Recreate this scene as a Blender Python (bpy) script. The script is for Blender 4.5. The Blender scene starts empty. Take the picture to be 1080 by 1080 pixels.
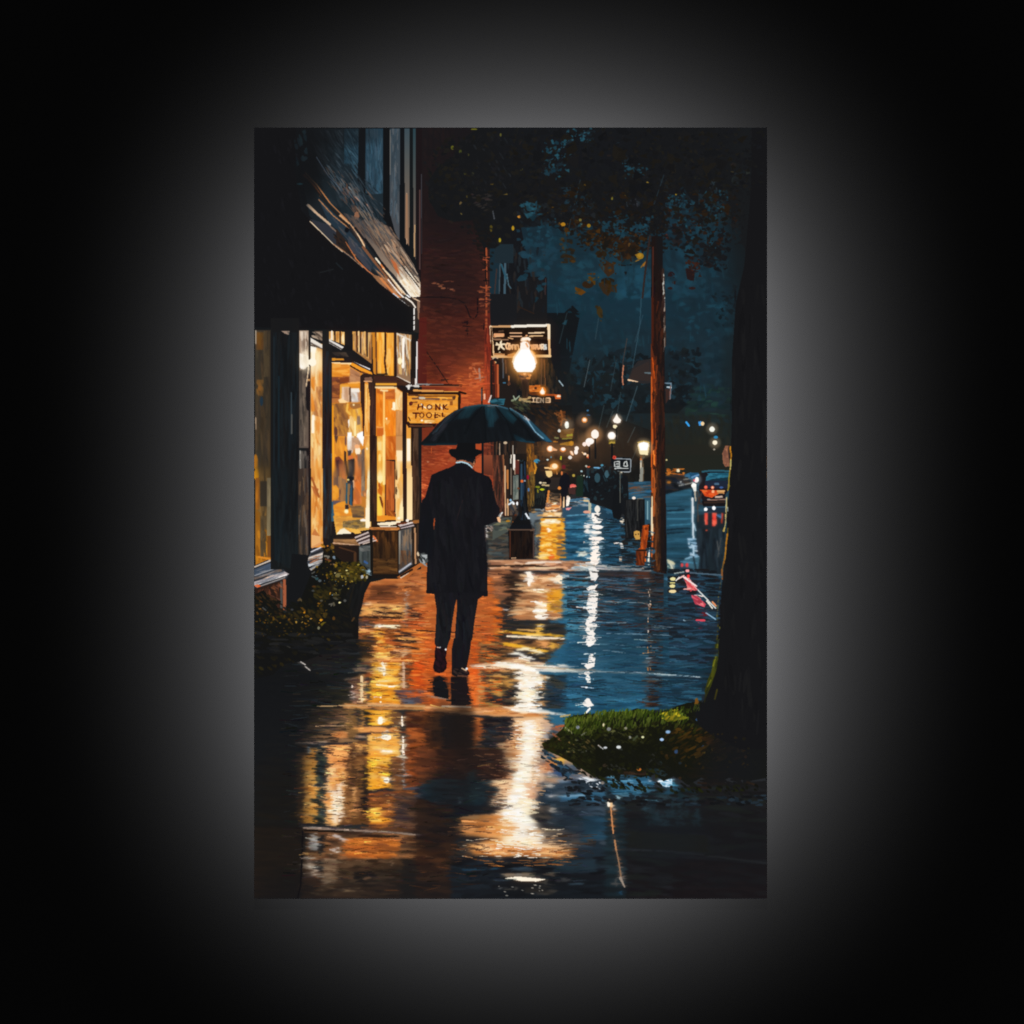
"""A backlit print of a rainy night street on a dark wall."""
import bpy, math
import numpy as np
from mathutils import Vector

# ---------------- scene, camera, light ----------------
sc = bpy.context.scene
COL = sc.collection
MM = 0.001                      # one picture unit is a millimetre
HZ = 1.5                        # height of the print's middle above the floor

def at(px, py, y=0.0):
    return Vector(((px-540)*MM, y, HZ+(540-py)*MM))

CAM_D = 6.0
cam = bpy.data.cameras.new('camera')
cam.sensor_width = 36
cam.lens = 36*CAM_D/1.080
cam.clip_start = 0.1; cam.clip_end = 50
co = bpy.data.objects.new('camera', cam); COL.objects.link(co)
co.location = (0, -CAM_D, HZ); co.rotation_euler = (math.pi/2, 0, 0)
sc.camera = co

w = bpy.data.worlds.new('World'); sc.world = w; w.use_nodes = True
w.node_tree.nodes['Background'].inputs[0].default_value = (0, 0, 0, 1)
w.node_tree.nodes['Background'].inputs[1].default_value = 0.0
sc.view_settings.view_transform = 'Standard'; sc.view_settings.look = 'None'
sc.view_settings.exposure = 0; sc.view_settings.gamma = 1
sc.view_settings.use_curve_mapping = False
sc.cycles.use_denoising = False
sc.cycles.max_bounces = 4
sc.cycles.pixel_filter_type = 'BLACKMAN_HARRIS'; sc.cycles.filter_width = 1.5

# LED panel behind the print, shining back onto the wall
GAP = 0.150
DEPTH = 0.022
WALL_Y = DEPTH+GAP
ld = bpy.data.lights.new('led_panel', 'AREA'); ld.shape = 'RECTANGLE'
ld.size = 0.345; ld.size_y = 0.61; ld.energy = 440.0; ld.spread = math.radians(140)
ld.color = (1.0, 1.0, 1.01)
lo = bpy.data.objects.new('led_panel', ld); COL.objects.link(lo)
lo.location = at(549, 540, DEPTH+0.004); lo.rotation_euler = (math.pi/2, 0, 0)   # faces +y, the wall

# gallery spot that lights the face of the print evenly
fd = bpy.data.lights.new('gallery_spot', 'SPOT'); fd.energy = 1440.0
fd.spot_blend = 0.2; fd.shadow_soft_size = 0.03; fd.spot_size = math.radians(26)
fo = bpy.data.objects.new('gallery_spot', fd); COL.objects.link(fo)
fo.location = (0.0, -CAM_D, HZ+0.4); fo.rotation_euler = (math.pi/2-0.4/CAM_D, 0, 0)

# ---- painter: a small oil-paint language, rasterised onto the print's own grid ----
SS = 2.0
X0, Y0, PW, PH = 268.0, 134.5, 541.0, 813.5
GW, GH = int(PW*SS), int(PH*SS)
C = np.zeros((GH, GW, 3), np.float32)
ID = np.zeros((GH, GW), np.int16)
PARTS = ['picture']
TILES = {'0': (0,0,1), 'A1':(268,134,6),'A2':(448,134,6),'A3':(628,134,6),'B1':(268,314,6),'B2':(448,314,6),'B3':(628,314,6),
 'C1':(268,494,6),'C2':(448,494,6),'C3':(628,494,6),'D1':(268,674,6),'D2':(448,674,6),'D3':(628,674,6),
 'E1':(258,790,6),'E2':(438,790,5.4),'E3':(638,790,5.4),
 'Z1':(510,335,12),'Z2':(420,400,12),'Z3':(540,400,12),'Z4':(550,450,12),'Z5':(610,430,12),'Z6':(690,470,12),'Z7':(340,370,12),'Z8':(500,480,12),
 'Y1':(340,460,12),'Y2':(340,540,9.818),'Y3':(268,560,9.818),'Y4':(370,640,9.818),'Y5':(500,580,9.818),'Y6':(600,520,9.818),'Y7':(350,230,10.8),'Y8':(430,440,9.818)}
rng = np.random.default_rng(7)
CLIP = None
cur = {'t': (0,0,1), 'id': 0}

def col(h):
    return np.array([int(h[i:i+2], 16)/255. for i in (0,2,4)], np.float32)

def gx(p):
    ox, oy, k = cur['t']
    return np.array([((ox+x/k-X0)*SS, (oy+y/k-Y0)*SS) for x, y in p], np.float32)

def box(p, m=0):
    x0 = max(0, int(p[:,0].min()-m)); x1 = min(GW, int(p[:,0].max()+m)+2)
    y0 = max(0, int(p[:,1].min()-m)); y1 = min(GH, int(p[:,1].max()+m)+2)
    return x0, x1, y0, y1

def inside(p, X, Y):
    m = np.zeros(X.shape, bool); n = len(p)
    for i in range(n):
        xa, ya = p[i]; xb, yb = p[(i+1) % n]
        if ya == yb: continue
        m ^= ((ya > Y) != (yb > Y)) & (X < (xb-xa)*(Y-ya)/(yb-ya)+xa)
    return m

def put(x0, x1, y0, y1, m, c, a=1.0, ident=True):
    v = C[y0:y1, x0:x1]
    if isinstance(a, np.ndarray): a = a[m][:, None]
    if CLIP is not None:
        X0c, X1c, Y0c, Y1c, M = CLIP
        k = np.zeros(m.shape, bool)
        xa, xb, ya, yb = max(x0, X0c), min(x1, X1c), max(y0, Y0c), min(y1, Y1c)
        if xb <= xa or yb <= ya: return
        k[ya-y0:yb-y0, xa-x0:xb-x0] = M[ya-Y0c:yb-Y0c, xa-X0c:xb-X0c]
        m = m & k
    cc = c[m] if getattr(c, 'ndim', 1) == 3 else c
    v[m] = v[m]*(1-a)+cc*a
    if ident and cur['id'] is not None: ID[y0:y1, x0:x1][m] = cur['id']

def poly(c, pts, a=1.0):
    p = gx(pts); x0, x1, y0, y1 = box(p)
    if x1 <= x0 or y1 <= y0: return
    Y, X = np.mgrid[y0:y1, x0:x1].astype(np.float32)+0.5
    m = inside(p, X, Y)
    if '>' in c or '|' in c:
        h = '>' in c; c1, c2 = c.split('>' if h else '|')
        t = (X-p[:,0].min())/max(1, np.ptp(p[:,0])) if h else (Y-p[:,1].min())/max(1, np.ptp(p[:,1]))
        cc = col(c1)*(1-t[...,None])+col(c2)*t[...,None]
    else: cc = col(c)
    put(x0, x1, y0, y1, m, cc, a)

def seg(c, w1, w2, p, a=1.0, raw=False):
    if not raw: p = gx(p)
    w1 *= SS/2; w2 *= SS/2
    x0, x1, y0, y1 = box(p, max(abs(w1), w2)+1)
    if x1 <= x0 or y1 <= y0: return
    Y, X = np.mgrid[y0:y1, x0:x1].astype(np.float32)+0.5
    d = np.diff(p, axis=0); L = np.hypot(d[:,0], d[:,1]); T = max(L.sum(), 1e-3); s = 0.
    m = np.zeros(X.shape, bool)
    for i in range(len(d)):
        l2 = max(L[i]**2, 1e-6)
        t = np.clip(((X-p[i,0])*d[i,0]+(Y-p[i,1])*d[i,1])/l2, 0, 1)
        dist2 = (X-p[i,0]-t*d[i,0])**2+(Y-p[i,1]-t*d[i,1])**2
        u = (s+t*L[i])/T
        ww = w2*(1-(2*u-1)**2)**.5 if w1 < 0 else w1+(w2-w1)*u   # w1 < 0: pointed at both ends
        m |= dist2 <= ww*ww
        s += L[i]
    put(x0, x1, y0, y1, m, c if isinstance(c, np.ndarray) else col(c), a)

def ell(c, cx, cy, rx, ry, a=1.0):
    k = cur['t'][2]; p = gx([(cx, cy)])[0]; rx *= SS/k; ry *= SS/k
    q = np.array([(p[0]-rx, p[1]-ry), (p[0]+rx, p[1]+ry)], np.float32)
    x0, x1, y0, y1 = box(q, 1)
    if x1 <= x0 or y1 <= y0: return
    Y, X = np.mgrid[y0:y1, x0:x1].astype(np.float32)+0.5
    put(x0, x1, y0, y1, ((X-p[0])/rx)**2+((Y-p[1])/ry)**2 <= 1, col(c), a)

def glow(c, a, cx, cy, r, keep=None):
    """soft elliptical veil of colour, laid only on the parts named in keep"""
    rx, ry = (r+[r[0]])[:2]; k = SS/cur['t'][2]; rx *= k; ry *= k
    p = gx([(cx, cy)])[0]
    x0, x1, y0, y1 = box(np.array([(p[0]-rx, p[1]-ry), (p[0]+rx, p[1]+ry)], np.float32))
    if x1 <= x0 or y1 <= y0: return
    Y, X = np.mgrid[y0:y1, x0:x1].astype(np.float32)+0.5
    d = np.clip(1-((X-p[0])/rx)**2-((Y-p[1])/ry)**2, 0, 1)
    d = d*d*(3-2*d); m = d > 0
    if keep: m &= np.isin(ID[y0:y1, x0:x1], [PARTS.index(o) for o in keep.split(',')])
    put(x0, x1, y0, y1, m, col(c), (d*a).astype(np.float32), False)

def daub(n, ln, w, ang, cols, pts, a=1.0):
    global CLIP
    p = gx(pts); x0, x1, y0, y1 = box(p); cs = [col(c) for c in cols]
    if x1 <= x0 or y1 <= y0: return
    Y, X = np.mgrid[y0:y1, x0:x1].astype(np.float32)+0.5
    M = inside(p, X, Y); pick = np.argwhere(M)
    if not len(pick): return
    CLIP = (x0, x1, y0, y1, M)
    for k in range(n):
        y, x = pick[rng.integers(len(pick))]+(y0, x0)
        th = np.radians(ang+rng.normal(0, 5)); l = ln*SS*rng.uniform(.5, 1.3)/2
        v = np.array([np.cos(th), np.sin(th)])*l
        c = np.clip(cs[rng.integers(len(cs))]*rng.uniform(.92, 1.08), 0, 1).astype(np.float32)
        ww = w*rng.uniform(.5, 1.1)
        seg(c, -ww, ww, np.array([(x, y)-v, (x, y)+v], np.float32), a, True)
    CLIP = None

def smooth(shape, sx, sy):
    h, w = int(shape[0]/sy)+3, int(shape[1]/sx)+3
    g = rng.uniform(-1, 1, (h, w)).astype(np.float32)
    yy = np.arange(shape[0])/sy; xx = np.arange(shape[1])/sx
    yi = yy.astype(int); xi = xx.astype(int)
    fy = (yy-yi)[:, None]; fx = (xx-xi)[None]; fy = fy*fy*(3-2*fy); fx = fx*fx*(3-2*fx)
    A = g[yi][:, xi]; B = g[yi][:, xi+1]; D = g[yi+1][:, xi]; E = g[yi+1][:, xi+1]
    return (A*(1-fx)+B*fx)*(1-fy)+(D*(1-fx)+E*fx)*fy

def brush(n, ln, w, ang, jit, box_, only=None, a=.85):
    """lay n strokes picking up the colour already under them"""
    x0, y0, x1, y1 = [(box_[0]-X0)*SS, (box_[1]-Y0)*SS, (box_[2]-X0)*SS, (box_[3]-Y0)*SS]
    ids = None if only is None else [PARTS.index(o) for o in only]
    for _ in range(n):
        x = rng.uniform(max(0, x0), min(GW-1, x1)); y = rng.uniform(max(0, y0), min(GH-1, y1))
        i = ID[int(y), int(x)]
        if ids is not None and i not in ids: continue
        c0 = C[int(y), int(x)]
        c = np.clip(c0*(1+rng.normal(0, jit))+rng.normal(0, jit*.06, 3), 0, 1).astype(np.float32)
        th = np.radians(ang+rng.normal(0, 8)); l = ln*SS*rng.uniform(.4, 1.4)/2
        v = np.array([np.cos(th), np.sin(th)])*l
        p = np.array([(x, y)-v, (x, y)+v], np.float32)
        ww = w*rng.uniform(.5, 1.4)*SS/2
        bx0, bx1, by0, by1 = box(p, ww+1)
        Y, X = np.mgrid[by0:by1, bx0:bx1].astype(np.float32)+.5
        d = p[1]-p[0]; t = np.clip(((X-p[0,0])*d[0]+(Y-p[0,1])*d[1])/max(1e-3, (d*d).sum()), 0, 1)
        m = ((X-p[0,0]-t*d[0])**2+(Y-p[0,1]-t*d[1])**2 <= (ww*(1-.6*t))**2) & (ID[by0:by1, bx0:bx1] == i)
        put(bx0, bx1, by0, by1, m, c, a, False)

def ripple(box_, only, ax, sx, sy):
    x0, y0, x1, y1 = [int(v) for v in ((box_[0]-X0)*SS, (box_[1]-Y0)*SS, (box_[2]-X0)*SS, (box_[3]-Y0)*SS)]
    x0 = max(0, x0); y0 = max(0, y0); x1 = min(GW, x1); y1 = min(GH, y1)
    n = smooth((y1-y0, x1-x0), sx*SS, sy*SS)+.6*smooth((y1-y0, x1-x0), sx*SS*.4, sy*SS*.5)
    Y, X = np.mgrid[y0:y1, x0:x1]
    Xs = np.clip(X+n*ax*SS, 0, GW-1).astype(int)
    k = PARTS.index(only); m = (ID[Y, X] == k) & (ID[Y, Xs] == k)
    v = C[y0:y1, x0:x1]; src = C[Y, Xs].copy(); v[m] = src[m]

def boxblur(a, r, ax):
    if r < 1: return a
    k = 2*r+1
    pad = [(0, 0)]*a.ndim; pad[ax] = (r+1, r)
    c = np.cumsum(np.pad(a, pad, mode='edge').astype(np.float64), axis=ax)
    hi = np.take(c, range(k, c.shape[ax]), axis=ax); lo = np.take(c, range(0, c.shape[ax]-k), axis=ax)
    return ((hi-lo)/k).astype(np.float32)

def soften(part, rx, ry, a, b_):
    """wet-in-wet blending of one part's paint, without picking up its neighbours"""
    x0, y0, x1, y1 = [int(v) for v in ((b_[0]-X0)*SS, (b_[1]-Y0)*SS, (b_[2]-X0)*SS, (b_[3]-Y0)*SS)]
    x0 = max(0, x0); y0 = max(0, y0); x1 = min(GW, x1); y1 = min(GH, y1)
    m = (ID[y0:y1, x0:x1] == PARTS.index(part)).astype(np.float32)
    v = C[y0:y1, x0:x1]*m[..., None]; n = m.copy()
    for _ in range(2):
        v = boxblur(boxblur(v, int(rx*SS/2), 1), int(ry*SS/2), 0); n = boxblur(boxblur(n, int(rx*SS/2), 1), int(ry*SS/2), 0)
    w_ = (m*a)[..., None]
    C[y0:y1, x0:x1] = C[y0:y1, x0:x1]*(1-w_)+w_*v/np.maximum(n, 1e-4)[..., None]

def bloom(th, r, a):
    g = np.clip(C-th, 0, 1)
    g = g*(g.max(2, keepdims=True) > 0)
    for _ in range(3): g = boxblur(boxblur(g, int(r*SS/2), 1), int(r*SS/2), 0)
    C[:] = 1-(1-C)*(1-np.clip(g*a, 0, 1)*np.array([1.0, .82, .6], np.float32))

def leaves(n, size, cols, pts, a=1.0):
    p = gx(pts); x0, x1, y0, y1 = box(p); cs = [col(c) for c in cols]
    Y, X = np.mgrid[y0:y1, x0:x1].astype(np.float32)+0.5
    pick = np.argwhere(inside(p, X, Y))
    if not len(pick): return
    for k in range(n):
        y, x = pick[rng.integers(len(pick))]+(y0, x0)
        r = size*SS*rng.uniform(.35, 1)/2; m_ = rng.integers(5, 9); t0 = rng.uniform(0, 6.28); st = rng.uniform(.5, 1.1)
        th = t0+np.sort(rng.uniform(0, 6.28, m_)); rr = r*rng.uniform(.45, 1.25, m_)
        q = np.stack([x+np.cos(th)*rr, y+np.sin(th)*rr*st], 1).astype(np.float32)
        bx0, bx1, by0, by1 = box(q, 1)
        if bx1 <= bx0 or by1 <= by0: continue
        Yq, Xq = np.mgrid[by0:by1, bx0:bx1].astype(np.float32)+.5
        c = np.clip(cs[rng.integers(len(cs))]*rng.uniform(.9, 1.1), 0, 1).astype(np.float32)
        put(bx0, bx1, by0, by1, inside(q, Xq, Yq), c, a)

def run(text):
    for line in text.strip().split('\n'):
        line = line.split('#')[0].strip()
        if not line: continue
        t = line.split(); op = t[0]; a = 1.0
        if op[0] == '=':
            if op[1:]: cur['t'] = TILES[op[1:]]
            if len(t) > 1:
                if t[1] not in PARTS: PARTS.append(t[1])
                cur['id'] = PARTS.index(t[1])
            continue
        if '@' in t[1]: t[1], s = t[1].split('@'); a = float(s)
        f = lambda q: [tuple(float(v) for v in s.split(',')) for s in q]
        if op == 'p': poly(t[1], f(t[2:]), a)
        elif op == 'r':
            (xa, ya), (xb, yb) = f(t[2:4]); poly(t[1], [(xa, ya), (xb, ya), (xb, yb), (xa, yb)], a)
        elif op == 'l':
            w = [float(v) for v in t[2].split(':')]; seg(t[1], w[0], w[-1], f(t[3:]), a)
        elif op == 'e':
            (cx, cy), (rx, ry) = f(t[2:4]); ell(t[1], cx, cy, rx, ry, a)
        elif op == 'g': (cx, cy), = f(t[2:3]); glow(t[1], a, cx, cy, [float(v) for v in t[3].split(',')], t[4] if len(t) > 4 else None)
        elif op == 'd': daub(int(t[2]), float(t[3]), float(t[4]), float(t[5]), t[1].split(','), f(t[6:]), a)
        elif op == 'b':   # b jit n len w ang x0,y0 x1,y1 parts|*
            (xa, ya), (xb, yb) = f(t[6:8])
            brush(int(t[2]), float(t[3]), float(t[4]), float(t[5]), float(t[1]), (xa, ya, xb, yb), None if t[8] == '*' else t[8].split(','), a if a < 1 else .85)
        elif op == 's': (xa, ya), (xb, yb) = f(t[5:7]); soften(t[1], float(t[2]), float(t[3]), float(t[4]), (xa, ya, xb, yb))
        elif op == 'B': bloom(float(t[1]), float(t[2]), float(t[3]))
        elif op == 'f': leaves(int(t[2]), float(t[3]), t[1].split(','), f(t[4:]), a)
        elif op == 'w':   # w part amp sx sy x0,y0 x1,y1
            (xa, ya), (xb, yb) = f(t[5:7]); ripple((xa, ya, xb, yb), t[1], float(t[2]), float(t[3]), float(t[4]))
        else: raise ValueError(line)

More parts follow.
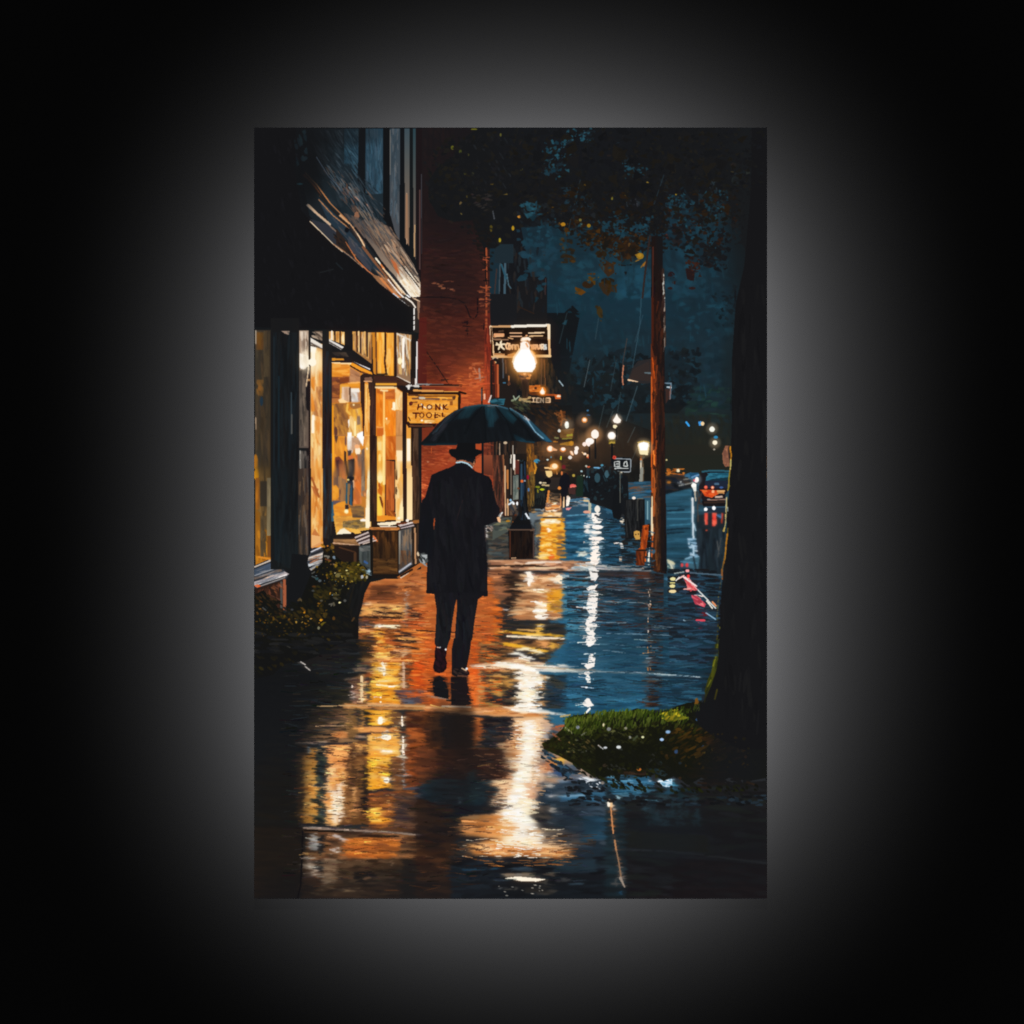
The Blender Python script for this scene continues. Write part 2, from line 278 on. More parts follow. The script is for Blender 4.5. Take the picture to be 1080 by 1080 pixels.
run('''
# ============ SKY AND FAR STREET ============
=0 sky
r 17181a 260,130 815,955
=0 sky
r 16242d|1b2e38 500,134 810,320
r 18303d|1b2b33 540,300 790,400
r 1b2b33|22241f 540,400 790,500
d 14333f,1a3542,1d3a48,172a33@.5 260 14 6 75 575,230 790,230 780,400 590,400
d 1c2e38,152028,203a42,1a1d20@.5 120 18 6 5 590,380 775,380 775,450 590,450
d 23251f,1d2020,26271f@.5 120 14 5 85 600,450 770,450 770,500 600,500
=0 far_foliage
p 15181b 595,330 604,322 612,330 600,395 618,400 640,372 665,365 672,392 690,396 706,368 722,372 730,385 735,400 730,420 715,436 690,436 660,436 640,430 612,450 588,460 560,420 575,330
d 15171a,191d20,121517,1b2a30@.5 160 9 5 0 590,395 735,385 745,430 600,440
d 1c302e,18292a,224038@.65 60 10 4 0 725,405 772,405 772,440 722,440
p 1a1a19 560,455 620,430 690,455 700,520 560,540
d 1d1d1c,221f1c,151718,2a241e,1f2321@.5 300 8 4 85 568,430 690,440 690,525 575,530
=B3 far_foliage
d 24261f,1f211d,2b2a20,1c1f1e@.5 150 10 4 80 440,740 860,740 860,1060 440,1080
r 26251f 430,930 850,1075
# upper far dark building at A2 bottom / B2 top
=0 far_building
p 17181b 527,240 548,232 560,292 576,292 577,330 590,345 592,400 610,410 618,440 600,470 560,470 527,440
r 1a1a1c 545,293 577,345
d 232b30,2c2522,1a1d22@.65 60 12 3 88 530,260 575,260 575,330 530,330
d 2a1f18,3a2a1e,1b1a19@.5 160 9 4 85 545,375 605,395 612,470 545,470
=B2 far_building
l 2e2019 1 590,55 690,100
l 1f3c4c 1.5 470,110 575,115
r 232019 460,380 800,560
d 2f2619,3d2e1c,4c3520,261d17@.65 90 14 3 88 470,380 780,380 790,540 560,560 470,540
d 4a3524,5a3c22,33261c@.65 70 10 3 88 640,380 800,390 870,600 760,640 560,560
=A2 far_building
l 3c4a52 1.4 480,770 470,1080
l 3e5663 2.5 510,860 505,1080
l 2a5060 2 485,870 515,960
l 45606c 1.3 520,930 530,1000 545,1020
r 1e2a31 440,740 560,860
l 3a2f2e 1.5 455,900 440,1080
l 3d2b2b 1 765,960 762,1060
# ============ UPPER FACADE ============
=0 upper_facade
p 17181b 268,134 448,134 446,300 441,350 428,345 268,345
=A1 upper_facade
p 1b2226>1f2a31 300,10 830,10 840,900 600,820 350,560 300,300
d 1e272d,242f35,161d21,2b3238@.5 220 12 4 55 300,120 560,10 860,10 860,720 760,760 500,520 320,320
r 243a47 570,10 660,230
d 2e4a5a,1d2f3a,345262,19262e@.65 50 9 2 60 570,10 660,10 655,330 570,240
p 15171a 665,10 705,10 702,320 730,370 722,430 700,420 655,340
r 2a4556|283a45 705,10 815,420
d 35586c,27404f,2f4250,3c5060@.65 80 14 3 86 706,10 812,10 815,500 740,470 710,330
p 1f2a31 700,430 820,420 820,600 700,450
p 141517 815,10 860,10 858,560 886,640 878,655 815,580
r 38495a 858,10 925,100
p 35424b|4a4c50 858,10 925,10 920,720 890,660 858,540
d 4a5964,3a4750,5a5d60,303c45@.65 50 16 2 88 860,10 922,10 918,640 862,560
l 6a6a68 1 862,20 860,300
p 141619 925,10 955,10 950,700 975,760 965,800 920,720
p 3a4a52|8a6a52 950,10 985,10 982,760 955,700
l c09878|8a7a70 1 965,420 965,740
l 9a7458 2 966,430 966,700
p 16191b 985,10 1010,10 1012,800 1020,880 985,790
p 2a4048|7a6050 1005,10 1022,10 1022,840 1008,760
l c8a070 1 1016,620 1014,820
p 1c1618 1022,10 1080,10 1080,1000 1060,1000 1030,880
l 503a38 1.5 1048,400 1050,900
l 3a3a40 1.2 1060,300 1062,800
# siding lines upper
d 33404a,20282e,454b50,7a5a48,1a2025@.5 150 12 1.3 52 380,220 640,300 830,520 820,700 700,640 450,330
d 6a4a3a,4a3a36,3a464f@.65 40 7 2.2 60 480,320 620,360 700,500 660,560 520,440
e 7a4028 580,405 20,26
e 8a6048 650,560 16,26
l b08a78 1.3 640,440 690,490
l a07868 1.2 715,490 750,540
l 6e7a80 1.5:.8 600,380 650,440
# warm lower siding
p 4a403c|b8a088 600,640 740,560 860,640 1010,870 1062,1010 1075,1080 960,1080 900,970 760,790
d 7a5c48,97765e,4a4340,333236,a88468,2a2a2e@.5 240 15 1.5 55 740,580 880,640 1000,860 1050,960 960,1000 830,820 700,660
d 5a5350,3f4247,2b2e33,6a5142@.5 100 14 1.5 58 560,540 740,600 800,760 720,720 600,600
d b08460,8a6a55,d0b498@.65 70 16 1.4 55 800,760 880,700 1000,860 1030,940 900,920
d e8dcc8,f4ead8,c8b090,d0b8a0@.5 130 15 2 55 900,890 990,870 1058,1000 1070,1080 1000,1080 910,980
d c06a38,b0603a@.65 16 10 2.5 62 860,830 900,860 930,960 890,900
l 4e5256 1.2 870,800 1000,960
l 3a3533 1.2 900,760 1020,930
l f8f0e0 1.2 960,900 1050,1040
l 2a2624 1 940,880 1040,1010
l 2b2522 1 925,830 1040,985
# cornice
p 1d2226 300,300 420,480 560,560 620,640 700,760 770,800 905,980 985,1080 900,1080 760,950 600,720 350,510
p 24323d 400,440 520,560 640,700 760,840 830,960 700,850 600,720 470,600
p 2c3038 350,580 480,620 580,710 640,850 520,760
p 3a3d46 590,700 680,770 745,870 740,920 690,870 600,760
d 3a4450,4a4a50,2c3640,55504e@.65 40 11 2 50 420,480 600,680 760,860 840,980 700,860
l 8a4a2a 2.5 316,305 380,370 420,435
l b87848 1.4 325,290 400,370 480,480 560,560 605,610
l d8c0a0 1.4 470,490 490,510
l 23201f 2 330,330 450,470 560,585
l b07a50 1.2 410,460 500,560 600,640
l c89a70 2.4:1.4 545,560 600,610
l 2a1f1a 1.3 560,590 600,635
l d8a070 1.2 605,610 660,680 700,750
l 3a2e28 1.2 610,630 690,760
l e8c8a0 1.2 640,650 700,760
e 12151a 587,652 14,16
l 7a5038 3 690,760 760,850 850,960 930,1060
l c08858 1.2 700,720 760,800 830,900 950,1060
l 1a1c20 2.5 640,640 740,770 800,850 905,975 990,1080
l f0e4cc 2:1 770,830 850,930 960,1060 985,1080
l 2c2320 1.2 780,860 860,960 940,1070
l e8dcc8 1.3 880,1000 950,1080
l c2744a 1.3 570,720 640,830 720,910 800,970 900,1080
l 8a8078 3:2 340,495 400,550 480,620
l c8a888 2.2 345,495 390,540 480,615
l 7a6558 1.5 480,625 570,710
l d0b090 1.8:1 355,598 440,680 500,740
l 8a5a38 1.4 500,740 560,780 640,810
p 2c221e 520,640 590,730 640,830 590,800 520,740
d 3a2a20,241c1a@.65 12 8 3 50 520,660 620,830 600,780 500,700
l c07040 1.2 580,730 650,840 690,880
p 8a6040|b08060 850,960 920,1080 870,1080 740,930
d c09068,8a5a40,a0704e,5a3a2c@.65 40 12 1.4 52 740,880 840,950 960,1080 880,1080
=Y7 upper_facade
p f0e6d4 760,730 850,840 950,960 1000,960 1000,900 900,760 830,680
d fff6e4,e8d4b4,d8b890,f6ead0@.65 60 9 1.8 52 770,700 880,700 1010,900 1010,960 940,950
l 3a2c24 1.2 740,700 850,840 950,950
l 20252b 3.2:1.5 600,560 700,660 760,740 850,850 900,910
l ffffff 1.5 860,880 950,960
l fdf4e6 1.4 850,820 900,890
l d08048 2.4:2 560,690 700,850 840,950 920,1000
l f0ece6 1.2 640,700 760,850 860,950
l c8d0dc 1.2 700,860 800,940 850,975
l e0844a 2.5 565,530 590,575
l e8c8a0 1.5 585,575 680,690 800,850
l 17191d 2 380,240 470,360 560,500 640,600
# right end of cornice going down by awning tip
=B1 upper_facade
p 2a2422 900,0 1060,0 1060,60 1048,280 1005,250 1008,80 940,20
l f2e8d8 1.3 905,0 960,45 1010,75
l f0e6d8 1.8 960,0 1000,30 1020,60
l d8b898 1.5 1005,0 1040,20 1060,30
l 8a6a55 3 1040,30 1045,130
l f4f0ea 2 1012,70 1010,200
l 3a3230 1 1015,110 1000,120
l 3a3230 1 1018,140 1000,150
l 3a3230 1 1018,170 1000,180
# ============ AWNING ============
=B1 awning
p 151517 0,-420 60,-300 300,-80 420,-60 660,-60 800,-10 930,30 1003,72 1003,210 990,222 470,212 170,205 0,205
=0 awning
p 151517 268,134 312,134 311,180 318,222 346,254 372,275 398,298 421,318 436,325 436,350 268,350
p 151517 270,226 318,228 372,277 436,327 436,350 268,350
d 17171a,19191c,141416@.5 160 9 3 75 275,150 314,140 320,230 400,310 430,345 275,345
=A1 awning
d 1a2428,182025@.65 16 8 4 70 250,60 330,10 340,200 270,250
l 1d2226 1.3 520,860 560,900
l 1e2022 1.2 420,920 500,900
e 1a2a30 290,360 20,5
=B1 awning
l 101012 1.5 0,215 990,216
# ============ BRICK WALL ============
=0 brick_wall
p 241c1c|2a1a18 445,134 520,134 520,262 445,262
p 2f1c1a|5a2820 446,236 516,236 517,345 442,345
p 62281c|b0482a 442,330 517,330 520,548 444,598 442,560
p 9a3e24 444,400 520,400 522,548 444,598
d 2f1c1b,3a201d,281b1b,331d1b@.5 200 11 4 2 447,150 514,236 514,262 447,290
d 4a241e,3a201c,5a2a20,6b3024,3f201c@.5 260 11 3 2 447,262 514,262 516,330 446,330
d 6e2c20,82341f,9a4028,5c261c,8a3a26@.5 380 10 3 2 446,320 516,320 516,420 446,400
d 9a4224,a84a28,87371f,b4552e,78301e,a04c2a@.5 320 8 2.5 2 446,392 517,392 520,430 517,540 446,560
d 2c1c1b,241a1a,35201c@.5 120 12 4 85 447,134 480,134 478,234 447,234
=B2 brick_wall
d c8602e,d87038,b04a28@.65 70 8 2 4 200,500 390,420 390,680 220,680
d 4a1e18,5e241a@.65 60 9 3 3 0,0 380,0 380,110 0,140
d c8643a,dc7a48,a84628@.65 40 6 2 0 280,420 370,400 370,560 280,560
l 9a9090 2 345,450 350,520
l c08060 1.4 310,440 330,480
l 1b1114 1.2 -70,0 30,-5 150,0 210,10 250,35 270,75 285,120 315,135 335,100 335,0
l 1c1114 1.3 268,150 270,245
l 5c2a24 1 60,420 90,440
l 1f1515 1 10,340 80,440 150,545
l 241618 1.2 0,553 160,550 230,556
l 8a8480 1.2 0,543 60,550 190,553
l 2a1716 1.5 372,200 385,120 395,0
p 8a2f20|a83a22 378,100 412,100 430,640 400,680 378,680
d a83c24,7a2a1e,c24a2a,5e221c@.65 60 16 2 88 380,120 412,120 428,620 385,670
=Y8 brick_wall
d a84524,bd552e,96391f,c9653a,7e2e1d@.5 260 5 1.6 5 120,300 480,300 480,470 270,570 200,800 130,1060 120,600
d d8703e,c8643a@.65 20 4 1.5 30 130,680 190,690 170,820 125,860
l 7a2c1c 1 230,345 350,350
l e0622a 1.2 245,320 245,370
e c8805c 210,462 14,8
d 8a4024,a85230@.65 14 6 2 -30 420,400 500,440 490,480 410,470
p b04826 705,290 762,285 762,330 720,345 705,325
p b5522e 765,390 765,580 690,560 690,450
p b55a38|7a3a28 785,285 875,285 875,640 790,580
d c06a48,a04a30,8a3e2a@.65 60 9 2 85 790,290 875,290 870,620 795,580
p 7a3a28>4a2a22 875,290 945,290 950,960 885,860
d 8a4028,5a2c22,9a4a30,3a2420@.65 60 20 1.6 88 880,290 950,290 955,960 890,840
p 4a2c24 945,290 1000,290 1005,980 950,960
d 6a3828,3a241f,7a4430,2a201e@.65 50 22 1.5 88 945,300 1000,300 1000,960 950,930
l e86030 2 940,280 938,320
l d0c0a8 1.3:1 915,260 918,400
l e8c8a8 1.5:.8 975,440 978,520
# ============ TREE CROWN ============
=0 tree_crown
p 17181a 505,134 810,134 810,330 790,300 776,262 765,205 755,214 748,245 737,232 730,212 720,196 700,222 704,240 692,250 676,236 676,262 660,290 646,264 640,246 626,238 604,240 592,244 578,230 570,238 548,240 540,244 530,256 522,262 510,262 498,232 478,234 462,228 452,210 452,190 462,176 478,165 484,150
d 17181a,1b1d1f,141516,1e1c18,23211b@.5 420 7 6 40 455,160 520,134 800,134 795,250 740,235 700,245 650,262 610,250 560,240 520,262 470,232
=A2 sky
d 1c3c4a,22485a,1b3a48,254a58@.65 26 7 5 -30 735,250 780,180 900,230 830,320 740,300
d 224a5c,1c3c4a,285468@.65 24 7 4 20 890,40 1080,20 1070,90 880,120
d 24505f,224656@.65 14 6 7 5 600,480 720,480 720,540 650,580 610,520
d 204050,1d3a49@.65 34 8 5 0 580,640 780,640 840,700 840,850 740,940 590,940
d 1f4656,235060,1c3b49@.65 50 8 6 10 850,880 1080,820 1080,1080 860,1060
d 1d3440,1b2f39@.65 24 7 5 60 820,380 920,380 1080,450 1080,540 940,580
=A3 sky
d 244c5e,2a5064@.65 9 6 5 45 150,170 200,180 240,240 200,250
d 224a5a,1f4150@.65 10 7 6 -30 220,270 310,240 250,330 210,300
e 2a5a72 145,105 12,10
e 1f5068 775,160 18,10
d 284a5c,1f3a48@.65 22 8 6 30 440,480 560,440 620,560 560,640 440,640
d 2c4a58,264653@.65 12 6 6 80 650,420 700,420 700,480 650,490
d 204656,254e60,1d3e4c@.65 40 9 6 60 730,440 860,520 840,620 690,740 660,640
d 22485a,284f62@.65 22 8 6 20 40,600 180,560 190,670 40,680
d 22475a,1f4252@.65 26 9 7 60 230,580 350,560 340,720 240,760
d 20485a,244d60@.65 40 10 8 80 10,760 160,770 180,900 20,1060
d 1f475a,1d4355@.65 50 14 8 88 140,880 350,870 350,1080 130,1080
d 1f485b,204a5c,1b3a48@.65 60 12 8 60 440,740 600,740 640,880 700,900 700,1080 445,1080
d 1a323d,1b3844,182a33@.65 40 16 9 85 700,700 900,560 950,800 930,1080 720,1080
=A3 tree_crown
d 1a1817,271d17,15161a,2a1d15@.65 40 7 5 10 20,680 270,680 240,860 150,880 60,720
d 181719,241a18,15171a@.65 46 8 6 30 440,620 560,600 620,800 800,780 800,920 620,860 480,720
p 1b1a18 80,620 110,590 140,600 130,650 90,670
e 171b1e 520,565 30,20
p 2e1f16 0,690 90,700 270,690 250,790 240,850 170,860 150,880 130,800 100,770 60,760 0,720
p 35261a 20,870 60,840 115,870 120,920 80,950 40,900
p 33261a 20,985 90,980 130,1010 140,1050 100,1040 80,1070 50,1050 20,1000
p 24191a 570,900 640,890 620,980 580,960
e 24191c 480,940 22,25
e 2a1c1c 500,985 15,10
e 2a1c1c 475,1020 18,8
e 2a1c1c 612,1020 22,8
d 16191c,20262a@.65 40 7 3 60 400,320 480,300 480,420 560,460 500,540 430,400
d 303238,262d33@.65 16 6 2 80 190,460 300,440 300,520 200,520
d 2c3a42,2b2e33@.65 20 6 2 60 720,340 780,320 770,420 720,420
e 28302f 885,340 25,30
l 27343a 1.4 730,400 760,330
d 2c4250,243c4a@.65 14 6 3 60 850,290 980,270 940,360 860,360
=A3 tree_crown
p a87a22 240,800 270,785 300,805 295,835 270,830
l 8a6426 1.5:.5 275,840 230,860
p 9a5f24 295,870 325,840 320,860 305,885
e b8902c 342,360 14,7
l c09a30 2:1 328,350 352,368
e a98a28 510,422 8,10
l 8c6a40 1 465,455 480,440
e 6d6426 105,448 7,14
e 8a4a28 85,180 14,7
e 6b4a22 215,745 8,14
e 66552a 865,290 12,12
e 7a8a6a 965,290 12,14
e 5a3520 598,665 8,14
e 452422 450,690 8,16
e 3a2a20 875,240 20,14
e 2b2a1c 645,320 25,8
e 44603f 65,770 12,10
=A2 tree_crown
e 8a8a1e 175,130 10,14
e 6b7324 225,155 9,12
e 6a651f 255,295 9,11
e 5e5a22 303,297 9,11
e a07a1e 425,360 11,7
e 77702a 275,175 8,7
e 8d8a20 312,14 22,5
e 8a8430 480,50 7,10
e c29a50 228,490 10,18
e b09540 235,545 9,9
e 7a6420 268,440 6,9
e a08030 512,425 16,5
e c8862e 598,568 12,9
e b08a20 558,640 9,15
e a8941e 475,715 8,14
e 6a5a1a 420,640 9,22
e 4e481c 610,265 10,12
e a5711c 875,620 9,15
e 6a4418 855,615 14,12
p 7a8a70 950,580 1000,610 990,630 965,615
e 94802a 985,628 15,7
e 5e4a66 20,0 1,1
d 5d554e,6b4a48,55463a,3a3330@.65 22 6 2 -10 290,420 430,420 430,560 320,540
l 6a7078 1.3 430,530 440,580
p 4e3512 1020,960 1080,950 1080,1000 1040,990
p 5e3a12 950,1010 1000,1030 1020,1045 990,1065 955,1050
p 4a2e14 1020,930 1080,920 1080,940
d 33210f,241b12,4a3317@.65 26 7 4 10 850,700 940,700 960,860 860,860
d 22272c,171b1f,1d2327@.65 60 8 5 30 560,480 1080,480 1080,600 900,700 800,620 620,640
d 262b30,1b2024,30363c@.65 40 7 2 60 300,60 560,60 540,420 300,400
l 3a2723 1 600,110 615,80
=B3 tree_crown
p 3a2e18 10,70 25,50 45,80 45,130 25,125 10,100
# ============ PAVEMENT BASE ============
=0 pavement
p 26282b 268,640 380,600 440,600 520,545 560,535 610,520 640,528 690,560 703,604 750,612 765,640 770,700 810,830 810,950 268,950
p 2c5a74 625,525 650,540 690,600 690,610 750,640 735,745 560,760 590,600 600,540
d 3a7898,24506a,5a8aa0,1c3c50,2c6080@.4 320 26 2.4 1 600,545 690,590 740,640 735,740 600,745
=C2 pavement
p 33393a|4a4038 400,300 530,290 530,580 400,590
d 4a504c,2a3030,5a4c40,3c4648,24282a 70 12 3 3 400,360 530,330 530,580 400,590
l d0c8c0 2.2 395,380 395,440
l f0d8b8 1.8 480,300 470,330
p 6a7a84|5a6468 640,280 760,290 740,330 690,380
p 30383c|4a4a44 690,330 740,320 725,560 690,570
d 4a5a60,2c3034,5a5a50 30 16 2.4 88 695,350 730,330 722,560 692,560
d 8a9498,5c6e78,b08858 26 12 2.4 0 650,250 850,230 850,300 700,310
p 4a4038 750,300 770,160 870,200 880,300
d c8905a,e8b070,8a6040,5a5044,f0c88a 50 10 2.4 2 770,150 860,160 870,300 760,300
d 5a8098,3a6078,8a98a0,c8a890 60 12 2 2 880,200 1040,180 1080,300 870,300
e ffe8c8 785,262 20,12
e fff4e0 822,262 16,12
p f8d8a8 750,280 870,278 860,308 745,305
d fff0d0,f0b870 12 8 2 0 750,280 860,280 860,305 745,305
r 2a4a5e|24506e 870,240 1050,580
# gold reflection
p e8a030|e89a28 735,315 885,315 890,575 720,575
d ffc858,f8b038,e08820,ffe0a0,d87818@.8 120 9 3 2 735,318 800,318 800,575 722,575
d f8b840,c87a24,8a5c28,e8a030@.8 70 9 3 2 800,318 885,330 885,575 800,575
d 8a6a44,5a5040 16 10 2.4 0 830,420 885,420 885,560 830,560
p f8e0c0 790,330 860,330 855,350 795,348
e fff8e8 782,390 10,16
e e86828 800,560 16,20
d f8e0b0,fff4d8 14 7 2.4 0 745,320 860,320 860,350 745,350
# blue column
d 34708f,205068,488aa8,1a3c50,2c6484@.7 110 16 2.6 0 895,310 1045,300 1045,575 895,575
l 14303f 1.4 895,388 1040,385
l 14303f 1.4 895,470 1050,468
l 14303f 1.2 900,530 1050,532
l 5a98b4 1.3 900,300 1040,290
e f4ece4 1025,370 20,14
e f4ece4 1025,400 18,16
e c8ccc0 1000,540 24,18
l 8ab0c0 1.6 985,508 1030,505
l 5a90a8 1 1018,440 1018,470 1060,468
=C3 pavement
p 1e3a4c 0,230 180,330 180,610 0,610
d 2a5a78,1c3e54,346e8c,16303f,204a62@.7 110 18 2.4 1 30,300 110,320 200,440 180,600 30,600
d 1a1d20,22262a,2a2220 70 12 3 2 160,330 300,340 260,610 160,610
p 1d2022 180,450 300,450 300,480 180,500
# band 585-605 across
=C2 pavement
p a87858|8a6a54 400,580 720,575 1080,590 1080,650 860,650 400,640
d d8a078,8a5c44,e8c0a0,6a4c3c,c08860@.8 120 18 2.6 1 400,582 1050,590 1050,650 400,640
l f0dcc8 2.6:1.6 640,598 860,592
l 2c2018 2 400,618 700,616 870,640
l e8c8a0 2 660,632 850,628
l 1f2830 2 700,652 1060,658
l d8dcd8 2.4 940,630 1080,640
d 9aa8ac,b8c0c0,6a8090 20 14 2.6 2 940,600 1070,600 1070,650 950,650
=C3 pavement
p 8a8e90|4a5860 0,610 350,620 350,650 20,660
d a8aaa8,7a8890,c8b8a8,5a6870@.8 50 20 2.4 2 0,608 350,620 350,650 10,660
l b09078 2 200,615 340,640
l d0c8c0 1.6 30,640 350,650
# dark band lower
=C2 pavement
p 8a5a3c|6a4632 400,640 540,640 540,800 330,960 400,800
d a86a44,7a4c34,c07c50,5a3a2a,8a5840@.6 90 16 3 1 400,640 540,640 540,800 400,800
d 3a3a38,4a4438 26 12 2.6 0 400,400 520,400 520,480 400,480
p 2a211d 540,650 640,650 640,760 560,930 510,900 540,800
d 1d1918,33261f,4a3428,241c1a@.8 90 14 3 1 500,650 640,650 640,930 500,930
p a87048 640,680 870,660 870,960 560,960 640,800
d d8a070,b87848,8a5634,f0c898,6a4830,e8b078@.8 160 16 2.6 1 600,660 870,660 870,960 520,960
d f8b838,e89c28,d88820@.9 40 8 3 1 770,770 865,770 862,915 770,915
p e8a02c 810,770 865,765 868,820 815,820
d 8a6430,b8802c 14 6 2.4 30 800,840 860,840 860,900 790,900
# lamp blobs
p f8ece0 640,655 670,650 690,690 660,750 645,740 655,700
e f8f0e8 665,695 22,26
p f0c090 735,690 770,685 770,735 730,720
p fff0dc 820,700 840,670 870,672 868,740 810,715
d fff0d8,ffe0b8@.9 26 9 2.6 1 690,830 770,850 770,880 700,880
d fff4e4,ffe8c8@.9 26 9 2.8 1 690,880 770,890 775,960 700,955
d fff8ee@.9 14 8 2.6 1 700,925 775,925 775,958 700,958
d f8d8b0@.9 20 9 2.6 1 690,760 760,765 760,790 700,790
l e8e0d8 1.4 400,890 520,895
# blue areas right
p 35708c|2a6484 865,690 1040,700 1030,1080 890,1080
d 3f7c98,28586e,5a98b0,1d4456,326c88@.7 120 18 2.6 1 865,700 1040,700 1030,1080 870,1080
l 12242f 2 870,765 1060,770
l 12242f 1.6 870,825 930,822
l 16303e 1.6 870,930 1080,940
l a8b8bc 2.4 880,680 1060,690
l 88a8b4 1.8 870,750 1020,748
l 14222a 2.4 870,700 1050,712
# dark strip y~655-690 (with gold line)
p 262626 380,955 880,985 900,1020 870,1080 520,1080 330,1000
d 30302e,1c1e20,3c3428,2a2c2e@.8 60 20 2.4 3 500,970 900,990 890,1070 500,1070
d d8641e,c05a20,e87830,a84a1c@.8 120 10 4 10 320,850 460,820 500,940 440,1080 300,1080
d e88a30,a05428,c87030@.8 50 9 4 20 340,980 470,980 470,1070 320,1070
l f0b030 3:1.5 460,1030 520,1035 700,1050 870,1060
l ffd880 2 640,1055 740,1055
p f0b84a 700,985 745,985 740,1050 700,1050
l fff0d8 2 705,1000 745,998
l f8e8d0 2.4 520,1062 720,1072 880,1080
l e8b060 1.6 580,1020 700,1025
p e8c080|e89c30 455,1025 500,1022 510,1045 470,1045
# far-left orange between legs & left of man
=0 pavement
p b8602c|a8542a 380,610 450,590 520,610 520,740 500,748 380,748
d c86c34,a8501f,d87c3c,8a4426,b85a28,e08a44@.5 340 16 3 2 395,612 460,600 520,620 505,745 395,745
=C1 pavement
p a0582c 745,700 930,700 1060,605 1080,605 1080,1080 650,1080 690,830
d b86a38,8a4c28,c87840,703c24,d08850@.7 140 14 4 2 740,705 1080,640 1080,900 690,860
p 5a3420|6a3c24 740,740 890,740 890,830 720,830
d 6a3c24,4c2c1e,7c4628@.7 40 14 3 1 740,740 895,740 895,830 720,830
p c88850|d89850 690,850 960,860 950,960 660,930
d e8a85c,f0b868,d08848,e09850@.8 60 14 3 1 690,850 920,870 920,960 665,940
l f8c898 3 690,860 740,850
p 2a1d18 665,940 740,930 850,938 940,945 930,955 750,950
l 241a18 2.6 760,908 920,916
l 2a1c18 1.6 790,880 860,884
l 9aa0a0 2.4 962,830 962,930
l b8a898 2.4:1.6 955,930 958,1010
l d8d0c8 1.2 962,780 962,830
l f0e8d0 4:3 775,998 850,1000 910,1002
e fff8e0 790,995 26,10
l 3a2418 2 680,985 740,990 920,1020
p 4a3a30 660,970 740,970 760,1010 665,1020
d 5a4438,3a3030 20 10 2.6 2 665,970 750,970 760,1010 665,1015
d d8642c,b04e22,e07838,8a3c20@.7 60 10 4 5 965,900 1080,880 1080,1075 970,1075
d 2c2220,4a2c20 24 9 2 3 960,860 1060,930 1000,980
# dark wet left
=D1 pavement
p 1a1b1c 0,150 400,0 700,0 700,480 300,640 230,1080 0,1080
d 1d2022,24231f,151617,2a2620@.6 260 26 4 1 100,200 700,30 700,460 440,560 300,640 280,1000 60,1000
d 28343c,34444e,1e2a30@.7 40 22 2.4 1 380,140 700,140 690,220 380,200
d 4a5a66,2a3a44 14 14 2 1 520,80 660,80 660,100 540,100
d 2a2a22,35301f,2e2c26@.7 60 26 3.4 1 220,300 640,300 640,400 200,520
l 5a88a8 2 365,385 405,395
l 3a4a58 1.6 260,378 400,385
l 5a6a78 1.8 455,475 435,500
e 7a6a60 295,293 10,7
l a8a098 1.8 285,145 320,165
l c8c0b8 1.6 325,175 345,190
l d0c8c0 1.8 190,40 225,50
l 2c2c2a 1.5 215,140 170,280 130,380
p 3a3020|5a4020 690,0 770,10 770,100 720,120 680,60
=Y4 pavement
p 4a3018|6a4420 110,330 240,280 260,420 230,520 130,540 110,420
d 7a4a20,3c2c20,5a3c20,2c2826 50 14 3 3 100,300 250,290 240,520 110,540
p 5a5048 60,580 160,580 190,640 50,660
d c8a080,5a7080,8a6a5a,3a3a40 24 9 3 5 55,580 160,575 200,650 50,665
l c89c70 2 45,662 190,662
p e8a868 90,690 145,690 148,990 85,1000
d f8c890,e8a860,d89858@.8 30 14 2.6 88 90,700 145,700 145,990 88,990
d 2c3a3c,1c2426,34403a@.8 40 7 3 10 148,720 230,740 190,1000 148,1000
p 7a4c38|6a4434 0,720 85,720 85,1000 0,1000
d 9a6850,5a3c30,b08870,4a3830@.8 50 10 2.6 2 0,720 84,720 84,1000 0,1000
e e8dcd0 20,830 9,9
l d8c8c0 1.6 20,870 20,950
l f0a860 2.4 90,245 180,250 240,265
p e89430 240,190 340,195 345,240 330,330 270,380 250,280
d f8b850,e89028,d88020,ffd070 50 8 3.4 10 240,240 350,240 350,380 270,380
l fff4d0 3.4 245,205 300,205 490,205
e fffae8 280,198 34,14
p e09030 245,395 380,385 440,400 440,460 240,520
d f0a848,d8802c,c87028,f8c070@.8 50 12 3.4 2 245,395 440,395 440,520 240,540
d 8a4a20,a85c28,6a3818 30 9 4 5 380,260 700,300 700,380 400,340
p c06020 440,230 870,230 870,550 440,550
d d87028,b05020,e8883c,8a4020,f09040@.7 180 18 3 3 440,235 870,240 860,540 440,540
d 2a221e,1d1c1e,3a2a20@.9 30 24 2.4 3 440,290 640,290 680,380 460,360
l 2a2020 2.4 480,250 640,290
l 2c2624 2.4 440,345 600,375
l 281f1c 2.6 470,410 600,420 690,435
l e8a050 1.6 470,320 620,330 870,345
l 2a1c14 1.4 378,390 378,500
p f0a840|f8b848 240,470 400,470 430,540 660,550 600,560 240,560
d f8c060,e89a38,ffd080@.8 50 14 3 1 250,470 390,470 430,545 250,555
p 8a5a34 400,450 600,440 640,530 440,530
d 5a3c28,b88050,7a4e30,d09a68 40 9 3.4 3 420,440 620,440 640,530 440,530
p e8b888 525,440 572,435 570,520 530,525
l e8a058 3:1.5 130,552 400,548 700,552
p f0a834|f0a030 230,575 500,575 505,1010 190,1010
d ffc050,f0a030,f8b840,e08c24,ffd070@.7 200 14 4 1 200,580 500,580 505,1005 195,1005
p fff4e0 315,580 360,580 355,710 335,715 300,660
l fff0d0 3 300,665 350,655
l ffe8b0 2.4:1.4 285,800 330,815 440,830
e fff0c8 345,768 14,8
e fff8e0 308,935 14,12
e fff4d8 308,985 16,12
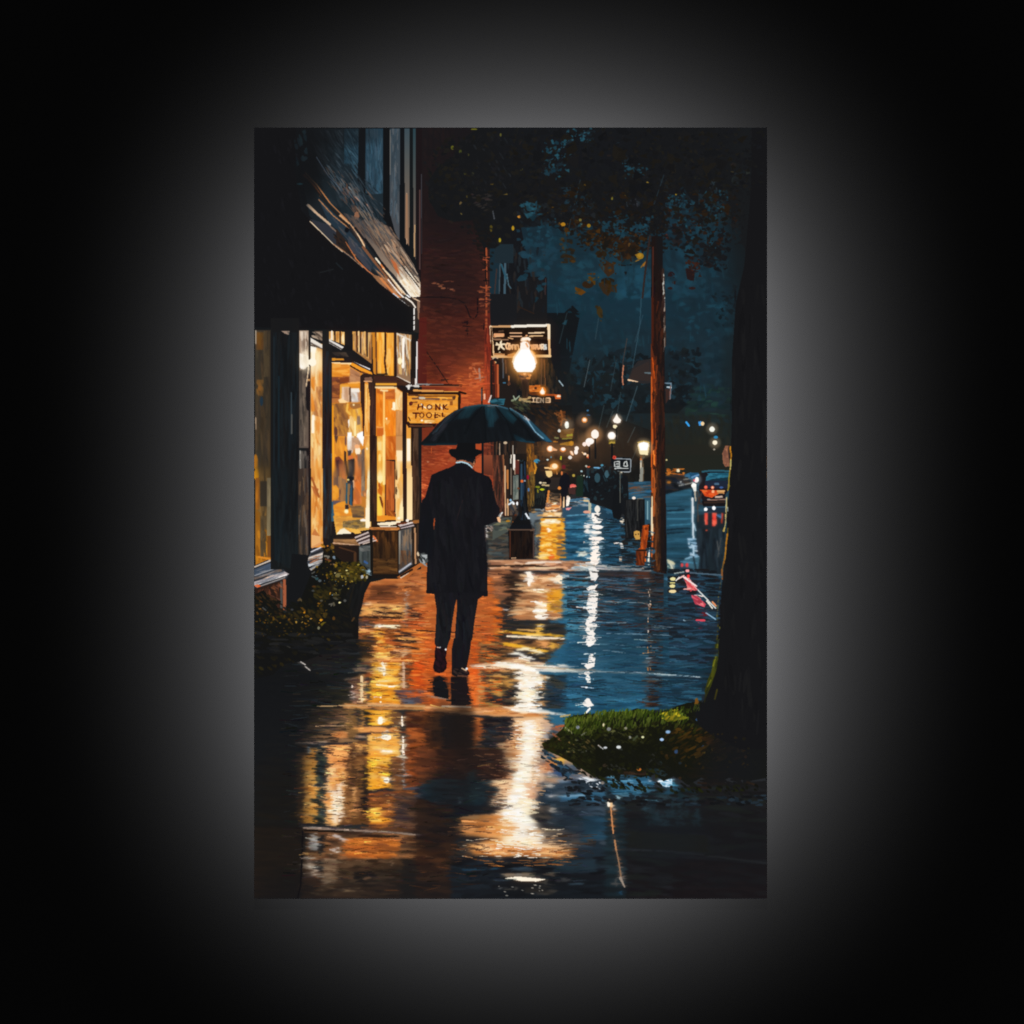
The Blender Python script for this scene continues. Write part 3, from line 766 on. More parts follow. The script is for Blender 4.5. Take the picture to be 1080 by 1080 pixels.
d e89020,c87820@.7 40 16 3 1 200,840 500,850 500,1000 200,1000
p 8a5430|5a3c28 500,570 530,570 525,830 500,850
p d0a880 530,580 570,580 572,845 525,840
d e8c8a0,c89870@.8 14 14 2 88 535,585 568,585 568,840 530,840
p 3a2a1c|4a3424 572,570 660,570 640,830 572,850
d 4a3624,2c221c,6a442c@.8 40 12 3 3 575,575 650,575 640,830 575,840
p c84c1c 640,560 860,560 850,920 680,860 630,720
d e05c20,c04818,d8501c,a03c1c,e87030@.8 140 12 4 3 640,565 860,565 850,880 640,860
l f08838 1.6 620,712 720,705
p 6a4a3c 440,860 860,860 1000,960 860,1000 520,1010
d 5a5a64,8a5a48,d06030,4a4048,b05428@.9 90 22 2.6 3 460,860 860,880 1000,960 520,1010
l 2a2228 2.6 450,905 505,915
l 4a5464 3.4 560,990 650,1000
l e8a060 2 340,1005 540,1020

# ============ PAVEMENT middle right (C3 lower) ============
=C3 pavement
p 24323e 0,640 460,655 800,680 770,1080 0,1080
d 2c4a60,1e2830,3a6480,1a2026,4a3c3a,284058@.7 260 34 3 1 10,650 460,660 790,690 770,1070 10,1070
d 3e2c28,5a3a2c,2c2426@.7 60 26 2.6 1 20,650 350,655 350,760 20,780
d 5a7088,3a5a78,748898@.7 50 22 2.6 2 30,700 320,690 240,780 20,760
l 2a2020 2.4 60,740 350,755
l 14181c 2.4 0,770 400,790
l 3a2c28 2 40,790 440,810
p 9a9aa4 60,850 90,850 95,880 40,880
e d8b090 62,858 24,12
e e0b890 58,912 22,9
d c0a898,8a8a98,d8c0b0@.7 16 7 2.4 1 40,840 95,840 95,925 40,925
d 3a6a8a,2a5270,4a7a98,1c3448@.7 70 24 3 1 10,820 240,820 240,1080 10,1080
d 3a7090,46809e,2e5e7c@.8 40 26 4 1 10,1020 230,1020 230,1080 10,1080
# pole reflection brown
p 2c1e18 240,650 450,670 440,860 400,1080 340,1080 250,900
d 4a2618,1c1616,5a2e1c,2a1e1c,1a1c20@.8 90 14 3 1 240,660 450,670 440,800 400,1080 330,1080 270,900
p 6a2c14 240,655 340,655 345,700 250,690
l d8a070 1.5 335,770 345,790
e f0f0e8 338,712 10,16
e e89840 336,792 12,8
e d8d0c8 332,820 10,10
l e8dcd0 2:3 325,850 335,900 330,935 345,940
l c8a890 2 330,960 335,1070
e f0a860 333,1072 10,8
e b0c0c8 330,880 9,12
# white column
=C2 pavement
d c8d0d0,8aa8b8,e8e4dc 40 11 2 0 1030,290 1080,290 1080,580 1045,580
d a8c0c8,7a9cb0,d8dcd8 40 12 2 0 1020,720 1080,720 1080,1080 1010,1080 1000,930 1040,880
=C3 pavement
d c8d0d0,8aa8b8 20 9 2 0 0,290 40,290 40,600 0,610
# ============ D2 : centre ============
=D2 pavement
p b85a28|8a4a28 -10,0 520,0 540,150 540,430 -10,430
d c8642c,a84c1e,e07030,8a4020,d8541c@.7 160 12 4 60 -10,0 330,0 330,420 -10,420
d e86824,d0501a,f08038@.7 50 12 4 70 270,180 340,170 340,420 290,420
p 5a4028 340,20 600,0 900,0 890,160 500,150 340,150
d 8a5c34,2c2420,6a4a2c,a87040,1c1c1e,c88848@.8 120 20 3.4 2 340,10 880,0 890,140 350,150
p 2a2c30 560,60 700,90 900,60 900,150 640,140 560,100
d 33302c,1e2226,5a4a2c,c89038@.8 50 14 3 2 640,60 900,30 895,150 640,140
l f0b030 4:2 500,30 600,45 780,80
l f8e8c0 3 590,70 640,60 740,85
l fff8e8 2.6 580,90 680,130
p e8b048 785,20 810,20 812,60 785,65
p e8a060 700,10 770,20 770,60 740,40
p 3a3c3c 820,60 900,70 895,140 830,150
# blue right
p 2c607e|1d4a64 890,0 1080,0 1080,480 780,480 700,420 700,230
d 30688a,225270,3c7c9c,1a3c52,2a5c78@.6 180 24 4 1 890,5 1080,5 1080,470 900,480
p 1e2a34|24323c 700,230 900,225 880,330 800,440 720,400
d 1a2228,25323e,3a3830,1e3a50@.7 90 18 4 3 700,225 900,225 880,440 720,440
# light band
p c89068|a89890 280,160 480,150 600,110 700,150 860,180 1080,190 1080,215 860,205 640,205 480,190 300,185
d f8dcb8,e8c098,fff0dc,c89870@.8 70 24 3 1 320,160 620,120 860,180 1060,195 1060,208 640,200 330,185
p fffaf0 460,150 540,160 640,160 700,190 690,230 620,220 560,180
l d8d8d0 3 700,195 1080,208
l f4ece0 2.4 860,168 900,172
# lamp reflection zone
p c89058 340,200 600,190 760,230 760,420 560,460 340,440
d b07840,d89c58,8a5a30,c88848,6a4424@.8 90 16 4 3 345,200 560,210 540,440 345,440
p 20242a 400,330 520,300 600,320 660,380 640,420 440,420 395,380
d 24282c,16181c,3a3430,8a6a3c@.8 80 14 4 10 350,200 640,200 640,420 400,420
p c89048 400,230 540,230 560,300 500,330 480,370 430,340
d d8a050,b88040,3a2c20@.8 30 10 4 20 400,240 550,240 500,350 420,330
p fff6e8 600,190 700,180 690,230 740,250 640,260 720,280 690,310 660,320 700,350 690,400 680,430 600,440 640,400 600,370 580,340 620,330 560,300 600,280 570,250
d fffaf2,ffe8cc,fff0dc@.9 90 18 4 0 560,200 720,190 740,260 700,420 580,440 620,330
l f8e0c0 3 590,340 660,360 750,355
e e8dcc0 775,242 18,12
d f0d0a0,ffecd0@.9 24 12 3 2 640,330 770,340 760,370 660,370
p 2a2c2e 700,300 760,330 740,400 700,420
e c8a070 580,380 30,18
e 3a2c20 580,385 16,10
l 3a3028 2 420,205 480,215 560,250
l 2c2a2a 2.4 560,220 620,230
# band 430-450
p c87840|c89868 -10,420 300,430 560,440 780,470 780,500 300,480 -10,450
d d89050,b8703c,e8b078,a05c30@.8 70 24 3.4 2 -10,425 760,460 760,495 -10,455
p fff0dc 540,430 700,430 720,460 640,470 560,460
d fff4e8,ffe4c4@.9 26 20 3 1 500,430 740,440 800,470 600,470
l d8d8d0 2.4 720,450 880,480
l c8a890 1.8 110,425 280,430
# upper-left of feet reflection
p 2a1c18 50,250 80,230 115,240 150,350 150,380 50,350
p 241a1a 165,230 260,230 290,420 170,420
d 33241f,1c1818,4a2a1c@.7 40 12 3 80 60,250 140,250 150,370 55,350
d 2a201e,1a1a1c,3a2620@.7 40 12 4 80 168,235 260,235 288,415 170,415
l 8a8078 1.6 0,360 150,380
# lower brown man reflection
p 4a2818|3a2218 -10,455 300,480 300,880 -10,880
d 6a3a20,3a2018,8a4a22,2a1c1a,5a3018@.7 160 16 5 88 -10,460 300,485 300,870 -10,870
p 9a5028 300,490 360,500 360,640 300,690
d c06a34,7a4024,a85828@.8 30 12 4 80 300,490 360,500 360,640 300,680
p 22201f 100,480 190,480 190,700 110,700
p 2a201c 200,470 300,490 300,700 190,700
d 1f1c1c,2c2220,35241e@.7 60 20 5 88 100,480 300,490 300,700 110,700
p 1c1a1c 360,500 580,500 600,520 560,580 520,650 380,640
d 22242a,16161a,3a2a24,2c3438@.8 60 16 4 3 360,500 580,500 540,650 370,650
l 8a7060 2 540,525 600,540
p 6a3a20|4a2a1c 300,680 520,700 530,860 560,885 300,870
d 7a4426,3a221a,8a5030,4e2c1c,2a1c1a@.8 100 13 4 40 300,680 510,710 530,870 310,870
l e8803a 1.6 300,690 320,692
# right tan
p e8b888|d8a878 560,500 740,490 780,520 800,600 730,680 700,880 560,880 520,780 440,720 500,660 560,600
d d89c68,f0c898,b87848,e8a870@.8 140 20 4.4 2 450,660 620,640 620,800 530,800 520,760
d f0d0b0,ffe4c8,d8b088@.8 70 14 4 85 700,500 790,520 760,640 720,850 690,850
d c08860,8a5c44,e0a878@.8 50 12 3.4 10 560,540 640,560 630,640 570,650
p e8b080|9aa0a8 740,490 800,540 800,610 770,640 740,600
# blue bit beside shrub
p 2e6480 780,490 900,490 880,560 820,570
d 8a5a48,4a6a80,2c4a60,a86848@.8 26 14 3 10 800,540 890,540 880,640 820,620
# lamp main white
p f4c898 600,515 720,510 730,560 725,640 735,700 720,850 700,900 650,1080 540,1080 500,1060 570,900 560,820 590,740 600,660
p fff8ee 625,515 690,512 695,560 680,640 690,700 680,800 660,880 630,1000 640,1080 560,1080 520,1030 600,900 575,830 610,740 630,660 645,560
d fffcf8,fff4e4,ffeccf@.9 150 12 3 2 620,520 690,520 690,660 680,780 660,880 620,1070 550,1070 600,880 610,740
d ffe8cc,fff8ee@.9 40 10 4 85 690,560 720,560 725,800 700,840
d f8d8b0,c8946c@.9 30 12 3 5 520,780 600,740 600,800 540,860
# grey brown right of lamp
p b08868|5a606a 720,700 860,720 1000,780 1080,860 1080,1080 640,1080 690,900
d 8a7464,6a6a70,b08c70,545c68,a07c60@.8 150 13 4.4 15 720,710 900,760 1000,800 1000,1000 700,1070
p 5a6068 740,720 800,720 810,780 750,790
p b8744c 750,800 800,740 825,780 820,845 745,850
p e8a830 820,760 880,740 870,790 840,800 820,790
l f8c848 2.6 830,770 875,765
l e8b040 2.4 920,760 970,780 920,800 960,815
d 3c5068,2c4058,5a7088@.8 40 12 4 20 800,800 960,790 1000,880 830,880
e f0ece0 790,855 14,20
e c8cccc 785,930 16,14
e e8e8e8 805,993 12,9
e e8a060 960,850 14,14
l 8a6a58 2 850,830 850,870
e 2a4870 850,850 30,22
# dark blue lower left of D2
=D2 pavement
p 1d262c|20303a 0,880 360,870 520,980 400,1080 0,1080
d 2c444e,1a2228,3a5560,202a30,4a4a44@.8 120 24 4 2 0,880 400,880 500,990 380,1075 0,1075
p 24383e 250,840 325,830 330,940 255,950
d 3a5a60,2a444c 24 16 4 88 255,840 325,835 325,1050 255,1050
p 6a5a50 0,930 60,930 60,1000 0,1000
l 6aa0b8 2.4 215,1010 220,1040
l c08868 1.6 80,1020 200,1035
p f0c898 400,890 600,890 600,1000 520,1000 470,930
d ffe0b8,e8b888,fff0d8@.9 36 17 3.4 3 410,890 600,885 590,990 500,980
p 1c2024 380,920 450,920 500,970 430,980 370,960
d e8c8a0,fff0dc,b89070@.9 40 16 3.4 3 390,990 560,980 560,1075 400,1050
p c0906c 640,920 740,900 740,980 660,1040
d d8a880,e8c0a0,b08868@.8 30 16 3.4 2 640,920 740,900 730,980 650,1040
p 25303a 740,1000 860,980 1080,1000 1080,1080 700,1080
d 2c4458,1c2830,3a5a74,4a6478@.8 90 16 4 10 760,960 1080,900 1080,1075 720,1075
p 2c3c4e 880,900 1000,880 1080,960 1080,1080 860,1060
d 3a5470,5a7690,2a3c4c@.7 60 14 4 30 860,880 1070,960 1070,1070 860,1060
p d8e0e8 970,880 1020,870 1060,885 1080,880 1080,900 1040,900 990,900
d f0f4f8,a8b0c0,c8d0dc@.9 16 9 4 20 970,870 1080,880 1080,960 1060,960 990,900
# ============ D3 pavement ============
=D3 pavement
p 26607c|1e4a64 0,0 320,0 320,440 0,480
d 2c6886,1f5672,3c80a0,488ca8,1a4058@.6 180 24 5 1 0,5 320,5 320,440 0,480
d 5a98b0,6aa4b8@.5 16 20 5 5 0,0 180,0 80,150 0,180
p 1c2f3a|182631 415,0 760,0 740,180 690,330 640,440 400,460
d 1c3a4c,24506a,141f28,1e2c36,2a5a74@.6 160 26 4 1 415,5 750,5 700,300 640,440 410,450
d 3a6e88,2a5c78@.8 30 26 3 2 440,130 720,160 720,180 430,180
p 1d1716 325,0 425,0 415,210 345,210
p 221a1a 320,230 412,230 400,430 310,430
d 2a1e1a,14161a,4a2a1c@.7 60 10 4 30 325,0 420,0 410,430 315,430
p e89060 325,0 352,0 350,30 325,30
p 6a5040 320,35 355,35 358,80 325,80
p c89878|7a7068 318,130 330,112 350,115 352,190 330,205 316,180
p 8a4a30 355,60 370,60 368,120 355,120
p 4a3226 320,230 350,230 345,430 315,430
d 8a5030,5a3020 14 6 3 60 320,250 350,250 340,420 315,420
l b8643a 1.6 385,10 420,12
l b8b8a8 3.4:2 0,205 200,212 400,222
l a8c8d0 2.6:1.6 380,225 550,232 660,243
l 4a90a8 2 70,385 180,382
l 3a7898 2 540,335 700,342
# ============ left-lower golden columns (D1) ============
=D1 pavement
p 4a3a2a|5a4028 380,440 640,430 660,650 270,660
d 5a4434,8a6444,33291f,a07850,453a30@.7 110 18 4 2 380,450 640,440 650,650 280,655
p 7a5834 600,440 640,440 660,600 590,640
l c88c48 3.4 680,450 682,545
p 1c2022 695,450 728,450 728,550 695,550
p f0a028 735,450 860,450 860,550 735,550
d f8b840,e08c1c,f0a030@.8 30 12 5 85 735,452 860,452 860,550 735,550
e fff8e0 798,517 18,27
p 6a4830 860,450 920,460 920,550 865,550
p ecc89c 928,490 950,490 948,550 925,550
p 4a2a1a 960,460 1080,460 1080,560 955,560
d 5a3420,3a2018,7a4426@.7 40 16 4 2 955,455 1080,455 1080,560 955,560
p 8a5a34 560,405 1080,415 1080,450 560,440
d b87a40,8a5c34,c88c50,e0a060@.8 50 26 3 1 560,410 1080,415 1080,450 560,440
l e0a870 2.4 720,410 920,418
p c88048 500,590 580,580 590,625 510,630
d d89458,b8703c 12 10 4 3 490,590 585,580 590,625 500,628
p b87038 660,555 920,555 920,590 660,590
d d88c48,b87038,e8a058@.8 26 20 3.4 1 660,555 920,555 920,592 660,592
l c0a088 2.4 270,660 460,652
l 8a6a54 2 380,645 470,640
l a88c78 2.4 640,615 700,620
p f0a850|f0b048 715,600 920,590 920,740 720,760
d ffc468,e89c3c,f8b858,d88c30@.8 70 20 5 1 715,600 918,595 915,740 722,755
e fff8e8 836,618 34,18
e fff0d8 840,585 22,10
e fff0d8 845,708 28,10
d fff0d8,f8d090@.9 20 14 3 1 790,690 880,700 880,725 790,725
p f8a828|f0a838 720,740 860,745 850,900 880,950 850,940 780,930 760,965 700,960
d ffb838,e89420,f8c060,e8a030@.8 80 16 5 3 715,745 858,750 850,940 705,960
e fffae8 838,894 20,18
p 9a5c28 780,790 820,800 860,820 800,830
l b87028 2 785,800 785,930
p 7a5030|7a4a2c 862,750 935,740 940,1080 720,1080 720,980 880,960
d 8a5c38,6a4228,a0683c,5c3c28@.8 110 18 5 4 865,750 935,750 935,1070 730,1070 730,985 880,960
p b86a2c|9a5824 720,980 900,970 900,1080 720,1080
d c87830,a05c24,e09038@.7 50 22 5 1 720,985 900,975 900,1075 720,1075
l e8dcc4 3:3 942,620 945,700 943,745
l c8c0b8 2 945,760 945,830
l a8a8a8 1.6 945,850 945,940
p 7a3c1c|6a381f 960,560 1080,560 1080,1080 950,1080
d 9a4a22,5c2e1a,b8602c,7a4020,4a2a1e@.8 130 18 5 3 962,565 1080,565 1080,900 965,900
d 3a4450,5a5460,4a2e24,2a2a2e@.8 60 20 4 3 950,940 1080,930 1080,1080 940,1080
# bottom columns
p 6a4426|5a3c24 270,670 330,670 320,1080 240,1080 270,820
d 5a3a24,3a2a20,8a5c34@.7 50 14 5 80 270,670 325,680 310,1070 250,1070
p c87c38 280,730 325,730 320,800 275,800
p a8c8e0 330,680 345,680 345,725 332,725
p f0a850|e8963c 348,690 400,690 385,860 395,960 385,1080 325,1080 315,850
d ffc068,e89a40,f8b058,d88830@.8 90 12 5 3 350,690 400,690 388,1075 325,1075 316,860
p 1c2a30 400,680 445,675 455,740 470,790 440,860 450,960 430,1080 390,1080 400,980 380,880
d 2c3e44,141a1c,384840,1e2c34@.8 60 12 5 60 402,680 445,680 445,1075 392,1075 385,880
p f0a058|e8a468 450,670 600,670 590,800 600,900 570,1080 450,1080 450,960 470,790
d f8b470,e0904a,f0a860,c88048@.8 110 14 5 3 452,672 600,672 595,1075 455,1075 470,800
l 8a5c38 2 515,820 517,900
l a87040 1.6 520,820 598,830
p fff0dc|ffe0b8 520,960 560,940 560,1080 500,1080
d fff4e4,ffe0b8@.9 26 16 3 85 510,920 570,900 560,1075 505,1075
p 7a5030 600,660 700,640 720,720 700,1080 600,1080
d 8a5c38,6a4426,a87444,4a3424@.8 110 20 4 88 600,660 690,640 700,1075 600,1075
l f0b060 3.4 665,670 668,720
l d8a878 2 632,740 636,900
l e8c8a0 2.6:1.6 640,960 645,1050
p 1c1c1e 690,700 720,710 712,800 700,860 715,960 715,1080 690,1080
d 2c2420,18181a@.7 30 12 3 60 692,700 718,700 714,1070 690,1070
# ============ E: bottom ============
=E1 pavement
r 1a1b1d 60,-10 370,490
d 1d2022,151619,232628,2a2218@.5 120 24 5 5 70,0 340,0 340,480 70,480
l 33404a 2 310,240 330,320 320,340
d 4a3424,2c221c,5a3e28@.7 50 20 4 88 325,20 375,20 375,480 330,480
p f0a850|e89438 375,230 460,240 450,330 480,420 470,470 370,470
d ffc068,f8ac48,e8963c,d88430@.8 70 12 5 5 378,20 450,20 450,320 460,470 375,470
p 1c2c34|141c1e 450,30 510,20 520,110 490,200 510,320 480,360 505,420 500,480 460,475 450,330 470,240
d 2a3a40,18201f,46503c,15181c@.8 50 12 4 50 455,30 510,30 505,470 460,470
p f0a458|f0b068 515,120 640,120 630,440 600,490 510,480 515,320
d f8b870,e8984c,d08440,ffd098@.8 90 14 4 80 515,120 635,120 625,440 600,480 515,470
p fff0dc|f8d098 560,260 620,200 620,440 580,490 545,460
d fff4e8,ffdcb0,c89468@.8 40 20 3 86 555,240 625,220 620,450 580,480 548,450
l a87040 1.6 577,120 575,280
p 6a4426|5a3a22 640,60 775,40 775,410 800,480 620,480 630,300
d 8a5c34,5a3c24,7a5030,3c2a1e,a06c3c@.8 110 22 4 88 640,60 770,60 770,400 640,480
l e8a868 3 690,250 695,330
l b07a48 2 695,330 695,430
p 1c1a1a 745,120 775,100 778,400 740,405
p 8a4a24|5a3824 780,280 1080,260 1080,520 780,510
d a05c28,6a4024,c07434,7a4a2a,4a3228@.8 110 20 4 2 785,285 1080,270 1080,510 785,500
p f8b040|e89028 782,370 860,370 858,430 930,440 920,470 785,470
d ffc858,f09c28,e8a040@.9 40 14 4 1 785,372 860,372 860,460 785,468
p 4a3024 950,310 1080,290 1080,520 940,500
d 5a3a2c,3a3030,6a4a38,8a5c3c@.8 50 18 4 10 950,300 1080,290 1080,515 940,500
# horizontal seam
p 2c221c|241c18 60,490 370,500 370,945 60,945
p 5a3a26|3a281e 370,490 1080,520 1080,945 340,945
d 6a4830,8a5c38,4a3426,a87044,33261e@.7 160 26 4 2 375,500 1080,525 1080,700 350,700
l 1d1917 2 60,490 370,500
l b8a090 2.4 380,497 600,510
l 6a5a54 2 600,510 860,522 1080,540
l d8ccc0 1.6 420,495 470,505
d 2c2018,241c18,33241a@.6 80 24 4 3 60,500 280,500 280,940 60,940
p b86428|9a5424 640,560 960,560 980,640 900,690 640,680
d d07830,b86026,e8883c,8a4c24@.8 80 26 4 1 630,560 980,560 980,690 640,690
l 2a1c16 2 730,550 960,552
p 1c1a1c 370,540 390,540 385,640 372,640
l 161616 3 365,520 360,720 350,860 340,945
p d8c8b8|a8a8a8 425,530 450,530 465,600 460,640 415,640 420,580
d f0ece4,b8b4b0,8a8884@.9 26 12 3 10 415,530 462,560 462,645 412,645
p 1a1a1c 465,560 500,540 500,640 480,680 465,660
e f0b060 402,664 14,10
d c8b098,e8dcc8,8a7464,5a4638@.9 40 17 3 6 370,680 500,690 500,820 375,810
d 221c1a,141416@.9 20 9 3 60 460,700 505,720 500,850 460,840
p 8a6a50|6a5440 500,690 640,700 580,850 480,870
d 9a8064,7a6048,5a4434@.7 40 18 4 10 500,690 620,700 570,860 480,860
l c8b8b0 3 560,545 600,560 630,580
e f0e8e0 582,640 20,20
e 6a4430 585,638 10,11
e d8d0c8 558,660 9,8
p 3a2a1e|2c221c 600,700 1080,690 1080,860 580,860
d 4a3424,2c2018,5c4430,33281e@.7 90 20 5 10 580,700 1080,690 1080,870 570,860
p 1f1a18 690,780 800,770 840,800 740,840 690,820
e 8a6444 775,818 20,12
l 8a6c50 2 925,700 930,735
d 8a6a4a,b08c60,5a4430@.9 40 20 3 8 400,860 700,860 800,930 400,930
d 2a1f1a,3c2a1c,4a3424@.7 60 24 4 4 370,850 1080,860 1080,940 345,940
p 241f1c 1000,700 1080,700 1080,945 980,945
=E2 pavement
p 20242a|191c1f 100,170 480,170 500,400 250,500 0,520 0,350
p 3a2418|2e1f19 0,280 110,300 220,500 200,850 0,850
d 4a2e1e,2a1e1a,221a18,3c281c@.6 110 24 5 3 0,300 200,300 250,500 200,845 0,845
p 5a3020|4a2a1c 0,0 120,0 130,170 0,190
d 7a4024,5a3220,4a2a1c@.7 40 20 4 3 0,0 120,0 130,180 0,190
p 3a2219|2c1c18 120,0 500,0 520,150 480,180 130,170
d 4a2c1e,2a1c1a,5c3624,331f18@.7 90 14 5 30 120,0 500,10 520,160 130,165
d 1f3038,24404c,182228,33505c,2a3438@.7 120 26 4 1 100,170 400,175 520,240 360,320 100,320 0,240
p 24454e 290,130 345,115 350,300 300,310
d 2e5058,1f383e@.7 20 16 4 88 290,130 345,120 350,300 300,300
l 8ab8c8 2.4 250,280 250,310
p e8b480 420,175 570,180 570,240 520,260 460,220
d f8d4a8,d8a070@.9 24 20 4 3 420,178 570,180 560,240 480,230
p e8bc90 520,180 670,60 700,200 640,300 730,520 640,560 420,540 440,420 470,350 420,300
p fff4e6 590,60 665,60 660,150 625,260 650,290 620,330 660,350 640,400 670,450 720,490 700,520 640,540 590,500 560,440 570,400 520,370 590,340 520,320 480,300 540,260 580,180
d fffaf4,fff0dc,ffe6c4@.9 200 18 5 1 570,60 670,60 640,180 620,260 690,290 650,350 700,480 620,540 500,500 490,360 540,250
d 1d1f22,2a2624@.9 30 14 4 3 370,330 490,320 480,350 370,370
p e8a468|d88c48 250,385 470,365 560,420 560,500 480,540 350,510 250,490
d f8b870,d88840,c87838,e8a058@.8 120 22 5 2 250,385 480,370 560,440 500,520 260,490
p 5a4a40 370,400 430,395 445,430 380,440
e c89868 500,400 36,12
l 26201f 2.4 240,500 460,516
p e8a058|c87c3c 280,540 480,520 900,540 870,610 640,600 440,610 340,600
d f8b874,d8884a,c07438,ffd0a0,b87850@.8 150 26 4.4 2 290,540 900,545 860,610 640,615 420,610
d fff0dc,ffe0b8@.9 50 18 4 2 480,500 720,500 720,560 660,570 520,545
d d8b890,b89878@.9 20 12 4 3 600,455 690,460 680,490 610,485
p e0a880 620,200 730,190 720,280 640,290
d f0c098,d09c78@.8 26 14 4 2 630,190 730,190 720,270 640,270
d e8c8a8,b08c74,8a6c5c@.7 40 12 4 85 680,40 730,40 730,280 690,280
# right area dark blue grey
p 25313c|1c262e 730,200 1080,180 1080,850 760,850 760,640 950,600 740,400 660,400 680,300
d 2c3c4a,1e2830,3a4c5c,24303a,444e58@.7 200 17 5 6 740,200 1080,190 1080,560 940,560 740,420
p 1f2227 670,330 760,310 770,400 700,420 660,380
d 2a2c30,17191c,5a4e44@.8 40 10 4 30 670,320 770,320 770,410 680,410
e e8dcc8 775,348 20,15
e f4f4f4 765,422 9,8
e e8e0d8 778,268 12,8
e d8c8b8 760,210 14,12
e e8a840 785,465 12,12
d a88868,8a7460,5a5450@.8 50 16 4 4 700,450 860,460 920,560 720,540
d 5a4c44,3c4048@.8 50 12 4 30 800,480 940,470 940,540 820,540
d 2c5068,24445a,3a6a88@.7 50 22 4 1 820,260 1080,240 1080,300 830,300
l 8ab0c8 1.6 830,270 960,262
l 5a90b0 1.4 900,270 905,276
d 28485c,1f3a4c@.7 60 24 4 1 950,380 1080,380 1080,530 960,530
p 18181b|1c2026 200,620 420,610 640,610 760,640 1080,610 1080,855 200,855
d 1c2229,131417,232d36,1a2026@.7 140 30 5 1 200,625 1080,620 1080,850 200,850
p 24323c|202c34 780,630 1030,630 1030,700 780,710
l 24445a 2 270,690 480,680
d 2c3c48,3c5060@.7 20 14 4 5 500,680 620,670 700,690 640,700
p e8b080 480,710 640,705 740,745 700,760 580,755
d fff0dc,ffd8b0,fff8ee@.9 40 22 3.4 3 490,712 640,710 740,745 600,755
e f8ecd8 580,716 16,8
e f0d8b0 474,620 11,8
l a08868 2 700,600 745,640 730,660
e d89858 513,650 6,6
e e8dcc0 570,795 9,11
e d8c8a8 530,798 5,5
e c8b080 660,802 8,8
l c8ccc8 2 480,795 500,785
d 6a5c48,a89880,3a444c,8a8678@.9 26 12 3 4 620,780 800,770 800,840 620,840
e 8a8a88 850,745 22,12
l 5a8098 2 880,770 960,765
e b89878 775,715 14,12
l 4a6070 1.6 460,750 540,745
e d8c8a8 740,760 8,20
# seam down (vertical crack) & right dark
=E3 pavement
p 1e2a30|1d2428 0,140 180,180 350,560 320,850 0,850
p 1b1b1c|1a1719 100,240 930,180 930,850 120,850
d 1f2022,1a1c1e,1f2420,181618,24262a@.5 220 34 6 4 100,240 920,200 920,845 130,845
d 24333a,1e3038,1a2226@.6 90 26 5 2 0,300 120,300 120,840 0,840
p 1f1e18 130,470 580,490 590,590 130,560
d 2c4a5c,24506a,3a6a84,5a8aa0,1a2830@.8 90 24 4 1 10,145 250,150 290,240 150,290 30,240
l 8ab8d0 2 30,190 150,185 240,195
l a8c8d8 1.6 10,150 70,180
l c8e0f0 2.4 250,180 240,190
p b0d8e8 320,180 385,170 380,200 350,215 320,205
d e0f4ff,7ab0c8,4a8aa8@.9 30 9 3 5 300,170 385,172 385,215 320,215
l e8f4f8 1.6 305,185 380,180
l 3a88a8 3 385,195 400,215
e e8f4f8 366,238 8,8
e a8ccd8 72,275 12,12
d 2a5068,1f3c4c,3c6c84@.7 40 16 4 80 330,210 430,210 430,240 350,260
d 1a2a30,2c4048,141a1c@.7 40 12 3 20 210,220 520,220 520,300 220,300
l 5a90a8 1.6 220,290 310,295
d 20343c,28404a@.6 36 14 4 86 200,300 540,240 540,440 230,440
l 2a2c2e 2 100,570 400,585 920,650
l 363a3c 1.4 150,575 320,580
p 1a1618 400,620 930,660 930,850 380,850
d 1f191a,1a1516,1c1c1e@.5 60 24 6 3 380,640 920,660 920,845 380,845
l 8a5a34 2.2 35,310 45,360 40,430 45,470
p f0c090 25,280 40,285 42,330 25,330
e fff0d8 24,312 11,18
l c8a088 1.6 30,285 38,310 48,340
e b0b0b0 50,345 12,6
e e0803a 42,438 10,9
l d89060 2.4 55,520 60,550
l 5a4438 2 45,470 70,610 90,740
l a87050 2 75,620 80,650
l 8a7a70 3:2 85,670 100,740 110,780
l 6a6460 1.6 62,740 66,780
e 7a5a40 85,527 4,6
e 2a6a98 82,820 7,14

b .05 6000 10 1.8 1 268,560 760,948 pavement
s pavement 5 1 .5 268,600 800,948
w pavement 2.0 16 1.3 268,610 800,945
w pavement 1.2 7 .9 380,545 800,930
s pavement 2.6 1 .5 268,530 800,948
=0 pavement
p fff6ec 624,541 634,541 630,546 636,548 633,552 626,552 624,546
e fff6ec 630,556 6,2.4
e fff6ec 629,561.5 5.5,1.6
e fff2e6 629,568 8,2
e fff2e6 628,572 4,3
e fff2e6 628,578 4,4
e fff2e6 628,584 5.5,3
e fff2e6 627.5,589 5.5,3
e fff2e6 627,593 4.6,3
e f4f0ea 626,602 4,4
p f0eae4 620,599 634,599 630,604 631,608 628,613 623,612 622,604
p f8f0e8 622,618 631,616 627,622 630,624 622,624 618,621
p f4ece4 621,625 631,625 630,640 628,642 631,645 626,652 630,660 625,668 629,676 622,682 618,674 622,664 617,658 622,648 618,642
p f4ece4 624,688 628,694 627,703 620,706 616,702 620,700 621,692
e f8f0e8 619,710 3,2
e f8f0e8 620,715 2.4,3
e f8f0e8 621,718 2,2
p f8f0e8 619,736 624,741 626,744 617,745 614,742
l fff8f0 1.8 616,754 622,747
e e0e8e8 618,725 2,1
l c8d8dc 1.4 616,690 628,689
# far reflections small column
e f0e8dc 630,537 3,4
e c8d8c8 626,526 3,3
e e8c8b8 616,572 1,1
l b8b8a0 2.6 622,530 622,541
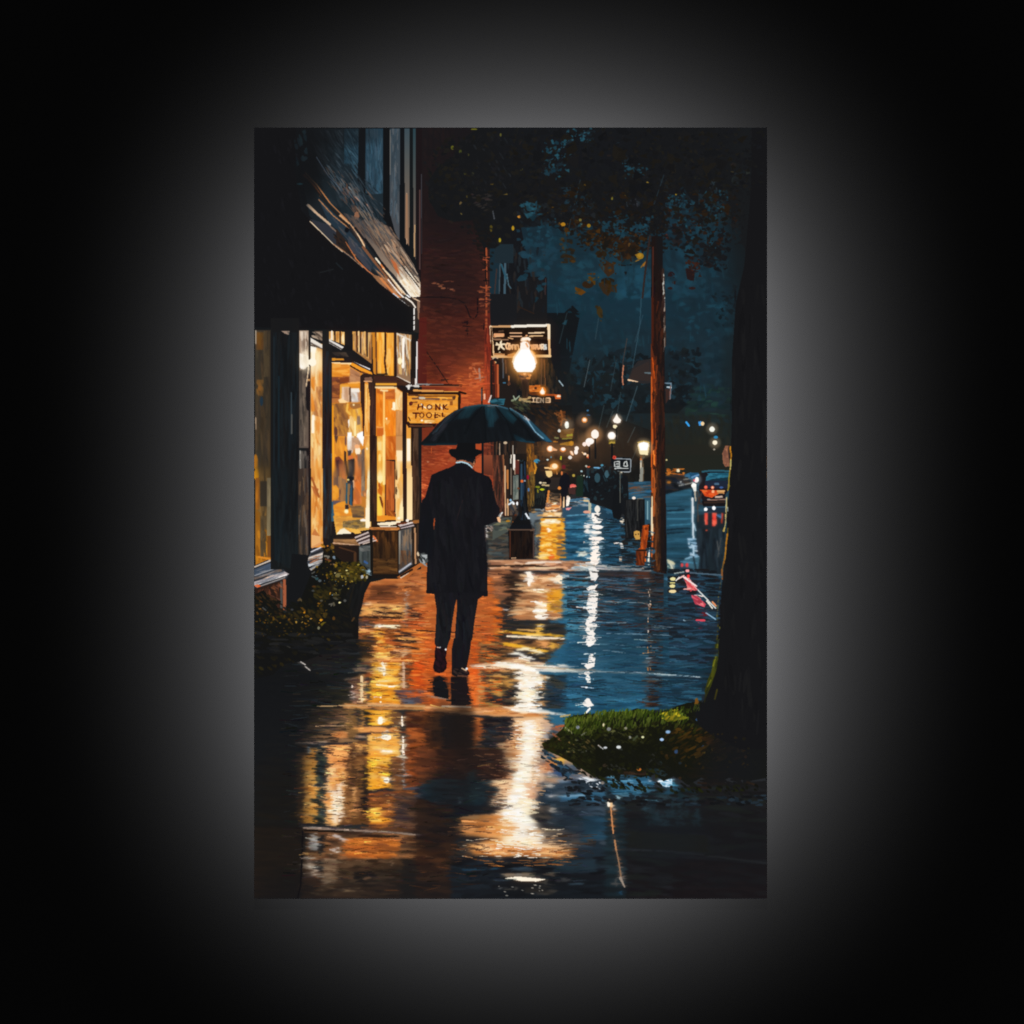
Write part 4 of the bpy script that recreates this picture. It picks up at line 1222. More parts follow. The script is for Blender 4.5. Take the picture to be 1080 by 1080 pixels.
l d8c090 2 616,528 620,528
e e0a088 619,540 4,1.6

# pavement shading
=0 pavement
g 141517@.85 300,735 75,60 pavement
g 17181a@.8 290,790 55,90 pavement
g 1a1816@.75 292,880 50,100 pavement
g 161618@.55 300,948 60,40 pavement
g 15161a@.5 470,860 60,45 pavement
g 191a1d@.5 440,945 160,40 pavement
g 15171a@.6 600,945 90,32 pavement
g 17181b@.5 760,900 140,60 pavement
g 16171a@.6 560,930 60,20 pavement
g 1a2026@.4 700,880 60,40 pavement
g 17222a@.5 735,700 50,60 pavement
g 2a5c78@.3 650,700 40,50 pavement
g 1a1c20@.35 600,870 40,30 pavement
g 2a1c18@.4 480,810 40,50 pavement
g 241c1a@.6 350,690 40,24 pavement
g 1a1b1c@.6 360,700 46,30 pavement

=0 pavement
g 1c4258@.35 680,690 90,60 pavement
d 2a5c78,1f4c64,35708c,234f68@.5 240 22 2.2 1 600,600 740,612 740,745 600,745
l c8d4d8@.8 1.1 625,708 680,710 738,714
l b8a890@.8 1.3 560,703 625,707
d 14222c,1a2e3c@.6 60 20 1.2 1 600,600 740,612 740,745 600,745
=D1 pavement
p fffbe8 782,515 790,492 805,490 815,508 812,535 798,545 786,536
p fff6e0 802,622 815,606 845,600 868,612 868,632 845,642 815,634
l fff2dc 1.8 815,708 870,712
e fff6e0 838,894 18,17
l fff0dc 2 936,492 938,548
l fff0dc 1.6:2.4 942,620 944,665 940,700 948,728
l fff4dc 2.4 812,152 825,185 822,228
e fff0d0 800,370 8,6
e fff0d0 800,398 7,6
l ffe8b8 1.6 775,290 850,298 885,302
l e8c89a 3 680,240 683,395
l d0a888 2.6:2.2 945,150 948,305
e f8e4d0 620,300 6,9
l c8a070@.8 1.4 400,425 700,420 1080,425
l b8906a 1.3 390,550 600,546
=E1 pavement
l 8a7668 1.6 375,500 600,512 900,524 1078,542
l 1d1612 2 380,515 620,522
l 141214 1.6 368,520 362,700 355,860 335,942
=D2 pavement
p 17181b 48,290 60,250 95,232 125,252 150,330 150,380 60,360
p 1c181a 165,240 262,240 292,420 168,418
l e0c8a8@.8 1.6 110,425 290,430
d fff8ec,ffe8cc@.9 60 7 1.6 2 560,200 720,200 760,350 740,440 560,440 600,330
d fff8ec,ffe0c0@.9 60 8 1.4 2 690,520 730,540 730,860 650,1060 690,880
d f0b080,8a5a3c@.8 60 8 1.4 2 500,640 620,520 610,760 540,1000 480,900
d 1c1d22,2a2a2e@.8 24 8 1.6 4 400,500 580,500 560,640 420,640
=E2 pavement
d fff8ec,ffe0b8@.9 70 10 1.6 2 430,270 700,300 720,520 500,520
d 1e1d20,2c2624@.8 40 9 1.4 3 380,230 500,260 560,330 430,360
d e8a060,c87838@.8 60 14 1.6 2 260,400 480,400 480,500 280,480
p fff2dc 510,735 580,725 680,735 748,742 690,755 600,752
d c8c0b0,8a8880@.8 12 3 1.4 10 460,780 720,770 800,830 480,845
d e0e4e8,a8b4c0@.9 16 4 2 30 930,160 1070,175 1060,230 960,210
=E3 pavement
p b0d4e8 310,182 383,170 383,205 350,218 322,205
l f0f8ff 1.6 305,184 380,178
d 6aa0bc,d8ecf8 14 6 1.4 5 320,175 383,175 383,215 330,215
p e8c090 16,300 30,280 44,300 44,332 20,330
e fff4e0 22,313 9,16
l c88858 1.6 34,335 42,430 48,480
l b07c54 2 56,520 64,575
l 8a6a50 1.6 66,580 80,650 92,730
l 9a8a7c 3:1.4 88,735 112,785
l 6ab0d0@.8 1.8 20,185 150,182 250,195
d 3a7090,204a60@.8 40 20 1.6 1 10,150 300,190 200,260 20,260
=C2 pavement
p fff4e4 640,655 668,655 690,695 660,748 648,730 655,700
e fff4e4 668,694 18,22
p ffe8c8 822,692 850,672 872,690 865,735 820,705
l fff4e0 2.4 700,845 765,868
l fff4e0 2.4 700,905 768,898
l fff6e8 3 705,938 772,932
l fff0d8 1.6 690,770 750,766
l f4e0c4 1.6 520,1062 720,1070 880,1078

=0 pavement
p f8f0e8 622,650 630,651 627,656 630,661 624,664 629,669 622,673 627,679 621,683 617,677 621,671 617,665 620,659 618,654
p f8f0e8 624,688 628,694 626,702 620,705 617,701 621,699 621,692
e f8f4ec 619.5,710 3.2,2
e f8f4ec 620,715.5 2.4,2.6
e f8f4ec 621,719.5 1.8,1.6
p f8f0e8 618,737 621,735 624,741 627,744 620,746 614,743
l fff8f0 1.6 616,754 622,748
d f8f0e8,c8d8dc@.9 24 5 1.2 1 614,620 634,620 632,680 614,680
g 17191c@.65 480,830 50,26 pavement
g 1c1a1c@.5 510,800 40,30 pavement
d 3a6884,26506a,4c7c94@.45 60 30 1.4 1 600,640 735,640 735,740 600,740

=0 pavement
g 1c3442@.55 680,650 90,70 pavement
g 203a4a@.4 640,700 60,60 pavement
d 1a2129,222c36,2e2a2c,3a2a28,16202a@.75 190 22 1.5 1 598,604 745,612 742,668 598,668
d 4a6e84,6a8494,3a6078,8a9aa0@.6 80 16 .9 1 600,606 740,614 738,700 600,700
d 5a3a30,7a4e3a,3c2a28@.6 40 14 1.1 1 600,604 700,610 690,640 600,630
d 20303c,1a2832,2c4a5c@.6 60 20 1.3 1 640,700 738,700 735,745 640,745
d 16202a,1c2c38@.6 40 18 1.2 1 570,712 640,714 640,745 560,745
l 7a98a8@.7 .8 602,655 660,657
l 7a98a8@.7 .8 640,668 735,671
l 8aa4b0@.7 .8 604,633 680,636
s pavement 8 3 .75 470,868 625,912
d f0c898,d89458,ffe4c0@.7 70 14 1.2 1 500,872 600,872 610,905 480,905
d fff8ec,fff0dc@.9 60 9 1.3 1 530,868 575,868 570,905 520,905
d 3a2820,241c1a,5a3c28@.7 50 14 1.2 2 470,870 520,870 515,905 480,912
d 2a221f,4a3628@.7 40 14 1.2 2 575,880 630,880 625,915 580,912
d c87838,a05c28,8a4c24@.6 60 16 1.3 1 480,895 610,895 600,914 500,914
s pavement 6 2 .5 500,790 610,872
d fff6e8,ffe8cc@.85 90 9 1.2 1 542,760 566,760 560,830 552,868 535,868 545,820
d 5a3c2c,8a5c40,3a2a24@.6 60 12 1.2 2 500,770 540,765 535,850 505,850
d e8b888,c8905c@.6 50 8 1.1 3 566,760 580,770 575,840 560,860
d e05a1c,c84c18,f07828,a83c14@.6 90 12 1.3 4 495,660 530,650 530,745 500,745
d 6a3a24,3a2620,8a4c2c@.6 70 12 1.2 2 500,650 540,650 540,745 510,745
d d8601f,b84a18,8a3c1c@.6 60 12 1.2 3 426,690 456,690 456,742 430,742
d e88840,f8b070,4a2e24@.55 90 14 1.1 2 385,640 455,630 455,690 388,690
l e89a58@.7 .9 400,652 452,655
l 2a1c1a@.8 1.2 440,665 500,668

=0 pavement
d 3a2418,4a2c1c,241816,1c1616@.8 70 8 1.4 3 683,606 700,606 698,745 684,745
d d8c8b8,c8a890,e0a878@.85 14 3 1.6 85 683,620 687,620 687,674 683,674
d c8884c,8a5434@.8 8 4 1.6 85 682,674 687,674 687,708 682,708
=0 pavement
p fff6ec 624,541 634,541 630,546 636,548 633,552 626,552 624,546
e fff6ec 630,556 6,2.4
e fff6ec 629,561.5 5.5,1.6
e fff2e6 629,568 8,2
e fff2e6 628,572 4,3
e fff2e6 628,578 4,4
e fff2e6 628,584 5.5,3
e fff2e6 627.5,589 5.5,3
e fff2e6 627,593 4.6,3
e f4f0ea 626,602 4,4
p f0eae4 620,599 634,599 630,604 631,608 628,613 623,612 622,604
p f8f0e8 622,618 631,616 627,622 630,624 622,624 618,621
p f4ece4 621,625 631,625 630,640 628,642 631,645 626,652 630,660 625,668 629,676 622,682 618,674 622,664 617,658 622,648 618,642
p f4ece4 624,688 628,694 627,703 620,706 616,702 620,700 621,692
e f8f0e8 619,710 3,2
e f8f0e8 620,715 2.4,3
e f8f0e8 621,718 2,2
p f8f0e8 619,736 624,741 626,744 617,745 614,742
l fff8f0 1.8 616,754 622,747
e e0e8e8 618,725 2,1
l c8d8dc 1.4 616,690 628,689
# far reflections small column
e f0e8dc 630,537 3,4
e c8d8c8 626,526 3,3
e e8c8b8 616,572 1,1
l b8b8a0 2.6 622,530 622,541
l d8c090 2 616,528 620,528
e e0a088 619,540 4,1.6

=0 pavement
p f8f0e8 622,650 630,651 627,656 630,661 624,664 629,669 622,673 627,679 621,683 617,677 621,671 617,665 620,659 618,654
p f8f0e8 624,688 628,694 626,702 620,705 617,701 621,699 621,692
e f8f4ec 619.5,710 3.2,2
e f8f4ec 620,715.5 2.4,2.6
e f8f4ec 621,719.5 1.8,1.6
p f8f0e8 618,737 621,735 624,741 627,744 620,746 614,743
l fff8f0 1.6 616,754 622,747
d 26506a,1c3c50@.9 26 7 .9 1 612,612 636,612 632,700 612,700

b .22 2600 11 .9 1 300,600 620,930 pavement
b .16 1200 14 .9 1 600,545 760,745 pavement
b .30 500 7 1.1 2 330,640 430,900 pavement
=0 pavement
d 1c1614,2a1e18@.6 60 9 .9 2 322,790 410,790 410,868 322,868
d 241a16,3a2618@.5 60 12 .9 2 388,640 430,640 430,770 388,770
d ffd890,f8c070@.5 50 8 .8 1 390,690 425,690 425,850 390,850
d 2c1c16,3a2418,6a3c20@.5 70 14 .9 2 330,880 520,885 520,940 330,940
d 28343a,3a3228,202629@.5 60 16 1 1 300,700 385,700 380,780 300,780
d 16171a,1b1c1e@.6 60 16 1.2 2 315,760 370,745 350,800 310,800


# far gaps
=0 far_building
r 1a1b1e 517,310 545,345
r 221d1b 517,380 545,490
=0 brick_wall
g 17171a@.7 480,150 70,130 brick_wall
g 1c1719@.55 470,250 70,110 brick_wall
g 1e1718@.45 480,330 60,80 brick_wall
g c8602e@.35 500,420 36,60 brick_wall
g 2a1512@.35 450,420 30,90 brick_wall
l 4a2a22@.7 1.2 465,272 480,272
d 7a4a34,5a3226 12 5 2 0 455,296 480,296 480,308 455,308
d 8a4a30,6a3a2a 14 6 2 0 505,300 518,300 518,330 505,330
l 9a4a2c 2 513,262 513,345
l 141214 1.2 511,262 513,300
=0 sky
g 18191b@.75 700,150 150,60 sky,tree_crown
g 191c20@.6 600,150 90,50 sky,tree_crown
g 191b1d@.8 790,200 26,160 sky,tree_crown
g 182a34@.6 690,240 110,60 sky
g 1a2f3a@.5 620,280 60,60 sky
g 19262e@.5 740,300 50,80 sky
g 1c2a32@.7 700,380 120,50 far_foliage,sky
g 1b2022@.6 640,420 100,60 far_foliage,sky,far_building
g 22231f@.6 730,470 60,50 far_foliage,sky
b .04 700 9 3 4 525,240 776,440 sky,far_foliage
=0 tree_crown
d 191a1c,17181a,1b1d20,1a1714@.8 150 6 4 30 560,180 620,190 700,180 790,180 780,240 740,215 700,232 660,240 620,222 580,230
d 17181a,1e1a17,231a15@.8 70 5 4 10 600,225 640,232 660,262 640,275 615,262
d 17181a,1b1a19,241c1a@.8 60 5 3.4 10 700,222 745,230 765,262 735,286 705,262
d 17181a,1b1b1c@.8 50 5 3.4 70 745,180 780,180 785,250 760,262
e 2a2216 634,268 6,4
e 241c14 641,296 7,3
e 2e2014 620,300 6,4

=0 tree_crown
d 18181a,1a1918,161719,1d1b19@.8 150 5 3 20 450,175 480,165 520,180 520,255 500,262 475,225 452,215
d 1d1816,191817@.7 60 5 3 10 498,230 522,240 520,290 505,275
=A1 upper_facade
d 1c242a,2a353d,161b20,39464f,202a31@.75 160 15 1.4 57 330,20 560,20 570,240 700,330 815,420 820,600 700,600 480,350
d 2c4350,1c2a33,3a5462@.75 60 11 1.2 60 570,20 660,20 655,330 600,260
d 223440,3a5260,2c4452@.75 50 20 1.4 88 708,15 812,15 812,400 740,380
d 6a6460,4a4c50,86705c@.75 60 14 1.3 55 640,500 760,560 860,660 880,760 780,720
=0 upper_facade
g 151618@.7 325,160 34,60 upper_facade
g 151618@.5 360,140 60,20 upper_facade

=0 tree_crown
g 17181a@.6 500,190 60,80 tree_crown
g 16171a@.5 620,150 120,50 tree_crown

=0 sky
f 1c3b49,1e414f,1a3643,17303b@.8 160 12 560,225 700,225 700,330 600,345 545,300
f 1b3a48,1d4150,19333f@.8 110 12 700,225 775,215 772,360 705,372
f 192c35,17252d,1d323c@.7 60 14 740,290 776,280 776,420 745,420
f 1c343f,203c48,182a33@.7 90 12 600,370 690,340 690,430 620,440
f 1f3742,1c2f3a,17262e@.7 90 12 705,350 770,370 770,430 705,430
d 1a3642,1f4250,182e38@.6 140 12 2 84 560,230 770,230 770,420 600,420
s sky 3 3 .55 540,150 790,500
=0 far_foliage
f 15191c,171d20,1a1f20@.8 120 12 596,385 625,375 690,375 690,430 640,445 600,450
f 16191c,151a1e,181d1f@.8 60 11 705,372 740,366 735,420 705,436
f 151b1f,18242a@.8 40 8 750,310 776,300 776,345 760,345
s far_foliage 2 2 .5 560,300 790,530
=0 tree_crown
f 17181a,19191b,1b1a18,161719,1d1b17@.95 900 9 448,170 480,140 800,138 792,215 740,215 700,228 640,215 600,225 540,215 500,232 470,225 452,205
f 18181a,1d1814,261a12,1b1a19@.95 200 8 560,218 600,212 660,225 690,232 690,262 660,272 640,258 620,268 600,246 575,240
f 2e1e12,3a2614,251a13,1c1816,452c12@.95 90 7 590,238 630,232 668,244 690,250 680,268 655,272 640,262 625,262 600,250
f 3a2612,4a3014,2a1c12@.95 26 6 630,262 652,262 650,290 636,284
f 4a3010,3a2612,5a3c14@.95 5 6 606,303 616,305 616,311 606,310
f 54380f,6a4812@.95 4 5 620,292 632,290 632,298 622,298
f 33240f,40290f@.95 9 7 634,298 652,298 650,308 636,308
f 2c2416,3a2c16@.95 6 5 629,324 635,322 636,338 631,340
f 2e1c16,3a2018,241816@.95 30 6 722,270 738,272 740,292 724,290
f 18191b,1c1917,271a14@.95 130 8 700,215 780,205 778,250 760,272 735,262 720,258 702,262
f 191a1c,17181a@.95 60 8 740,250 770,255 765,285 745,282
f 18191b,1a1b1c@.9 70 8 765,195 800,180 800,240 780,260
f 17181a,1d1916@.95 90 7 676,225 706,225 704,262 700,268 684,262 676,250
e 9a7420 675,270 4,3.4
e b88a28 674.5,269 2.4,2
l 8a6020@.9 1.2 680,277 676,282
=0 sky
f 1f4250,24505f,1a3846@.85 18 8 568,160 600,150 605,185 575,190
f 255364,1e4452@.85 12 8 596,136 628,136 622,150 600,150
f 204453,26505f@.85 10 7 550,212 568,212 566,232 552,226
f 1d3c4a,214655@.8 12 6 660,172 682,176 676,196 662,190
f 1f4250,24505e@.8 18 6 700,206 722,202 726,240 706,236
f 204250,1b3744@.8 14 6 738,202 768,200 766,222 742,220
f 1f4250,1b3946@.8 12 6 752,218 768,220 764,244 754,240
f 1e414f,1b3845@.8 22 6 630,232 660,226 662,246 640,250
f 1e414f,1b3845@.8 14 6 668,226 690,228 688,244 672,246
f 1b3845,1e404e@.8 22 7 555,238 585,236 588,252 560,256
=0 tree_crown
e 8a6a1c 621,238 2,2.2
e a8761c 594,236.6 2.4,2
e 6a6030 612,232 1.6,1.6

=0 far_building
r 1c1a1a 520,462 560,492
d 3a2a20,141414,5a4030,2a2220@.9 40 14 1.3 89 520,462 546,462 546,500 520,500
l c8a888@.9 .8 527,468 527,500
l d8d0c0@.9 .8 541,470 541,500
e c8b090 533,467 2,1.6
r 24201e 545,466 556,492
d 4a3020,5a3c20@.8 20 14 1.6 88 556,466 575,466 575,500 556,500
=0 brick_wall
p 7a3524>4a281f 509,466 521,466 521,500 509,500
d 8a4028,5a2c22,3a2420@.8 24 16 1.2 88 509,466 521,466 521,500 509,500
=A1 upper_facade
g 141517@.85 330,260 120,330 upper_facade
d 5a4c42,7a6454,3a3a3c,8c7460@.8 40 12 1.2 58 880,650 925,740 1000,860 1050,960 1000,930 900,790
l c8b098@.8 .8 925,760 1035,930
l 3a4450@.8 1 395,190 470,310 560,400
d 52606a,3c4a54,64605c@.7 40 12 1.2 57 430,220 620,330 760,560 700,560 520,380
l d8c0a0 1.3:.8 355,598 440,680 500,740 560,790
l b08868@.9 .9 500,740 600,812 690,890
d 2c2420,1c1c1e@.9 20 8 2 50 470,660 560,700 640,830 560,770

# ============ STREETSIDE WALL BEHIND LAMP (far storefronts) ============
=Z8 far_building
p 2a211d 240,0 640,0 640,800 440,900 330,700 250,560
p 8a4830|5a2e22 115,0 235,0 232,260 120,240
d 6a3a2a,4a2a22,3a2420,7c4430@.65 60 20 1.5 88 235,0 380,0 390,760 330,760 250,480
l 8a5838 1.5 370,0 400,760
l d8b088 1.3 392,140 395,500 400,760
l b8743c 3:2 425,200 425,420
l d0a070 1.8 425,560 430,760
l 1b1a1a 2.2 450,0 450,560
l d8d0c0 1.5 470,0 465,100
l 8a7a68 1 465,160 468,500
l f4ece0 2.2 508,0 508,180
l b09880 1.3 515,170 520,240
r 5a2a24 520,0 570,240
l d8b898 2 540,0 560,60
e 28383c 600,60 28,28
e 15191b 600,60 18,18
p 5a6460|6a7268 495,260 565,250 562,560 490,570
d 7a8078,4e5a55,8a8c80@.65 24 9 2.5 88 500,270 560,270 560,560 495,560
p 17181b 570,100 665,90 660,560 570,560
l 4a3826 3 680,0 690,300 700,700
d 9a5c20,c07a28,6a4420,3a2c20,8a5a28@.65 60 14 2 85 665,0 790,0 790,200 760,260 670,180
d 5a4426,6a5028,3a3022@.65 50 16 2 88 670,260 790,180 770,700 670,700
e 3aa0d8 795,75 38,24
l 1a6a90 1.2 770,110 780,180
l d8902c 2.2 770,100 785,160 770,220
e 7a1838 685,270 18,30
e 3a5a8a 690,445 14,22
p 1d1e1c 790,170 900,100 930,280 840,360 790,380
e e06a30 605,330 24,22
e 8a9aa8 640,325 16,20
l 2a3438 2 640,380 640,500
# sidewalk corner behind
p 4a504a 370,790 480,780 470,930 440,960 230,1080 240,900
d 5a6258,3e4440,6a6a50,2c3234@.65 60 8 3 5 240,880 470,780 470,940 260,960
e b07a20 430,835 30,12
# far street stuff
=Z4 far_building
r 1b1c1d 0,430 290,1040
p 3a2a1a 60,200 150,210 180,520 170,700 120,1060 60,1040 60,500
d b4701e,8a5420,5a3a1c,d08a28,3a2a1e@.65 70 9 2 86 60,220 150,220 180,520 120,640 70,560
d 6a4c22,8a6a30,3a3022@.65 50 12 1.6 88 70,600 180,540 160,1000 80,1050
e 2a9ad0 195,435 40,26
l d8942c 2 165,460 185,520 165,590
e 8a1430 80,640 16,30
e 4a70a0 90,800 14,24
d 2a221c,3a2c20,1d1b1a,4a3420,241f1d@.5 120 7 3 0 160,240 700,200 760,600 500,600 240,600
=Z3 far_building
r 191a1b 560,330 760,640
d 2a1e17,3a2618,1a1918,452c1c@.5 110 7 3 30 230,240 520,240 760,500 560,780 380,560 230,420
d 6a3c20,5a3018,8a5028@.65 22 6 2 -30 540,420 680,400 680,560 600,560
l 8a5028 2 620,580 640,500 620,400
l 7a4a28 1.6 540,430 640,490 690,520
d 3e4430,4c4e34,2a2c26@.65 40 6 2 25 0,220 240,220 240,400 120,440 0,380
l 7a8468 2.4:1 0,270 60,240
l 93a088 1.6 20,215 40,260 90,215
l b09060 2.6 100,260 160,250 230,230
l a08a60 2.2 100,240 150,275 230,285
l 544a38 2 130,280 150,300
p c86a28 215,80 360,70 360,160 220,160
d d8803a,a85420,e09048@.65 20 6 2 0 215,80 360,75 355,155 220,155
e 3a2018 300,112 20,14
p 5a3018 200,160 440,180 540,190 540,215 230,200
e e08a40 385,150 46,56
l a04820 2 430,195 540,200
p d0642c 540,195 620,195 615,255 545,250
e f8dcc0 590,215 26,16
l 2c1a14 1 540,275 600,280
=Z3 far_sign
r 17130f 255,222 500,305
=Z3 far_sign
l f0c8a0 1.4 275,235 275,288
l e8c090 1.3 258,236 292,236
l e8c090 1.3 255,288 300,288
l f2cfa8 1.5 345,240 312,240 312,290 345,290
l e8b080 1.2 325,265 345,265
l f4d4b0 1.5 365,290 365,240 400,292 400,240
l f0c090 1.5 430,240 430,292 480,292 480,240 430,240
l e8b888 1.3 430,266 480,266
=Z3 far_building
p 6a4a26 605,640 790,620 775,690 770,750 610,745
d 8a6430,5c3e20,7a5a30@.65 24 9 2 2 610,645 780,630 760,740 610,740
p b8b83a 690,700 765,690 770,720 690,725
l 8a9038 1.6 640,755 755,745
l 7a8a5a 2 545,740 580,745
p 14161a 600,760 760,770 690,800 600,790
p a0761e 605,815 700,790 780,785 775,840 610,835
e e09820 750,812 30,32
e f8b030 750,806 14,12
p c87a20 520,780 580,785 580,800 520,800
# lights
=Z3 far_lamp
e f0f0e0 695,578 28,46
e fffff8 690,560 18,28
e d8dcd8 598,652 20,22
e e08a40 918,516 38,36
e ffe8d0 918,514 24,22
g c08050@.5 1040,700 130
e fff4e8 1050,695 50,58
e fffaf4 985,785 54,42
e ffe8dc 918,822 28,28
e fff0e8 970,820 24,30
e e89050 482,880 44,42
e fff2e0 482,878 32,32
p e8a878 510,860 575,890 570,905 500,910
e d88040 645,890 40,34
e fff4e8 648,884 28,22
e fff0e4 818,874 28,26
e fff4ec 810,920 26,32
p f0b080 730,905 760,905 785,950 775,970 740,950
p ffe4c8 738,915 760,915 775,950 765,960
e e8e0d8 735,990 26,22
e ffe8d0 920,945 22,18
p d86038 945,950 985,960 975,1005 945,990
e f0c090 955,965 14,18
l f8c890 1.2 890,925 905,940
e c8dcd8 450,1018 16,12
e 5a8ca0 495,985 9,12
p c0c028 610,975 632,975 630,1022 608,1015
e 3a6a90 958,395 16,12
e 2e4a68 965,455 26,10
=Z4 far_lamp
g e89030@.7 420,505 110
e e89a50 415,505 56,42
e ffe8c0 420,500 34,32
l f0c080 2 300,520 400,530
p f0cc88 300,555 385,560 392,620 350,650 315,620
p e09048 440,540 460,600 445,610
e d87840 510,590 12,26
e 6a2028 535,510 25,28
e b09840 660,618 20,18
e b8b8a8 820,500 14,14
e c05838 850,508 22,12
e 4a98b0 1020,490 18,18
l 7ab4d8 2.4 920,525 1010,522
e a8c8d0 760,565 14,14
e e8e8d0 793,620 11,10
e e0e8c0 755,625 9,12
e 7ac0e0 840,640 26,18
e e8f4f8 835,632 12,8
# crowd/cars far
=Z4 far_building
p 1a2a22 700,620 780,620 785,880 690,880
p 13181b 780,680 1080,560 1080,1000 780,880
p 2e4c4e 1020,560 1080,555 1080,670 1030,670
l 4a7a88 1.5 930,620 960,615 985,660
l 4a6070 1.6 945,900 930,955 890,940
p 402a28 590,770 690,760 680,860 600,850
e e06058 650,745 40,18
l f07868 1.4 620,765 690,755
r 2a2624 300,640 500,800
# litter bin dark
=Z4 litter_bin
p 181a1b 190,760 330,745 340,780 300,1020 260,1050 160,1000
d 222826,14171a,2e3430@.65 30 9 2 100 190,780 330,760 290,1000 170,980
e 101114 328,690 44,42
e e8d8b8 240,710 18,14
l c8b890 1.4 270,712 310,712
l b8a478 2 265,738 345,745
l 7a8020 2.4 190,762 220,765
e b8c020 262,795 32,14
l 8a8020 1.5 205,800 210,830
''')
